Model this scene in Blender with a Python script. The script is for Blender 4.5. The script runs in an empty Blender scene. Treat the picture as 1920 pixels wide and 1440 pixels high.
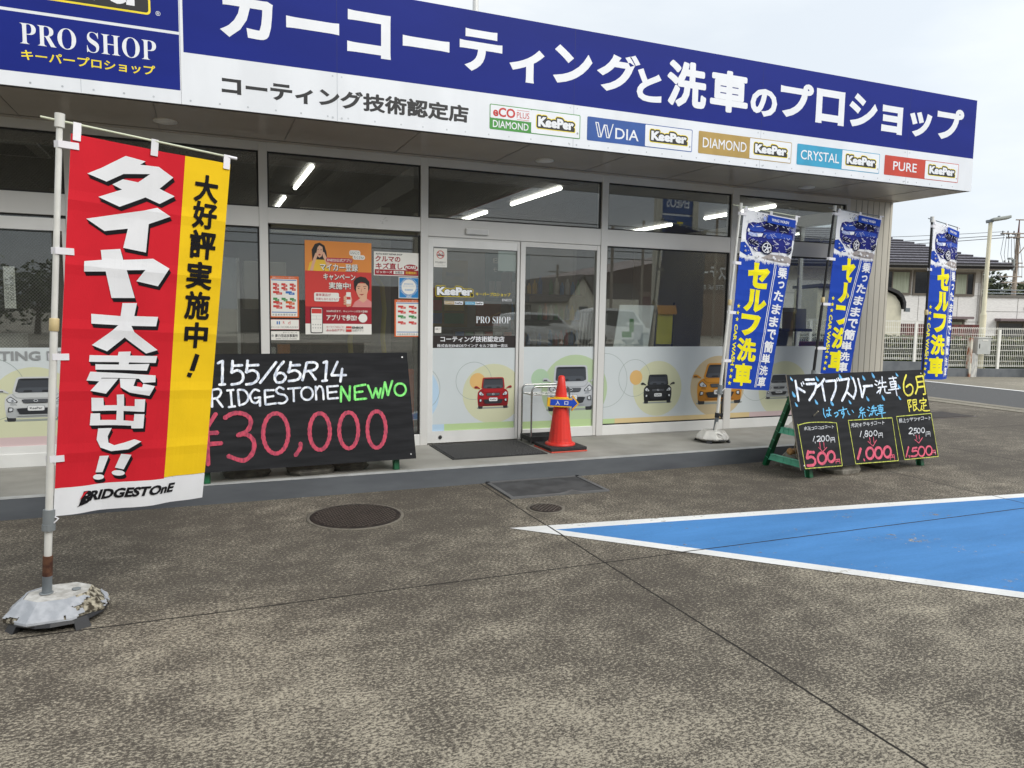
import bpy, bmesh, math, random
from mathutils import Vector, Matrix
R_=math.radians
random.seed(7)
sc=bpy.context.scene
COL=sc.collection
# ---------------------------------------------------------------- camera, world, sun, exposure
cam=bpy.data.cameras.new('camera'); cob=bpy.data.objects.new('camera',cam); COL.objects.link(cob); sc.camera=cob
cam.sensor_width=36; cam.lens=26.254; cam.clip_end=2000; cam.clip_start=.05
_y,_p,_r=R_(22.5204),R_(5.5337),R_(.9362)
_fw=Vector((math.sin(_y)*math.cos(_p),math.cos(_y)*math.cos(_p),-math.sin(_p))); _rt=Vector((math.cos(_y),-math.sin(_y),0)); _up=_rt.cross(_fw)
_r2=_rt*math.cos(_r)+_up*math.sin(_r); _u2=-_rt*math.sin(_r)+_up*math.cos(_r)
cob.matrix_world=Matrix(((_r2.x,_u2.x,-_fw.x,0),(_r2.y,_u2.y,-_fw.y,0),(_r2.z,_u2.z,-_fw.z,1.5),(0,0,0,1)))
SUN_EL,SUN_AZ=40,28     # degrees; azimuth from -Y (behind the camera) towards +X
w=bpy.data.worlds.new('World'); sc.world=w; w.use_nodes=True
nt=w.node_tree; N=nt.nodes; L=nt.links
bg=N['Background']; bg.inputs[1].default_value=1.0
sky=N.new('ShaderNodeTexSky'); sky.sky_type='NISHITA'; sky.sun_disc=False; sky.sun_elevation=R_(SUN_EL); sky.sun_rotation=R_(180-SUN_AZ)
tc=N.new('ShaderNodeTexCoord'); mp=N.new('ShaderNodeMapping'); mp.inputs['Scale'].default_value=(1.0,1.0,3.2); L.new(tc.outputs['Generated'],mp.inputs[0])
no=N.new('ShaderNodeTexNoise'); no.inputs['Scale'].default_value=2.1; no.inputs['Detail'].default_value=7; no.inputs['Roughness'].default_value=.52; L.new(mp.outputs[0],no.inputs[0])
rp=N.new('ShaderNodeValToRGB'); e=rp.color_ramp.elements
e[0].position=.34; e[0].color=(.71,.765,.82,1); e[1].position=.66; e[1].color=(1.0,1.0,.99,1); x=e.new(.5); x.color=(.80,.845,.88,1)
L.new(no.outputs[0],rp.inputs[0])
sm=N.new('ShaderNodeVectorMath'); sm.operation='SCALE'; sm.inputs['Scale'].default_value=.10; L.new(sky.outputs[0],sm.inputs[0])
mx=N.new('ShaderNodeMix'); mx.data_type='RGBA'; mx.inputs[0].default_value=.90; L.new(sm.outputs[0],mx.inputs[6]); L.new(rp.outputs[0],mx.inputs[7])
# overcast glow: the cloud is brighter round the hidden sun
gd=N.new('ShaderNodeVectorMath'); gd.operation='DOT_PRODUCT'; L.new(tc.outputs['Generated'],gd.inputs[0])
sd=Vector((math.sin(R_(SUN_AZ))*math.cos(R_(SUN_EL)),-math.cos(R_(SUN_AZ))*math.cos(R_(SUN_EL)),math.sin(R_(SUN_EL))))
gd.inputs[1].default_value=sd
mr=N.new('ShaderNodeMapRange'); mr.inputs[1].default_value=-.3; mr.inputs[2].default_value=1; mr.inputs[3].default_value=.94; mr.inputs[4].default_value=1.25; L.new(gd.outputs['Value'],mr.inputs[0])
ml=N.new('ShaderNodeVectorMath'); ml.operation='SCALE'; L.new(mx.outputs[2],ml.inputs[0]); L.new(mr.outputs[0],ml.inputs['Scale'])
sxy=N.new('ShaderNodeSeparateXYZ'); L.new(tc.outputs['Generated'],sxy.inputs[0])
mr2=N.new('ShaderNodeMapRange'); mr2.interpolation_type='SMOOTHSTEP'; mr2.inputs[1].default_value=-.95; mr2.inputs[2].default_value=.1; mr2.inputs[3].default_value=.38; mr2.inputs[4].default_value=1; L.new(sxy.outputs[1],mr2.inputs[0])
mr3=N.new('ShaderNodeMapRange'); mr3.interpolation_type='SMOOTHSTEP'; mr3.inputs[1].default_value=.04; mr3.inputs[2].default_value=.42; mr3.inputs[3].default_value=0; mr3.inputs[4].default_value=1; L.new(sxy.outputs[2],mr3.inputs[0])
mxm=N.new('ShaderNodeMath'); mxm.operation='MAXIMUM'; L.new(mr2.outputs[0],mxm.inputs[0]); L.new(mr3.outputs[0],mxm.inputs[1])
ml2=N.new('ShaderNodeVectorMath'); ml2.operation='SCALE'; L.new(ml.outputs[0],ml2.inputs[0]); L.new(mxm.outputs[0],ml2.inputs['Scale'])
L.new(ml2.outputs[0],bg.inputs[0])
sl=bpy.data.lights.new('sun','SUN'); sl.energy=1.9; sl.angle=R_(40); sl.color=(1,.965,.91)
so=bpy.data.objects.new('sun',sl); COL.objects.link(so); so.rotation_euler=sd.to_track_quat('Z','Y').to_euler()
vs=sc.view_settings; vs.view_transform='Standard'; vs.look='None'; vs.gamma=1; vs.exposure=0.31
sc.cycles.max_bounces=7; sc.cycles.transparent_max_bounces=16; sc.cycles.caustics_reflective=False; sc.cycles.caustics_refractive=False
# ---------------------------------------------------------------- helpers
def S(h):
    h=h.lstrip('#'); c=[int(h[i:i+2],16)/255 for i in (0,2,4)]
    return tuple(x/12.92 if x<=.04045 else ((x+.055)/1.055)**2.4 for x in c)
def C(c): return S(c) if isinstance(c,str) else c
_M={}
def mat(name,col,rough=.5,metal=0,var=.06,scale=6,bump=0,bscale=80,spec=.5,stretch=(1,1,1),col2=None,lo=.4,hi=.6,emit=0,detail=4):
    """procedural paint / stone / cloth: Principled with noise-driven colour (col..col2) and optional bump"""
    if name in _M: return _M[name]
    m=bpy.data.materials.new(name); m.use_nodes=True; n=m.node_tree.nodes; l=m.node_tree.links; p=n['Principled BSDF']
    c=C(col); c2=C(col2) if col2 else tuple(min(1,x*(1+var)) for x in c); c1=c if col2 else tuple(x*(1-var) for x in c)
    t=n.new('ShaderNodeTexCoord'); mpp=n.new('ShaderNodeMapping'); mpp.inputs['Scale'].default_value=stretch; l.new(t.outputs['Object'],mpp.inputs[0])
    nz=n.new('ShaderNodeTexNoise'); nz.inputs['Scale'].default_value=scale; nz.inputs['Detail'].default_value=detail; l.new(mpp.outputs[0],nz.inputs[0])
    r=n.new('ShaderNodeValToRGB'); r.color_ramp.elements[0].position=lo; r.color_ramp.elements[1].position=hi
    r.color_ramp.elements[0].color=(*c1,1); r.color_ramp.elements[1].color=(*c2,1); l.new(nz.outputs[0],r.inputs[0]); l.new(r.outputs[0],p.inputs['Base Color'])
    p.inputs['Roughness'].default_value=rough; p.inputs['Metallic'].default_value=metal; p.inputs['Specular IOR Level'].default_value=spec
    if bump:
        b2=n.new('ShaderNodeTexNoise'); b2.inputs['Scale'].default_value=bscale; b2.inputs['Detail'].default_value=5; l.new(mpp.outputs[0],b2.inputs[0])
        bp=n.new('ShaderNodeBump'); bp.inputs['Strength'].default_value=bump; bp.inputs['Distance'].default_value=.01; l.new(b2.outputs[0],bp.inputs['Height']); l.new(bp.outputs[0],p.inputs['Normal'])
    if emit:
        l.new(r.outputs[0],p.inputs['Emission Color']); p.inputs['Emission Strength'].default_value=emit
    _M[name]=m; return m
class MB:
    """collects faces; build() links them as one mesh object"""
    def __init__(s,M=None): s.v=[]; s.f=[]; s.m=[]; s.mats=[]; s.M=M; s.sm=[]
    def mi(s,m):
        if m not in s.mats: s.mats.append(m)
        return s.mats.index(m)
    def add(s,vs,fs,m,smooth=False):
        o=len(s.v); i=s.mi(m)
        s.v+= [(s.M@Vector(v)) for v in vs] if s.M else [Vector(v) for v in vs]
        for f in fs: s.f.append([k+o for k in f]); s.m.append(i); s.sm.append(smooth)
    def box(s,x0,y0,z0,x1,y1,z1,m,b=0.0):
        if b>0:
            bm=bmesh.new(); bmesh.ops.create_cube(bm,size=1)
            for v in bm.verts: v.co=Vector(((x0+x1)/2+v.co.x*(x1-x0),(y0+y1)/2+v.co.y*(y1-y0),(z0+z1)/2+v.co.z*(z1-z0)))
            bmesh.ops.bevel(bm,geom=bm.edges[:],offset=b,segments=2,affect='EDGES',profile=.5)
            bm.verts.index_update(); s.add([v.co.copy() for v in bm.verts],[[v.index for v in f.verts] for f in bm.faces],m); bm.free(); return
        s.add([(x0,y0,z0),(x1,y0,z0),(x1,y1,z0),(x0,y1,z0),(x0,y0,z1),(x1,y0,z1),(x1,y1,z1),(x0,y1,z1)],
              [(0,3,2,1),(4,5,6,7),(0,1,5,4),(1,2,6,5),(2,3,7,6),(3,0,4,7)],m)
    def prism(s,pts,d,m):
        """polygon pts (3D) extruded by vector d"""
        n=len(pts); d=Vector(d); a=[Vector(p) for p in pts]; b=[p+d for p in a]
        s.add(a+b,[list(range(n))[::-1],[n+i for i in range(n)]]+[[i,(i+1)%n,n+(i+1)%n,n+i] for i in range(n)],m)
    def tube(s,path,r,m,n=10,cap=True,smooth=True):
        P=[Vector(p) for p in path]; rs=r if isinstance(r,(list,tuple)) else [r]*len(P); rings=[]; up=None
        for i,p in enumerate(P):
            t=((P[min(i+1,len(P)-1)]-P[max(i-1,0)])).normalized()
            if up is None:
                up=Vector((0,0,1)) if abs(t.z)<.9 else Vector((1,0,0))
            a=t.cross(up).normalized(); b=a.cross(t).normalized(); up=b
            rings.append([p+(a*math.cos(6.28319*k/n)+b*math.sin(6.28319*k/n))*rs[i] for k in range(n)])
        vs=[v for q in rings for v in q]; fs=[]
        for i in range(len(P)-1):
            for k in range(n): fs.append([i*n+k,i*n+(k+1)%n,(i+1)*n+(k+1)%n,(i+1)*n+k])
        s.add(vs,fs,m,smooth)
        if cap: s.add(rings[0],[list(range(n))],m); s.add(rings[-1],[list(range(n))[::-1]],m)
    def lathe(s,c,prof,m,n=24,smooth=True,flute=0,nf=0):
        vs=[];fs=[]
        for r,z in prof:
            for k in range(n):
                a=6.28319*k/n; q=r*(1+(flute*(1 if (k*nf//n)%2 else 0) if flute else 0)); vs.append((c[0]+q*math.cos(a),c[1]+q*math.sin(a),c[2]+z))
        for i in range(len(prof)-1):
            for k in range(n): fs.append([i*n+k,i*n+(k+1)%n,(i+1)*n+(k+1)%n,(i+1)*n+k])
        s.add(vs,fs,m,smooth)
        s.add(vs[-n:],[list(range(n))],m); s.add(vs[:n],[list(range(n))[::-1]],m)
    def build(s,name,parent=None,origin=None,auto=True):
        org=ORG[parent.name] if parent is not None else Vector(origin or (0,0,0))
        me=bpy.data.meshes.new(name); me.from_pydata([v-org for v in s.v],[],s.f)
        for m in s.mats: me.materials.append(m)
        me.polygons.foreach_set('material_index',s.m); me.polygons.foreach_set('use_smooth',s.sm); me.update()
        o=bpy.data.objects.new(name,me); COL.objects.link(o); ORG[o.name]=org.copy() if parent is not None else org
        if parent is not None: o.parent=parent
        else: o.location=org
        return o
ORG={}
def tag(o,label=None,cat=None,group=None,kind=None):
    if label: o['label']=label
    if cat: o['category']=cat
    if group: o['group']=group
    if kind: o['kind']=kind
    return o
def thing(name,loc,label,cat,group=None):
    o=bpy.data.objects.new(name,None); o.empty_display_size=.1; COL.objects.link(o); o.location=loc; ORG[o.name]=Vector(loc)
    return tag(o,label,cat,group)
def struct(mb,name,label=None): return tag(mb.build(name),label,None,None,'structure')
def copy_thing(o,loc,label=None):
    c=o.copy(); COL.objects.link(c); c.location=loc; ORG[c.name]=Vector(loc)
    if label: c['label']=label
    for ch in o.children:
        d=ch.copy(); COL.objects.link(d); d.parent=c
        for g in ch.children:
            k=g.copy(); COL.objects.link(k); k.parent=d
    return c
# ---- lettering: outlines of Blender's own built-in fonts, as flat faces
_T={}
def _raw(s,bold,res):
    cu=bpy.data.curves.new('t','FONT'); cu.body=s; cu.offset=bold; cu.resolution_u=res; cu.fill_mode='FRONT'
    ob=bpy.data.objects.new('t',cu); me=ob.to_mesh()
    vs=[(v.co.x,v.co.y) for v in me.vertices]; fs=[tuple(p.vertices) for p in me.polygons]
    ob.to_mesh_clear(); bpy.data.objects.remove(ob); bpy.data.curves.remove(cu); return vs,fs
def _area(vs,fs):
    return sum(abs(sum(vs[f[i]][0]*vs[f[(i+1)%len(f)]][1]-vs[f[(i+1)%len(f)]][0]*vs[f[i]][1] for i in range(len(f))))/2 for f in fs)
def _perim(vs,fs):
    c={}
    for f in fs:
        for i in range(len(f)): k=tuple(sorted((f[i],f[(i+1)%len(f)]))); c[k]=c.get(k,0)+1
    return sum(math.dist(vs[a],vs[b]) for (a,b),n in c.items() if n==1)
_G={}
def glyph(ch,bold,res):
    """one glyph, thickened; where the outline cannot be thickened cleanly the rest is left to shifted copies"""
    k=(ch,bold,res)
    if k in _G: return _G[k]
    v0,f0=_raw(ch,0,res)
    if not v0: _G[k]=([],[],0,0); return _G[k]
    a0,p0=_area(v0,f0),_perim(v0,f0); out=(v0,f0,0.0)
    if bold:
        kan=len(ch)==1 and 0x4E00<=ord(ch)<=0x9FFF
        for t in (1,.8,.6,.45,.3):
            if kan and bold*t>.017: continue
            v,f=_raw(ch,bold*t,res); a=_area(v,f)
            if bold<0 or (a0+.74*p0*bold*t<=a<=a0+1.14*p0*bold*t): out=(v,f,bold*t); break
    v,f,got=out
    if bold>0 and kan and not got:
        v1,f1=_raw(ch,.012,res); a=_area(v1,f1)
        if a0+.7*p0*.012<=a<=a0+1.2*p0*.012: v,f,got=v1,f1,.012
    rest=max(0,bold-got) if bold>0 else 0
    _G[k]=(v,f,rest,0); return _G[k]
_ADV={}
def _adv(run):
    if run not in _ADV:
        v1,_=_raw(run+'一',0,2); v2,_=_raw('一',0,2); _ADV[run]=max(v[0] for v in v1)-max(v[0] for v in v2)
    return _ADV[run]
def text_geo(s,bold=0.0,res=3):
    """outlines of a line of text: vertices, faces, extents and a per-vertex rank that lifts overlapping copies apart"""
    k=(s,bold,res)
    if k in _T: return _T[k][:6]
    runs=[]
    for ch in s:
        wide=ord(ch)>0x2E80 and ord(ch)<0x1D400
        if wide or not runs or runs[-1][1]: runs.append([ch,wide])
        else: runs[-1][0]+=ch
    vs=[];fs=[];hs=[];x=0.0
    for r,wide in runs:
        parts=[(r,0.0)]
        for c,off in parts:
            v,f,rest,_=glyph(c,bold,res); sh=[(0,0)]
            if rest>.003: sh=[(rest*.9*math.cos(.785*i),rest*.9*math.sin(.785*i)) for i in range(8)]
            for n,(dx,dy) in enumerate(sh):
                o=len(vs); vs+=[(p+x+dx,q+dy) for p,q in v]; hs+=[n]*len(v); fs+=[tuple(i+o for i in q) for q in f]
        x+=_adv(r)
    xs=[v[0] for v in vs] or [0,1]; ys=[v[1] for v in vs] or [0,1]
    _T[k]=(vs,fs,min(xs),max(xs),min(ys),max(ys),hs); return _T[k][:6]
def text_rank(s,bold,res=3): return _T[(s,bold,res)][6]
class Sheet:
    """printed artwork in (u,v): flat polygons in layers, later mapped to 3D through P(u,v,h)"""
    def __init__(s,P,step=.0007,h0=0.0): s.P=P; s.step=step; s.h0=h0; s.q=[]; s.lay=0
    def raw(s,vs,fs,m,lay=None,h=None):
        lay=s.lay if lay is None else lay
        s.q.append((vs,fs,m,(s.h0+lay*s.step if h is None else h)+.0000015*(len(s.q)%80)))
    def up(s): s.lay+=1; return s
    def poly(s,pts,m,lay=None): s.raw(list(pts),[list(range(len(pts)))],m,lay)
    def rect(s,u0,v0,u1,v1,m,lay=None): s.poly([(u0,v0),(u1,v0),(u1,v1),(u0,v1)],m,lay)
    def rrect(s,u0,v0,u1,v1,r,m,lay=None):
        p=[]
        for cx,cy,a in ((u1-r,v0+r,-90),(u1-r,v1-r,0),(u0+r,v1-r,90),(u0+r,v0+r,180)):
            for k in range(5): t=R_(a+k*22.5); p.append((cx+r*math.cos(t),cy+r*math.sin(t)))
        s.poly(p,m,lay)
    def disc(s,cu,cv,rx,ry,m,lay=None,n=40): s.poly([(cu+rx*math.cos(6.28319*k/n),cv+ry*math.sin(6.28319*k/n)) for k in range(n)],m,lay)
    def ring(s,cu,cv,rx,ry,w,m,lay=None,n=56):
        vs=[];fs=[]
        for k in range(n):
            a=6.28319*k/n; vs+=[(cu+rx*math.cos(a),cv+ry*math.sin(a)),(cu+(rx-w)*math.cos(a),cv+(ry-w)*math.sin(a))]
            j=2*((k+1)%n); fs.append((2*k,j,j+1,2*k+1))
        s.raw(vs,fs,m,lay)
    def frame(s,u0,v0,u1,v1,w,m,lay=None):
        s.raw([(u0,v0),(u1,v0),(u1,v1),(u0,v1),(u0+w,v0+w),(u1-w,v0+w),(u1-w,v1-w),(u0+w,v1-w)],[(0,1,5,4),(1,2,6,5),(2,3,7,6),(3,0,4,7)],m,lay)
    def line(s,a,b,w,m,lay=None):
        dx,dy=b[0]-a[0],b[1]-a[1]; l=math.hypot(dx,dy) or 1; nx,ny=-dy/l*w/2,dx/l*w/2
        s.poly([(a[0]+nx,a[1]+ny),(b[0]+nx,b[1]+ny),(b[0]-nx,b[1]-ny),(a[0]-nx,a[1]-ny)],m,lay)
    def text(s,t,box,m,lay=None,bold=0.0,fit=True,shear=0,rot=0,fat=0.0):
        """fit the text to box (u0,v0,u1,v1); rot=90 reads downwards; fat grows it by that many metres all round"""
        vs,fs,x0,x1,y0,y1=text_geo(t,bold); hs=text_rank(t,bold); u0,v0,u1,v1=box; W=x1-x0 or 1; Hh=y1-y0 or 1; o=[]
        for x,y in vs:
            a=(x-x0)/W; b=(y-y0)/Hh; a+=shear*(b-.5)*Hh/W
            if rot==90: a,b=b,1-a
            o.append((u0+a*(u1-u0),v0+b*(v1-v0)))
        lay=s.lay if lay is None else lay; h=s.h0+lay*s.step
        if not fat: s._put(o,fs,hs,m,h)
        else:
            for i in range(16): s._put([(u+fat*math.cos(.3927*i),v+fat*math.sin(.3927*i)) for u,v in o],fs,hs,m,h+.000008*i)
    def _put(s,o,fs,hs,m,h):
        if not any(hs): s.raw(o,fs,m,h=h); return
        for n in sorted(set(hs)):
            idx=[i for i,q in enumerate(hs) if q==n]; mp={q:i for i,q in enumerate(idx)}
            s.raw([o[i] for i in idx],[tuple(mp[i] for i in f) for f in fs if f[0] in mp],m,h=h+.000012*n)
    def line_text(s,t,u,v,h,m,lay=None,bold=0.0,maxw=None,center=False):
        """text of em height h with its left baseline at (u,v)"""
        vs,fs,x0,x1,y0,y1=text_geo(t,bold); k=h; w=(x1-x0)*h; sx=1
        if maxw and w>maxw: sx=maxw/w
        du=u-(w*sx/2 if center else 0)
        s._put([(du+(x-x0)*k*sx,v+y*k) for x,y in vs],fs,text_rank(t,bold),m,s.h0+(s.lay if lay is None else lay)*s.step)
    def stroke(s,pts,wd,m,h,taper=.85):
        p=smooth_path(pts); n=len(p); vs=[];fs=[]; tot=0
        for i,(x,y) in enumerate(p):
            a=p[max(i-1,0)]; b=p[min(i+1,n-1)]; dx,dy=b[0]-a[0],b[1]-a[1]; l=math.hypot(dx,dy) or 1
            q=wd/2*(1+.10*math.sin(i*1.7+x*40)); 
            vs+=[(x-dy/l*q,y+dx/l*q),(x+dy/l*q,y-dx/l*q)]
        # rounded ends
        def cap(i0,sg):
            (x,y)=p[i0]; j=i0-1 if sg>0 else i0+1; dx,dy=x-p[j][0],y-p[j][1]; l=math.hypot(dx,dy) or 1; dx/=l; dy/=l; q=wd/2
            o=[]
            for a in (55,0,-55):
                t=R_(a); o.append((x+q*.7*(dx*math.cos(t)-dy*math.sin(t)),y+q*.7*(dy*math.cos(t)+dx*math.sin(t))))
            return o
        c0=cap(0,-1); c1=cap(n-1,1)
        fs=[(2*i,2*i+2,2*i+3,2*i+1) for i in range(n-1)]
        b=len(vs); vs+=c0+c1; fs.append((1,0,b+2,b+1,b)[::1]); fs.append((2*n-2,2*n-1,b+5,b+4,b+3)[::1])
        # slight rise along the stroke keeps it clear of itself where it crosses
        hs=[h+.00025*(i//2)/n for i in range(2*n)]+[h]*3+[h+.00025]*3
        s.q.append((vs,fs,m,hs))
    def emit(s,mb):
        for vs,fs,m,h in s.q:
            hh=h if isinstance(h,list) else [h]*len(vs)
            mb.add([s.P(u,v,q) for (u,v),q in zip(vs,hh)],fs,m)
    def emit_cut(s,mb,us,ws):
        """cut the artwork along the grid lines of a cloth so that it follows the cloth's folds"""
        for vs,fs,m,h in s.q:
            bm=bmesh.new(); vv=[bm.verts.new((u,v,0)) for u,v in vs]
            for f in fs:
                try: bm.faces.new([vv[k] for k in f])
                except ValueError: pass
            a0=min(v[0] for v in vs);a1=max(v[0] for v in vs);b0=min(v[1] for v in vs);b1=max(v[1] for v in vs)
            for g in us:
                if a0+1e-5<g<a1-1e-5: bmesh.ops.bisect_plane(bm,geom=bm.verts[:]+bm.edges[:]+bm.faces[:],dist=1e-6,plane_co=(g,0,0),plane_no=(1,0,0))
            for g in ws:
                if b0+1e-5<g<b1-1e-5: bmesh.ops.bisect_plane(bm,geom=bm.verts[:]+bm.edges[:]+bm.faces[:],dist=1e-6,plane_co=(0,g,0),plane_no=(0,1,0))
            bm.verts.index_update()
            mb.add([s.P(v.co.x,v.co.y,h) for v in bm.verts],[[v.index for v in f.verts] for f in bm.faces],m); bm.free()
def smooth_path(p,n=6):
    if len(p)<3: return [p[0],((p[0][0]*2+p[1][0])/3,(p[0][1]*2+p[1][1])/3),((p[0][0]+p[1][0]*2)/3,(p[0][1]+p[1][1]*2)/3),p[-1]]
    o=[]
    for i in range(len(p)-1):
        a=p[max(i-1,0)];b=p[i];c=p[i+1];d=p[min(i+2,len(p)-1)]
        for k in range(n):
            t=k/n; o.append(tuple(.5*(2*b[j]+(c[j]-a[j])*t+(2*a[j]-5*b[j]+4*c[j]-d[j])*t*t+(3*b[j]-a[j]-3*c[j]+d[j])*t**3) for j in (0,1)))
    return o+[p[-1]]
import math
def cloth_fn(L0,L1,W,th0,th1,s0,s1,waves,n=24,bump=None):
    """returns P(u,v,h): u in 0..W across, v in 0..1 down; headings in degrees; waves: list (amp_deg at top, amp at bottom, cycles across, phase, phase change down)"""
    def th(u,v):
        a=th0+(th1-th0)*v
        for a0,a1,c,ph,pv in waves:
            a+=(a0+(a1-a0)*v)*math.sin(6.2832*(c*u/W)+ph+pv*v)
        if bump: a+=(bump[0]+(bump[1]-bump[0])*v)*math.exp(-((u-bump[2])/bump[3])**2)
        return math.radians(a)
    def P(u,v,h=0.0):
        x=y=0.0; m=max(2,int(n*abs(u)/W)+1); du=u/m
        for i in range(m):
            t=th((i+.5)*du,v); x+=math.cos(t)*du; y+=math.sin(t)*du
        t=th(u,v); s=s0+(s1-s0)*v
        px=L0[0]+(L1[0]-L0[0])*v+x+math.sin(t)*h
        py=L0[1]+(L1[1]-L0[1])*v+y-math.cos(t)*h
        c=v*6+.0*u; c=abs(c-round(c)); py-=.0045*math.exp(-(c/.09)**2)*(1 if 0.05<v<.95 else 0); c=abs(u/W-.5); py-=.003*math.exp(-(c/.04)**2)
        pz=L0[2]+(L1[2]-L0[2])*v-s*u
        return (px,py,pz)
    return P
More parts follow.
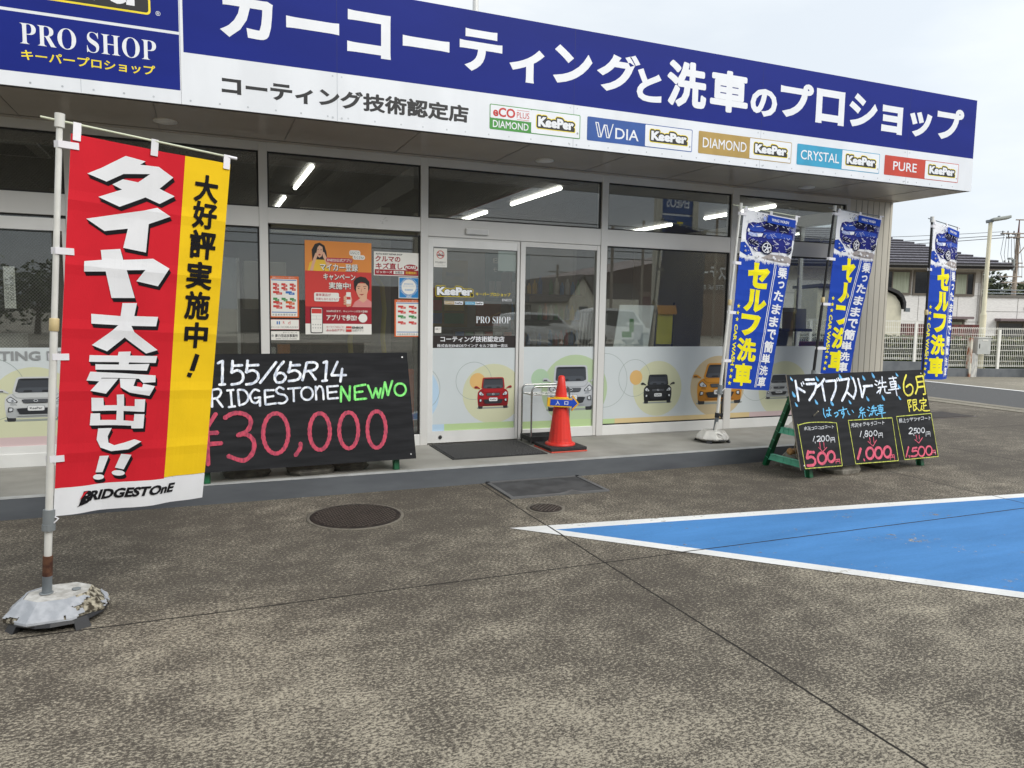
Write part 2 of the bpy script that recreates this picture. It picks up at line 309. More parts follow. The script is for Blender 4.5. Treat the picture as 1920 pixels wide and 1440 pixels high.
BOARD_A_STROKES=[('w',0.022,[(0.272,0.837),(0.306,0.855)]),
('w',0.022,[(0.308,0.858),(0.304,0.767),(0.299,0.672)]),
('w',0.022,[(0.277,0.671),(0.322,0.673)]),
('w',0.022,[(0.376,0.816),(0.452,0.82)]),
('w',0.022,[(0.381,0.857),(0.376,0.804),(0.369,0.761)]),
('w',0.022,[(0.369,0.761),(0.413,0.78),(0.45,0.755),(0.451,0.707),(0.423,0.679),(0.364,0.669)]),
('w',0.022,[(0.491,0.816),(0.574,0.82)]),
('w',0.022,[(0.492,0.858),(0.486,0.803),(0.477,0.762)]),
('w',0.022,[(0.477,0.762),(0.526,0.778),(0.564,0.753),(0.563,0.709),(0.527,0.676),(0.472,0.667)]),
('w',0.022,[(0.709,0.843),(0.577,0.675)]),
('w',0.022,[(0.767,0.846),(0.716,0.784),(0.691,0.721),(0.707,0.679),(0.75,0.682),(0.775,0.719),(0.752,0.751),(0.714,0.748),(0.693,0.721)]),
('w',0.022,[(0.812,0.812),(0.893,0.815)]),
('w',0.022,[(0.82,0.842),(0.811,0.797),(0.796,0.756)]),
('w',0.022,[(0.796,0.756),(0.848,0.772),(0.887,0.748),(0.884,0.712),(0.854,0.693),(0.795,0.686)]),
('w',0.022,[(0.945,0.833),(0.924,0.756),(0.904,0.688)]),
('w',0.022,[(0.945,0.833),(1.005,0.834),(1.029,0.809),(1.003,0.774),(0.924,0.761)]),
('w',0.022,[(0.965,0.763),(1.011,0.692)]),
('w',0.022,[(1.076,0.829),(1.106,0.843)]),
('w',0.022,[(1.107,0.843),(1.087,0.684)]),
('w',0.022,[(1.059,0.68),(1.103,0.685)]),
('w',0.022,[(1.194,0.839),(1.138,0.726)]),
('w',0.022,[(1.138,0.725),(1.259,0.725)]),
('w',0.022,[(1.229,0.78),(1.208,0.669)]),
('w',0.018,[(0.213,0.627),(0.27,0.637),(0.289,0.611),(0.268,0.573),(0.22,0.561)]),
('w',0.018,[(0.222,0.636),(0.222,0.499)]),
('w',0.018,[(0.25,0.569),(0.298,0.496)]),
('w',0.018,[(0.331,0.624),(0.382,0.627)]),
('w',0.018,[(0.359,0.625),(0.364,0.497)]),
('w',0.018,[(0.339,0.494),(0.389,0.499)]),
('w',0.018,[(0.411,0.626),(0.418,0.504)]),
('w',0.018,[(0.411,0.627),(0.461,0.62),(0.488,0.571),(0.467,0.524),(0.418,0.504)]),
('w',0.018,[(0.572,0.612),(0.536,0.625),(0.503,0.585),(0.511,0.534),(0.544,0.519),(0.572,0.544)]),
('w',0.018,[(0.533,0.558),(0.578,0.563)]),
('w',0.018,[(0.574,0.562),(0.571,0.493)]),
('w',0.018,[(0.611,0.618),(0.613,0.503)]),
('w',0.018,[(0.611,0.617),(0.683,0.617)]),
('w',0.018,[(0.612,0.56),(0.678,0.57)]),
('w',0.018,[(0.613,0.503),(0.694,0.511)]),
('w',0.018,[(0.758,0.621),(0.724,0.639),(0.698,0.613),(0.719,0.585),(0.762,0.574),(0.78,0.54),(0.752,0.511),(0.708,0.512)]),
('w',0.018,[(0.788,0.624),(0.888,0.63)]),
('w',0.018,[(0.832,0.624),(0.831,0.52)]),
('w',0.018,[(0.942,0.633),(0.92,0.629),(0.903,0.616),(0.892,0.595),(0.891,0.572),(0.899,0.55),(0.915,0.535),(0.936,0.53),(0.956,0.535),(0.973,0.551),(0.982,0.573),(0.981,0.596),(0.97,0.617),(0.953,0.63),(0.932,0.632)]),
('w',0.018,[(1.007,0.639),(1.007,0.527)]),
('w',0.018,[(1.008,0.602),(1.036,0.638),(1.062,0.614),(1.066,0.527)]),
('w',0.018,[(1.1,0.636),(1.101,0.533)]),
('w',0.018,[(1.1,0.633),(1.189,0.637)]),
('w',0.018,[(1.1,0.583),(1.177,0.589)]),
('w',0.018,[(1.101,0.533),(1.187,0.538)]),
('g',0.02,[(1.205,0.504),(1.215,0.633)]),
('g',0.02,[(1.215,0.633),(1.275,0.513)]),
('g',0.02,[(1.275,0.513),(1.287,0.634)]),
('g',0.02,[(1.325,0.627),(1.322,0.519)]),
('g',0.02,[(1.325,0.629),(1.418,0.642)]),
('g',0.02,[(1.322,0.578),(1.392,0.585)]),
('g',0.02,[(1.322,0.519),(1.419,0.525)]),
('g',0.02,[(1.436,0.637),(1.472,0.527)]),
('g',0.02,[(1.472,0.527),(1.504,0.612)]),
('g',0.02,[(1.504,0.612),(1.521,0.527)]),
('g',0.02,[(1.521,0.527),(1.546,0.609)]),
('g',0.02,[(1.549,0.524),(1.583,0.66)]),
('g',0.02,[(1.583,0.66),(1.602,0.545)]),
('g',0.02,[(1.602,0.545),(1.647,0.669)]),
('g',0.02,[(1.718,0.644),(1.695,0.641),(1.676,0.627),(1.665,0.606),(1.663,0.582),(1.671,0.56),(1.688,0.545),(1.71,0.54),(1.732,0.545),(1.75,0.561),(1.76,0.583),(1.759,0.607),(1.748,0.628),(1.73,0.641),(1.707,0.644)]),
('r',0.036,[(0.112,0.443),(0.145,0.395),(0.18,0.342)]),
('r',0.036,[(0.247,0.447),(0.18,0.342)]),
('r',0.036,[(0.18,0.342),(0.18,0.06)]),
('r',0.036,[(0.125,0.301),(0.255,0.3)]),
('r',0.036,[(0.123,0.215),(0.281,0.219)]),
('r',0.036,[(0.307,0.41),(0.375,0.445),(0.455,0.434),(0.498,0.383),(0.473,0.308),(0.397,0.271)]),
('r',0.036,[(0.397,0.271),(0.463,0.277),(0.515,0.22),(0.503,0.13),(0.434,0.076),(0.324,0.118)]),
('r',0.034,[(0.695,0.432),(0.651,0.422),(0.614,0.381),(0.592,0.317),(0.588,0.244),(0.605,0.178),(0.637,0.131),(0.68,0.114),(0.723,0.131),(0.757,0.178),(0.776,0.246),(0.775,0.32),(0.754,0.383),(0.718,0.424),(0.674,0.432)]),
('r',0.034,[(1.037,0.418),(0.999,0.409),(0.968,0.37),(0.948,0.31),(0.945,0.243),(0.958,0.181),(0.985,0.138),(1.021,0.122),(1.057,0.138),(1.087,0.182),(1.104,0.245),(1.103,0.314),(1.086,0.373),(1.056,0.41),(1.019,0.418)]),
('r',0.034,[(1.271,0.416),(1.235,0.407),(1.204,0.368),(1.185,0.308),(1.181,0.24),(1.194,0.178),(1.22,0.135),(1.254,0.12),(1.29,0.136),(1.319,0.18),(1.335,0.243),(1.335,0.312),(1.319,0.371),(1.29,0.408),(1.254,0.416)]),
('r',0.034,[(1.505,0.416),(1.469,0.406),(1.438,0.366),(1.418,0.305),(1.414,0.235),(1.426,0.171),(1.452,0.126),(1.486,0.111),(1.521,0.127),(1.55,0.173),(1.567,0.238),(1.568,0.309),(1.552,0.37),(1.523,0.408),(1.488,0.415)]),
('r',0.034,[(0.869,0.187),(0.865,0.146),(0.825,0.089)])]
BOARD_B_STROKES=[('w',0.03,[(0.148,0.84),(0.135,0.642)]),
('w',0.03,[(0.149,0.773),(0.238,0.724)]),
('w',0.03,[(0.274,0.844),(0.391,0.843)]),
('w',0.03,[(0.276,0.801),(0.406,0.802)]),
('w',0.03,[(0.406,0.802),(0.366,0.73),(0.27,0.643)]),
('w',0.03,[(0.524,0.847),(0.475,0.806),(0.393,0.764)]),
('w',0.03,[(0.479,0.801),(0.473,0.631)]),
('w',0.03,[(0.536,0.822),(0.668,0.827)]),
('w',0.03,[(0.668,0.827),(0.643,0.739),(0.554,0.633)]),
('w',0.03,[(0.713,0.828),(0.854,0.84)]),
('w',0.03,[(0.854,0.84),(0.793,0.726),(0.694,0.621)]),
('w',0.03,[(0.79,0.704),(0.865,0.639)]),
('w',0.03,[(0.911,0.848),(0.922,0.749),(0.895,0.687),(0.853,0.639)]),
('w',0.03,[(0.98,0.837),(0.985,0.729),(0.979,0.646)]),
('w',0.03,[(0.979,0.646),(1.051,0.75)]),
('w',0.03,[(1.028,0.757),(1.16,0.76)]),
('w',0.018,[(0.211,0.813),(0.216,0.782)]),
('w',0.018,[(0.234,0.825),(0.242,0.802)]),
('w',0.018,[(0.685,0.843),(0.69,0.82)]),
('w',0.018,[(0.708,0.851),(0.714,0.83)]),
('w',0.018,[(1.214,0.812),(1.246,0.798)]),
('w',0.018,[(1.194,0.775),(1.224,0.762)]),
('w',0.018,[(1.195,0.684),(1.248,0.714)]),
('w',0.018,[(1.286,0.812),(1.25,0.768)]),
('w',0.018,[(1.264,0.783),(1.367,0.791)]),
('w',0.018,[(1.329,0.849),(1.3,0.74)]),
('w',0.018,[(1.237,0.738),(1.366,0.747)]),
('w',0.018,[(1.281,0.738),(1.24,0.676)]),
('w',0.018,[(1.331,0.741),(1.327,0.686),(1.401,0.681)]),
('w',0.018,[(1.421,0.827),(1.538,0.833)]),
('w',0.018,[(1.425,0.791),(1.424,0.736)]),
('w',0.018,[(1.426,0.792),(1.513,0.797)]),
('w',0.018,[(1.513,0.797),(1.505,0.743)]),
('w',0.018,[(1.421,0.736),(1.505,0.743)]),
('w',0.018,[(1.425,0.765),(1.508,0.771)]),
('w',0.018,[(1.376,0.71),(1.532,0.72)]),
('w',0.018,[(1.483,0.849),(1.485,0.751),(1.482,0.647)]),
('y',0.024,[(1.69,0.86),(1.623,0.775),(1.603,0.687),(1.643,0.644),(1.714,0.665),(1.744,0.725),(1.714,0.758),(1.645,0.732)]),
('y',0.024,[(1.828,0.834),(1.821,0.732),(1.762,0.656)]),
('y',0.024,[(1.828,0.834),(1.941,0.843)]),
('y',0.024,[(1.941,0.843),(1.916,0.653)]),
('y',0.024,[(1.916,0.653),(1.878,0.647)]),
('y',0.024,[(1.825,0.777),(1.939,0.786)]),
('y',0.024,[(1.819,0.724),(1.929,0.733)]),
('y',0.016,[(1.62,0.593),(1.611,0.476)]),
('y',0.016,[(1.62,0.593),(1.676,0.596)]),
('y',0.016,[(1.676,0.596),(1.64,0.56),(1.662,0.531),(1.627,0.522)]),
('y',0.016,[(1.7,0.592),(1.684,0.482)]),
('y',0.016,[(1.701,0.594),(1.757,0.598)]),
('y',0.016,[(1.757,0.598),(1.745,0.545)]),
('y',0.016,[(1.69,0.541),(1.745,0.545)]),
('y',0.016,[(1.696,0.568),(1.752,0.573)]),
('y',0.016,[(1.684,0.482),(1.734,0.505)]),
('y',0.016,[(1.709,0.539),(1.766,0.479)]),
('y',0.016,[(1.87,0.612),(1.864,0.591)]),
('y',0.016,[(1.806,0.585),(1.8,0.561)]),
('y',0.016,[(1.806,0.585),(1.906,0.589)]),
('y',0.016,[(1.906,0.589),(1.889,0.567)]),
('y',0.016,[(1.817,0.556),(1.884,0.56)]),
('y',0.016,[(1.849,0.557),(1.836,0.495)]),
('y',0.016,[(1.845,0.527),(1.888,0.532)]),
('y',0.016,[(1.82,0.534),(1.782,0.478)]),
('y',0.016,[(1.798,0.501),(1.838,0.476),(1.92,0.476)]),
('b',0.014,[(0.428,0.559),(0.42,0.504),(0.435,0.469)]),
('b',0.014,[(0.458,0.535),(0.521,0.542)]),
('b',0.014,[(0.502,0.565),(0.489,0.494),(0.458,0.483),(0.461,0.503),(0.512,0.484)]),
('b',0.014,[(0.555,0.504),(0.599,0.513),(0.601,0.491),(0.562,0.47)]),
('b',0.014,[(0.619,0.528),(0.736,0.542)]),
('b',0.014,[(0.688,0.562),(0.68,0.501),(0.651,0.498),(0.667,0.519),(0.688,0.5),(0.656,0.456)]),
('b',0.014,[(0.746,0.524),(0.749,0.496),(0.767,0.483)]),
('b',0.014,[(0.807,0.526),(0.821,0.502)]),
('b',0.014,[(0.95,0.551),(0.911,0.524),(0.959,0.519)]),
('b',0.014,[(0.977,0.537),(0.908,0.494),(0.979,0.496)]),
('b',0.014,[(0.938,0.489),(0.929,0.438)]),
('b',0.014,[(0.906,0.477),(0.874,0.45)]),
('b',0.014,[(0.957,0.48),(0.973,0.456)]),
('b',0.014,[(1.033,0.549),(1.054,0.536)]),
('b',0.014,[(1.013,0.522),(1.037,0.51)]),
('b',0.014,[(1.021,0.457),(1.057,0.484)]),
('b',0.014,[(1.102,0.554),(1.078,0.526)]),
('b',0.014,[(1.082,0.532),(1.148,0.536)]),
('b',0.014,[(1.116,0.562),(1.106,0.509)]),
('b',0.014,[(1.058,0.504),(1.153,0.511)]),
('b',0.014,[(1.091,0.502),(1.058,0.464)]),
('b',0.014,[(1.118,0.508),(1.114,0.471),(1.139,0.461)]),
('b',0.014,[(1.167,0.551),(1.251,0.557)]),
('b',0.014,[(1.177,0.533),(1.173,0.497)]),
('b',0.014,[(1.177,0.533),(1.235,0.536)]),
('b',0.014,[(1.235,0.536),(1.228,0.5)]),
('b',0.014,[(1.173,0.497),(1.228,0.5)]),
('b',0.014,[(1.175,0.515),(1.23,0.517)]),
('b',0.014,[(1.14,0.475),(1.259,0.482)]),
('b',0.014,[(1.213,0.567),(1.205,0.435)]),
('k',0.009,[(0.066,0.425),(0.069,0.403)]),
('k',0.009,[(0.066,0.414),(0.166,0.43),(0.28,0.433),(0.451,0.425),(0.565,0.412)]),
('k',0.009,[(0.565,0.412),(0.524,0.004)]),
('k',0.009,[(0.524,0.004),(0.054,0.012)]),
('k',0.009,[(0.054,0.012),(0.066,0.414)]),
('k',0.009,[(0.725,0.429),(1.341,0.424)]),
('k',0.009,[(1.341,0.424),(1.295,-0.002)]),
('k',0.009,[(1.295,-0.002),(0.703,0.008)]),
('k',0.009,[(0.703,0.008),(0.725,0.431)]),
('k',0.009,[(1.183,0.429),(1.336,0.428)]),
('k',0.009,[(1.403,0.435),(1.933,0.445)]),
('k',0.009,[(1.933,0.445),(1.889,-0.001)]),
('k',0.009,[(1.889,-0.001),(1.386,0.001)]),
('k',0.009,[(1.386,0.001),(1.404,0.437)]),
('p',0.01,[(0.294,0.242),(0.286,0.184)]),
('p',0.01,[(0.344,0.239),(0.337,0.183)]),
('p',0.01,[(0.266,0.194),(0.308,0.151)]),
('p',0.01,[(0.308,0.151),(0.371,0.189)]),
('p',0.01,[(0.961,0.248),(0.958,0.198)]),
('p',0.01,[(1.014,0.249),(1.008,0.196)]),
('p',0.01,[(0.926,0.213),(0.982,0.161)]),
('p',0.01,[(0.982,0.161),(1.047,0.217)]),
('p',0.01,[(1.634,0.234),(1.633,0.189)]),
('p',0.01,[(1.681,0.234),(1.669,0.191)]),
('p',0.01,[(1.6,0.19),(1.649,0.151)]),
('p',0.01,[(1.649,0.151),(1.721,0.204)]),
('p',0.032,[(0.132,0.158),(0.202,0.153)]),
('p',0.032,[(0.132,0.171),(0.096,0.105)]),
('p',0.032,[(0.095,0.103),(0.159,0.113),(0.195,0.078),(0.164,0.038),(0.083,0.038)]),
('p',0.032,[(0.301,0.143),(0.277,0.14),(0.254,0.128),(0.237,0.108),(0.231,0.085),(0.235,0.063),(0.25,0.048),(0.272,0.041),(0.296,0.046),(0.318,0.06),(0.333,0.081),(0.337,0.105),(0.33,0.126),(0.313,0.139),(0.29,0.143)]),
('p',0.032,[(0.42,0.146),(0.398,0.143),(0.378,0.132),(0.363,0.113),(0.356,0.091),(0.36,0.071),(0.372,0.056),(0.392,0.05),(0.413,0.055),(0.433,0.068),(0.447,0.088),(0.451,0.11),(0.445,0.13),(0.43,0.143),(0.41,0.146)]),
('p',0.032,[(0.814,0.15),(0.744,0.052)]),
('p',0.032,[(0.943,0.148),(0.919,0.145),(0.896,0.132),(0.878,0.112),(0.871,0.087),(0.874,0.065),(0.888,0.049),(0.909,0.043),(0.934,0.048),(0.956,0.063),(0.972,0.085),(0.977,0.109),(0.971,0.13),(0.955,0.145),(0.932,0.148)]),
('p',0.032,[(1.059,0.143),(1.036,0.141),(1.014,0.128),(0.997,0.108),(0.989,0.084),(0.992,0.062),(1.006,0.047),(1.026,0.041),(1.05,0.045),(1.071,0.06),(1.086,0.082),(1.092,0.105),(1.086,0.126),(1.071,0.14),(1.049,0.143)]),
('p',0.032,[(1.186,0.144),(1.162,0.141),(1.139,0.129),(1.122,0.108),(1.114,0.085),(1.117,0.063),(1.131,0.047),(1.151,0.041),(1.175,0.045),(1.197,0.06),(1.213,0.082),(1.218,0.106),(1.213,0.127),(1.197,0.141),(1.175,0.144)]),
('p',0.022,[(0.823,0.046),(0.827,0.029)]),
('p',0.022,[(1.483,0.125),(1.414,0.027)]),
('p',0.022,[(1.461,0.037),(1.462,0.02)]),
('p',0.022,[(1.539,0.106),(1.602,0.108)]),
('p',0.022,[(1.539,0.106),(1.518,0.072)]),
('p',0.022,[(1.518,0.072),(1.582,0.078),(1.592,0.046),(1.542,0.025),(1.483,0.029)]),
('p',0.022,[(1.673,0.112),(1.651,0.11),(1.629,0.098),(1.612,0.079),(1.604,0.058),(1.607,0.037),(1.62,0.023),(1.639,0.017),(1.662,0.021),(1.683,0.035),(1.698,0.055),(1.704,0.077),(1.699,0.097),(1.684,0.109),(1.663,0.113)]),
('p',0.022,[(1.786,0.111),(1.764,0.109),(1.743,0.098),(1.728,0.08),(1.72,0.06),(1.723,0.041),(1.735,0.027),(1.754,0.022),(1.776,0.026),(1.796,0.039),(1.81,0.057),(1.815,0.078),(1.81,0.096),(1.796,0.108),(1.776,0.111)]),
('p',0.01,[(0.445,0.031),(0.453,0.068)]),
('p',0.01,[(0.453,0.068),(0.506,0.067)]),
('p',0.01,[(0.506,0.067),(0.502,0.026)]),
('p',0.01,[(0.481,0.066),(0.478,0.047)]),
('p',0.01,[(0.45,0.049),(0.503,0.049)]),
('p',0.01,[(1.186,0.015),(1.197,0.059)]),
('p',0.01,[(1.197,0.059),(1.254,0.059)]),
('p',0.01,[(1.254,0.059),(1.246,0.01)]),
('p',0.01,[(1.228,0.057),(1.223,0.035)]),
('p',0.01,[(1.193,0.037),(1.25,0.037)]),
('p',0.01,[(1.798,0.021),(1.811,0.065)]),
('p',0.01,[(1.811,0.065),(1.865,0.065)]),
('p',0.01,[(1.865,0.065),(1.856,0.017)]),
('p',0.01,[(1.84,0.063),(1.835,0.041)]),
('p',0.01,[(1.805,0.043),(1.86,0.043)]),
('s',0.008,[(0.437,0.231),(0.447,0.275)]),
('s',0.008,[(0.447,0.275),(0.494,0.276)]),
('s',0.008,[(0.494,0.276),(0.488,0.228)]),
('s',0.008,[(0.473,0.274),(0.469,0.252)]),
('s',0.008,[(0.443,0.253),(0.49,0.254)]),
('s',0.008,[(1.089,0.238),(1.1,0.282)]),
('s',0.008,[(1.1,0.282),(1.15,0.283)]),
('s',0.008,[(1.15,0.283),(1.142,0.235)]),
('s',0.008,[(1.127,0.28),(1.122,0.258)]),
('s',0.008,[(1.096,0.26),(1.145,0.261)]),
('s',0.008,[(1.779,0.212),(1.792,0.257)]),
('s',0.008,[(1.792,0.257),(1.852,0.258)]),
('s',0.008,[(1.852,0.258),(1.843,0.208)]),
('s',0.008,[(1.824,0.255),(1.819,0.233)]),
('s',0.008,[(1.787,0.235),(1.847,0.235)]),
('s',0.012,[(0.246,0.301),(0.215,0.255)]),
('s',0.012,[(0.239,0.25),(0.24,0.237)]),
('s',0.012,[(0.271,0.294),(0.306,0.298),(0.312,0.279),(0.265,0.252)]),
('s',0.012,[(0.265,0.252),(0.316,0.251)]),
('s',0.012,[(0.353,0.298),(0.344,0.296),(0.334,0.29),(0.327,0.28),(0.324,0.269),(0.325,0.258),(0.33,0.251),(0.339,0.248),(0.349,0.25),(0.358,0.258),(0.364,0.268),(0.366,0.28),(0.364,0.29),(0.358,0.296),(0.349,0.298)]),
('s',0.012,[(0.415,0.299),(0.405,0.297),(0.395,0.291),(0.388,0.281),(0.385,0.269),(0.386,0.259),(0.391,0.251),(0.4,0.249),(0.41,0.251),(0.419,0.258),(0.426,0.269),(0.428,0.28),(0.426,0.291),(0.419,0.297),(0.41,0.299)]),
('s',0.012,[(0.871,0.316),(0.836,0.262)]),
('s',0.012,[(0.883,0.259),(0.887,0.246)]),
('s',0.012,[(0.942,0.315),(0.934,0.314),(0.926,0.311),(0.921,0.304),(0.919,0.297),(0.92,0.291),(0.925,0.286),(0.932,0.284),(0.94,0.286),(0.948,0.29),(0.952,0.297),(0.954,0.304),(0.952,0.31),(0.946,0.314),(0.938,0.315)]),
('s',0.012,[(0.931,0.289),(0.921,0.288),(0.912,0.284),(0.906,0.279),(0.904,0.272),(0.906,0.266),(0.912,0.261),(0.921,0.259),(0.931,0.261),(0.939,0.265),(0.945,0.271),(0.946,0.278),(0.942,0.284),(0.935,0.288),(0.926,0.289)]),
('s',0.012,[(0.996,0.308),(0.985,0.307),(0.975,0.3),(0.968,0.291),(0.964,0.28),(0.965,0.269),(0.971,0.262),(0.98,0.259),(0.991,0.262),(1.001,0.269),(1.008,0.279),(1.01,0.29),(1.008,0.3),(1.001,0.306),(0.991,0.308)]),
('s',0.012,[(1.066,0.311),(1.055,0.31),(1.045,0.304),(1.037,0.294),(1.033,0.283),(1.035,0.273),(1.041,0.265),(1.05,0.263),(1.061,0.265),(1.071,0.272),(1.077,0.282),(1.08,0.293),(1.078,0.303),(1.071,0.31),(1.061,0.311)]),
('s',0.012,[(1.546,0.3),(1.581,0.313),(1.591,0.291),(1.527,0.252)]),
('s',0.012,[(1.527,0.252),(1.587,0.252)]),
('s',0.012,[(1.595,0.245),(1.598,0.231)]),
('s',0.012,[(1.623,0.301),(1.657,0.303)]),
('s',0.012,[(1.626,0.301),(1.614,0.281)]),
('s',0.012,[(1.614,0.281),(1.647,0.283),(1.643,0.261),(1.605,0.254)]),
('s',0.012,[(1.699,0.301),(1.688,0.3),(1.678,0.293),(1.67,0.284),(1.667,0.273),(1.667,0.262),(1.673,0.255),(1.682,0.252),(1.692,0.255),(1.702,0.262),(1.709,0.272),(1.712,0.283),(1.71,0.293),(1.703,0.299),(1.694,0.301)]),
('s',0.012,[(1.764,0.302),(1.753,0.301),(1.742,0.295),(1.734,0.285),(1.73,0.274),(1.731,0.263),(1.737,0.256),(1.747,0.253),(1.758,0.256),(1.768,0.263),(1.775,0.273),(1.778,0.284),(1.776,0.294),(1.769,0.301),(1.759,0.302)])]
DROPS=[(0.109, 0.858), (0.44, 0.85), (0.754, 0.865), (0.908, 0.848), (1.073, 0.844), (1.213, 0.867), (1.562, 0.868), (1.555, 0.744), (0.099, 0.709), (0.107, 0.611), (0.367, 0.626), (0.567, 0.608), (0.811, 0.608), (1.065, 0.632), (1.287, 0.633), (1.526, 0.624)]
BOARD_B_TEXT=[('水玉コロコロコート', (0.13, 0.361), (0.515, 0.363), (0.14, 0.396)), ('光沢キラキラコート', (0.741, 0.354), (1.213, 0.365), (0.754, 0.397)), ('極上ツヤツヤコート', (1.423, 0.368), (1.908, 0.379), (1.438, 0.413))]
RED_POLYS={'ta':[(0.07,0.0941),(0.123,0.0739),(0.22,0.0308),(0.304,0.0352),(0.281,0.0466),(0.363,0.043),(0.428,0.0652),(0.372,0.1014),(0.439,0.1162),(0.377,0.1427),(0.313,0.131),(0.207,0.1673),(0.118,0.1494),(0.213,0.1204),(0.172,0.1112),(0.214,0.0931),(0.277,0.0945),(0.327,0.0665),(0.216,0.0789),(0.148,0.1064)],
'i':[(0.074,0.2103),(0.312,0.167),(0.368,0.1542),(0.427,0.1738),(0.335,0.2019),(0.331,0.2801),(0.23,0.275),(0.245,0.2222),(0.15,0.2363)],
'ya':[(0.075,0.3211),(0.146,0.313),(0.139,0.2875),(0.218,0.2788),(0.233,0.3072),(0.364,0.2954),(0.437,0.3187),(0.392,0.3707),(0.297,0.3615),(0.334,0.3284),(0.251,0.3343),(0.295,0.4081),(0.193,0.4127),(0.164,0.343),(0.076,0.3484)],
'dai':[(0.114,0.4584),(0.236,0.4604),(0.241,0.4244),(0.306,0.4216),(0.298,0.4582),(0.401,0.4567),(0.395,0.4838),(0.288,0.4858),(0.303,0.5027),(0.408,0.5509),(0.359,0.5615),(0.261,0.5189),(0.186,0.558),(0.123,0.5421),(0.204,0.501),(0.229,0.4854),(0.117,0.4846)],
'u1':[(0.116,0.5691),(0.235,0.5694),(0.238,0.559),(0.293,0.5573),(0.29,0.5686),(0.408,0.5678),(0.403,0.5875),(0.288,0.5878),(0.286,0.5931),(0.376,0.5905),(0.367,0.6101),(0.142,0.6081),(0.141,0.5933),(0.243,0.5943),(0.243,0.5874),(0.115,0.5871)],
'u2':[(0.122,0.6136),(0.406,0.6232),(0.407,0.6425),(0.353,0.6447),(0.335,0.6332),(0.169,0.6302),(0.163,0.64),(0.108,0.6376)],
'u3':[(0.169,0.6323),(0.245,0.6333),(0.192,0.6744),(0.126,0.6652)],
'u4':[(0.251,0.6333),(0.322,0.6341),(0.313,0.6535),(0.351,0.6571),(0.354,0.6469),(0.406,0.6537),(0.384,0.6814),(0.298,0.6723),(0.257,0.6576)],
'de':[(0.131,0.6843),(0.181,0.6859),(0.185,0.7066),(0.246,0.7076),(0.242,0.678),(0.274,0.6774),(0.277,0.7103),(0.323,0.711),(0.322,0.691),(0.367,0.6915),(0.366,0.7272),(0.276,0.7243),(0.278,0.7507),(0.322,0.7531),(0.323,0.7331),(0.367,0.7339),(0.365,0.7742),(0.314,0.7737),(0.312,0.7661),(0.129,0.7596),(0.131,0.7268),(0.17,0.7278),(0.172,0.7463),(0.246,0.7491),(0.246,0.7229),(0.134,0.7205)],
'shi':[(0.165,0.7694),(0.228,0.7713),(0.212,0.7939),(0.217,0.8115),(0.244,0.82),(0.284,0.814),(0.33,0.8045),(0.36,0.8118),(0.305,0.8326),(0.232,0.8362),(0.181,0.8231),(0.161,0.8006)],
'e1':[(0.18,0.8469),(0.223,0.8481),(0.198,0.8936),(0.165,0.8916)],
'e1d':[(0.206,0.9072),(0.204,0.9105),(0.197,0.9128),(0.186,0.9136),(0.175,0.9129),(0.164,0.9107),(0.157,0.9075),(0.154,0.904),(0.156,0.9007),(0.163,0.8984),(0.173,0.8976),(0.185,0.8983),(0.196,0.9004),(0.204,0.9036)],
'e2':[(0.276,0.8447),(0.32,0.8488),(0.29,0.8897),(0.252,0.8834)],
'e2d':[(0.296,0.9003),(0.293,0.9036),(0.285,0.906),(0.274,0.9069),(0.262,0.9062),(0.25,0.904),(0.242,0.9008),(0.239,0.8972),(0.241,0.8939),(0.249,0.8916),(0.26,0.8906),(0.273,0.8913),(0.284,0.8934),(0.292,0.8966)],
'yex':[(0.584,0.5581),(0.606,0.5624),(0.587,0.6104),(0.562,0.6081)],
'yexd':[(0.554,0.6137),(0.579,0.6169),(0.57,0.6299),(0.55,0.6257)]}
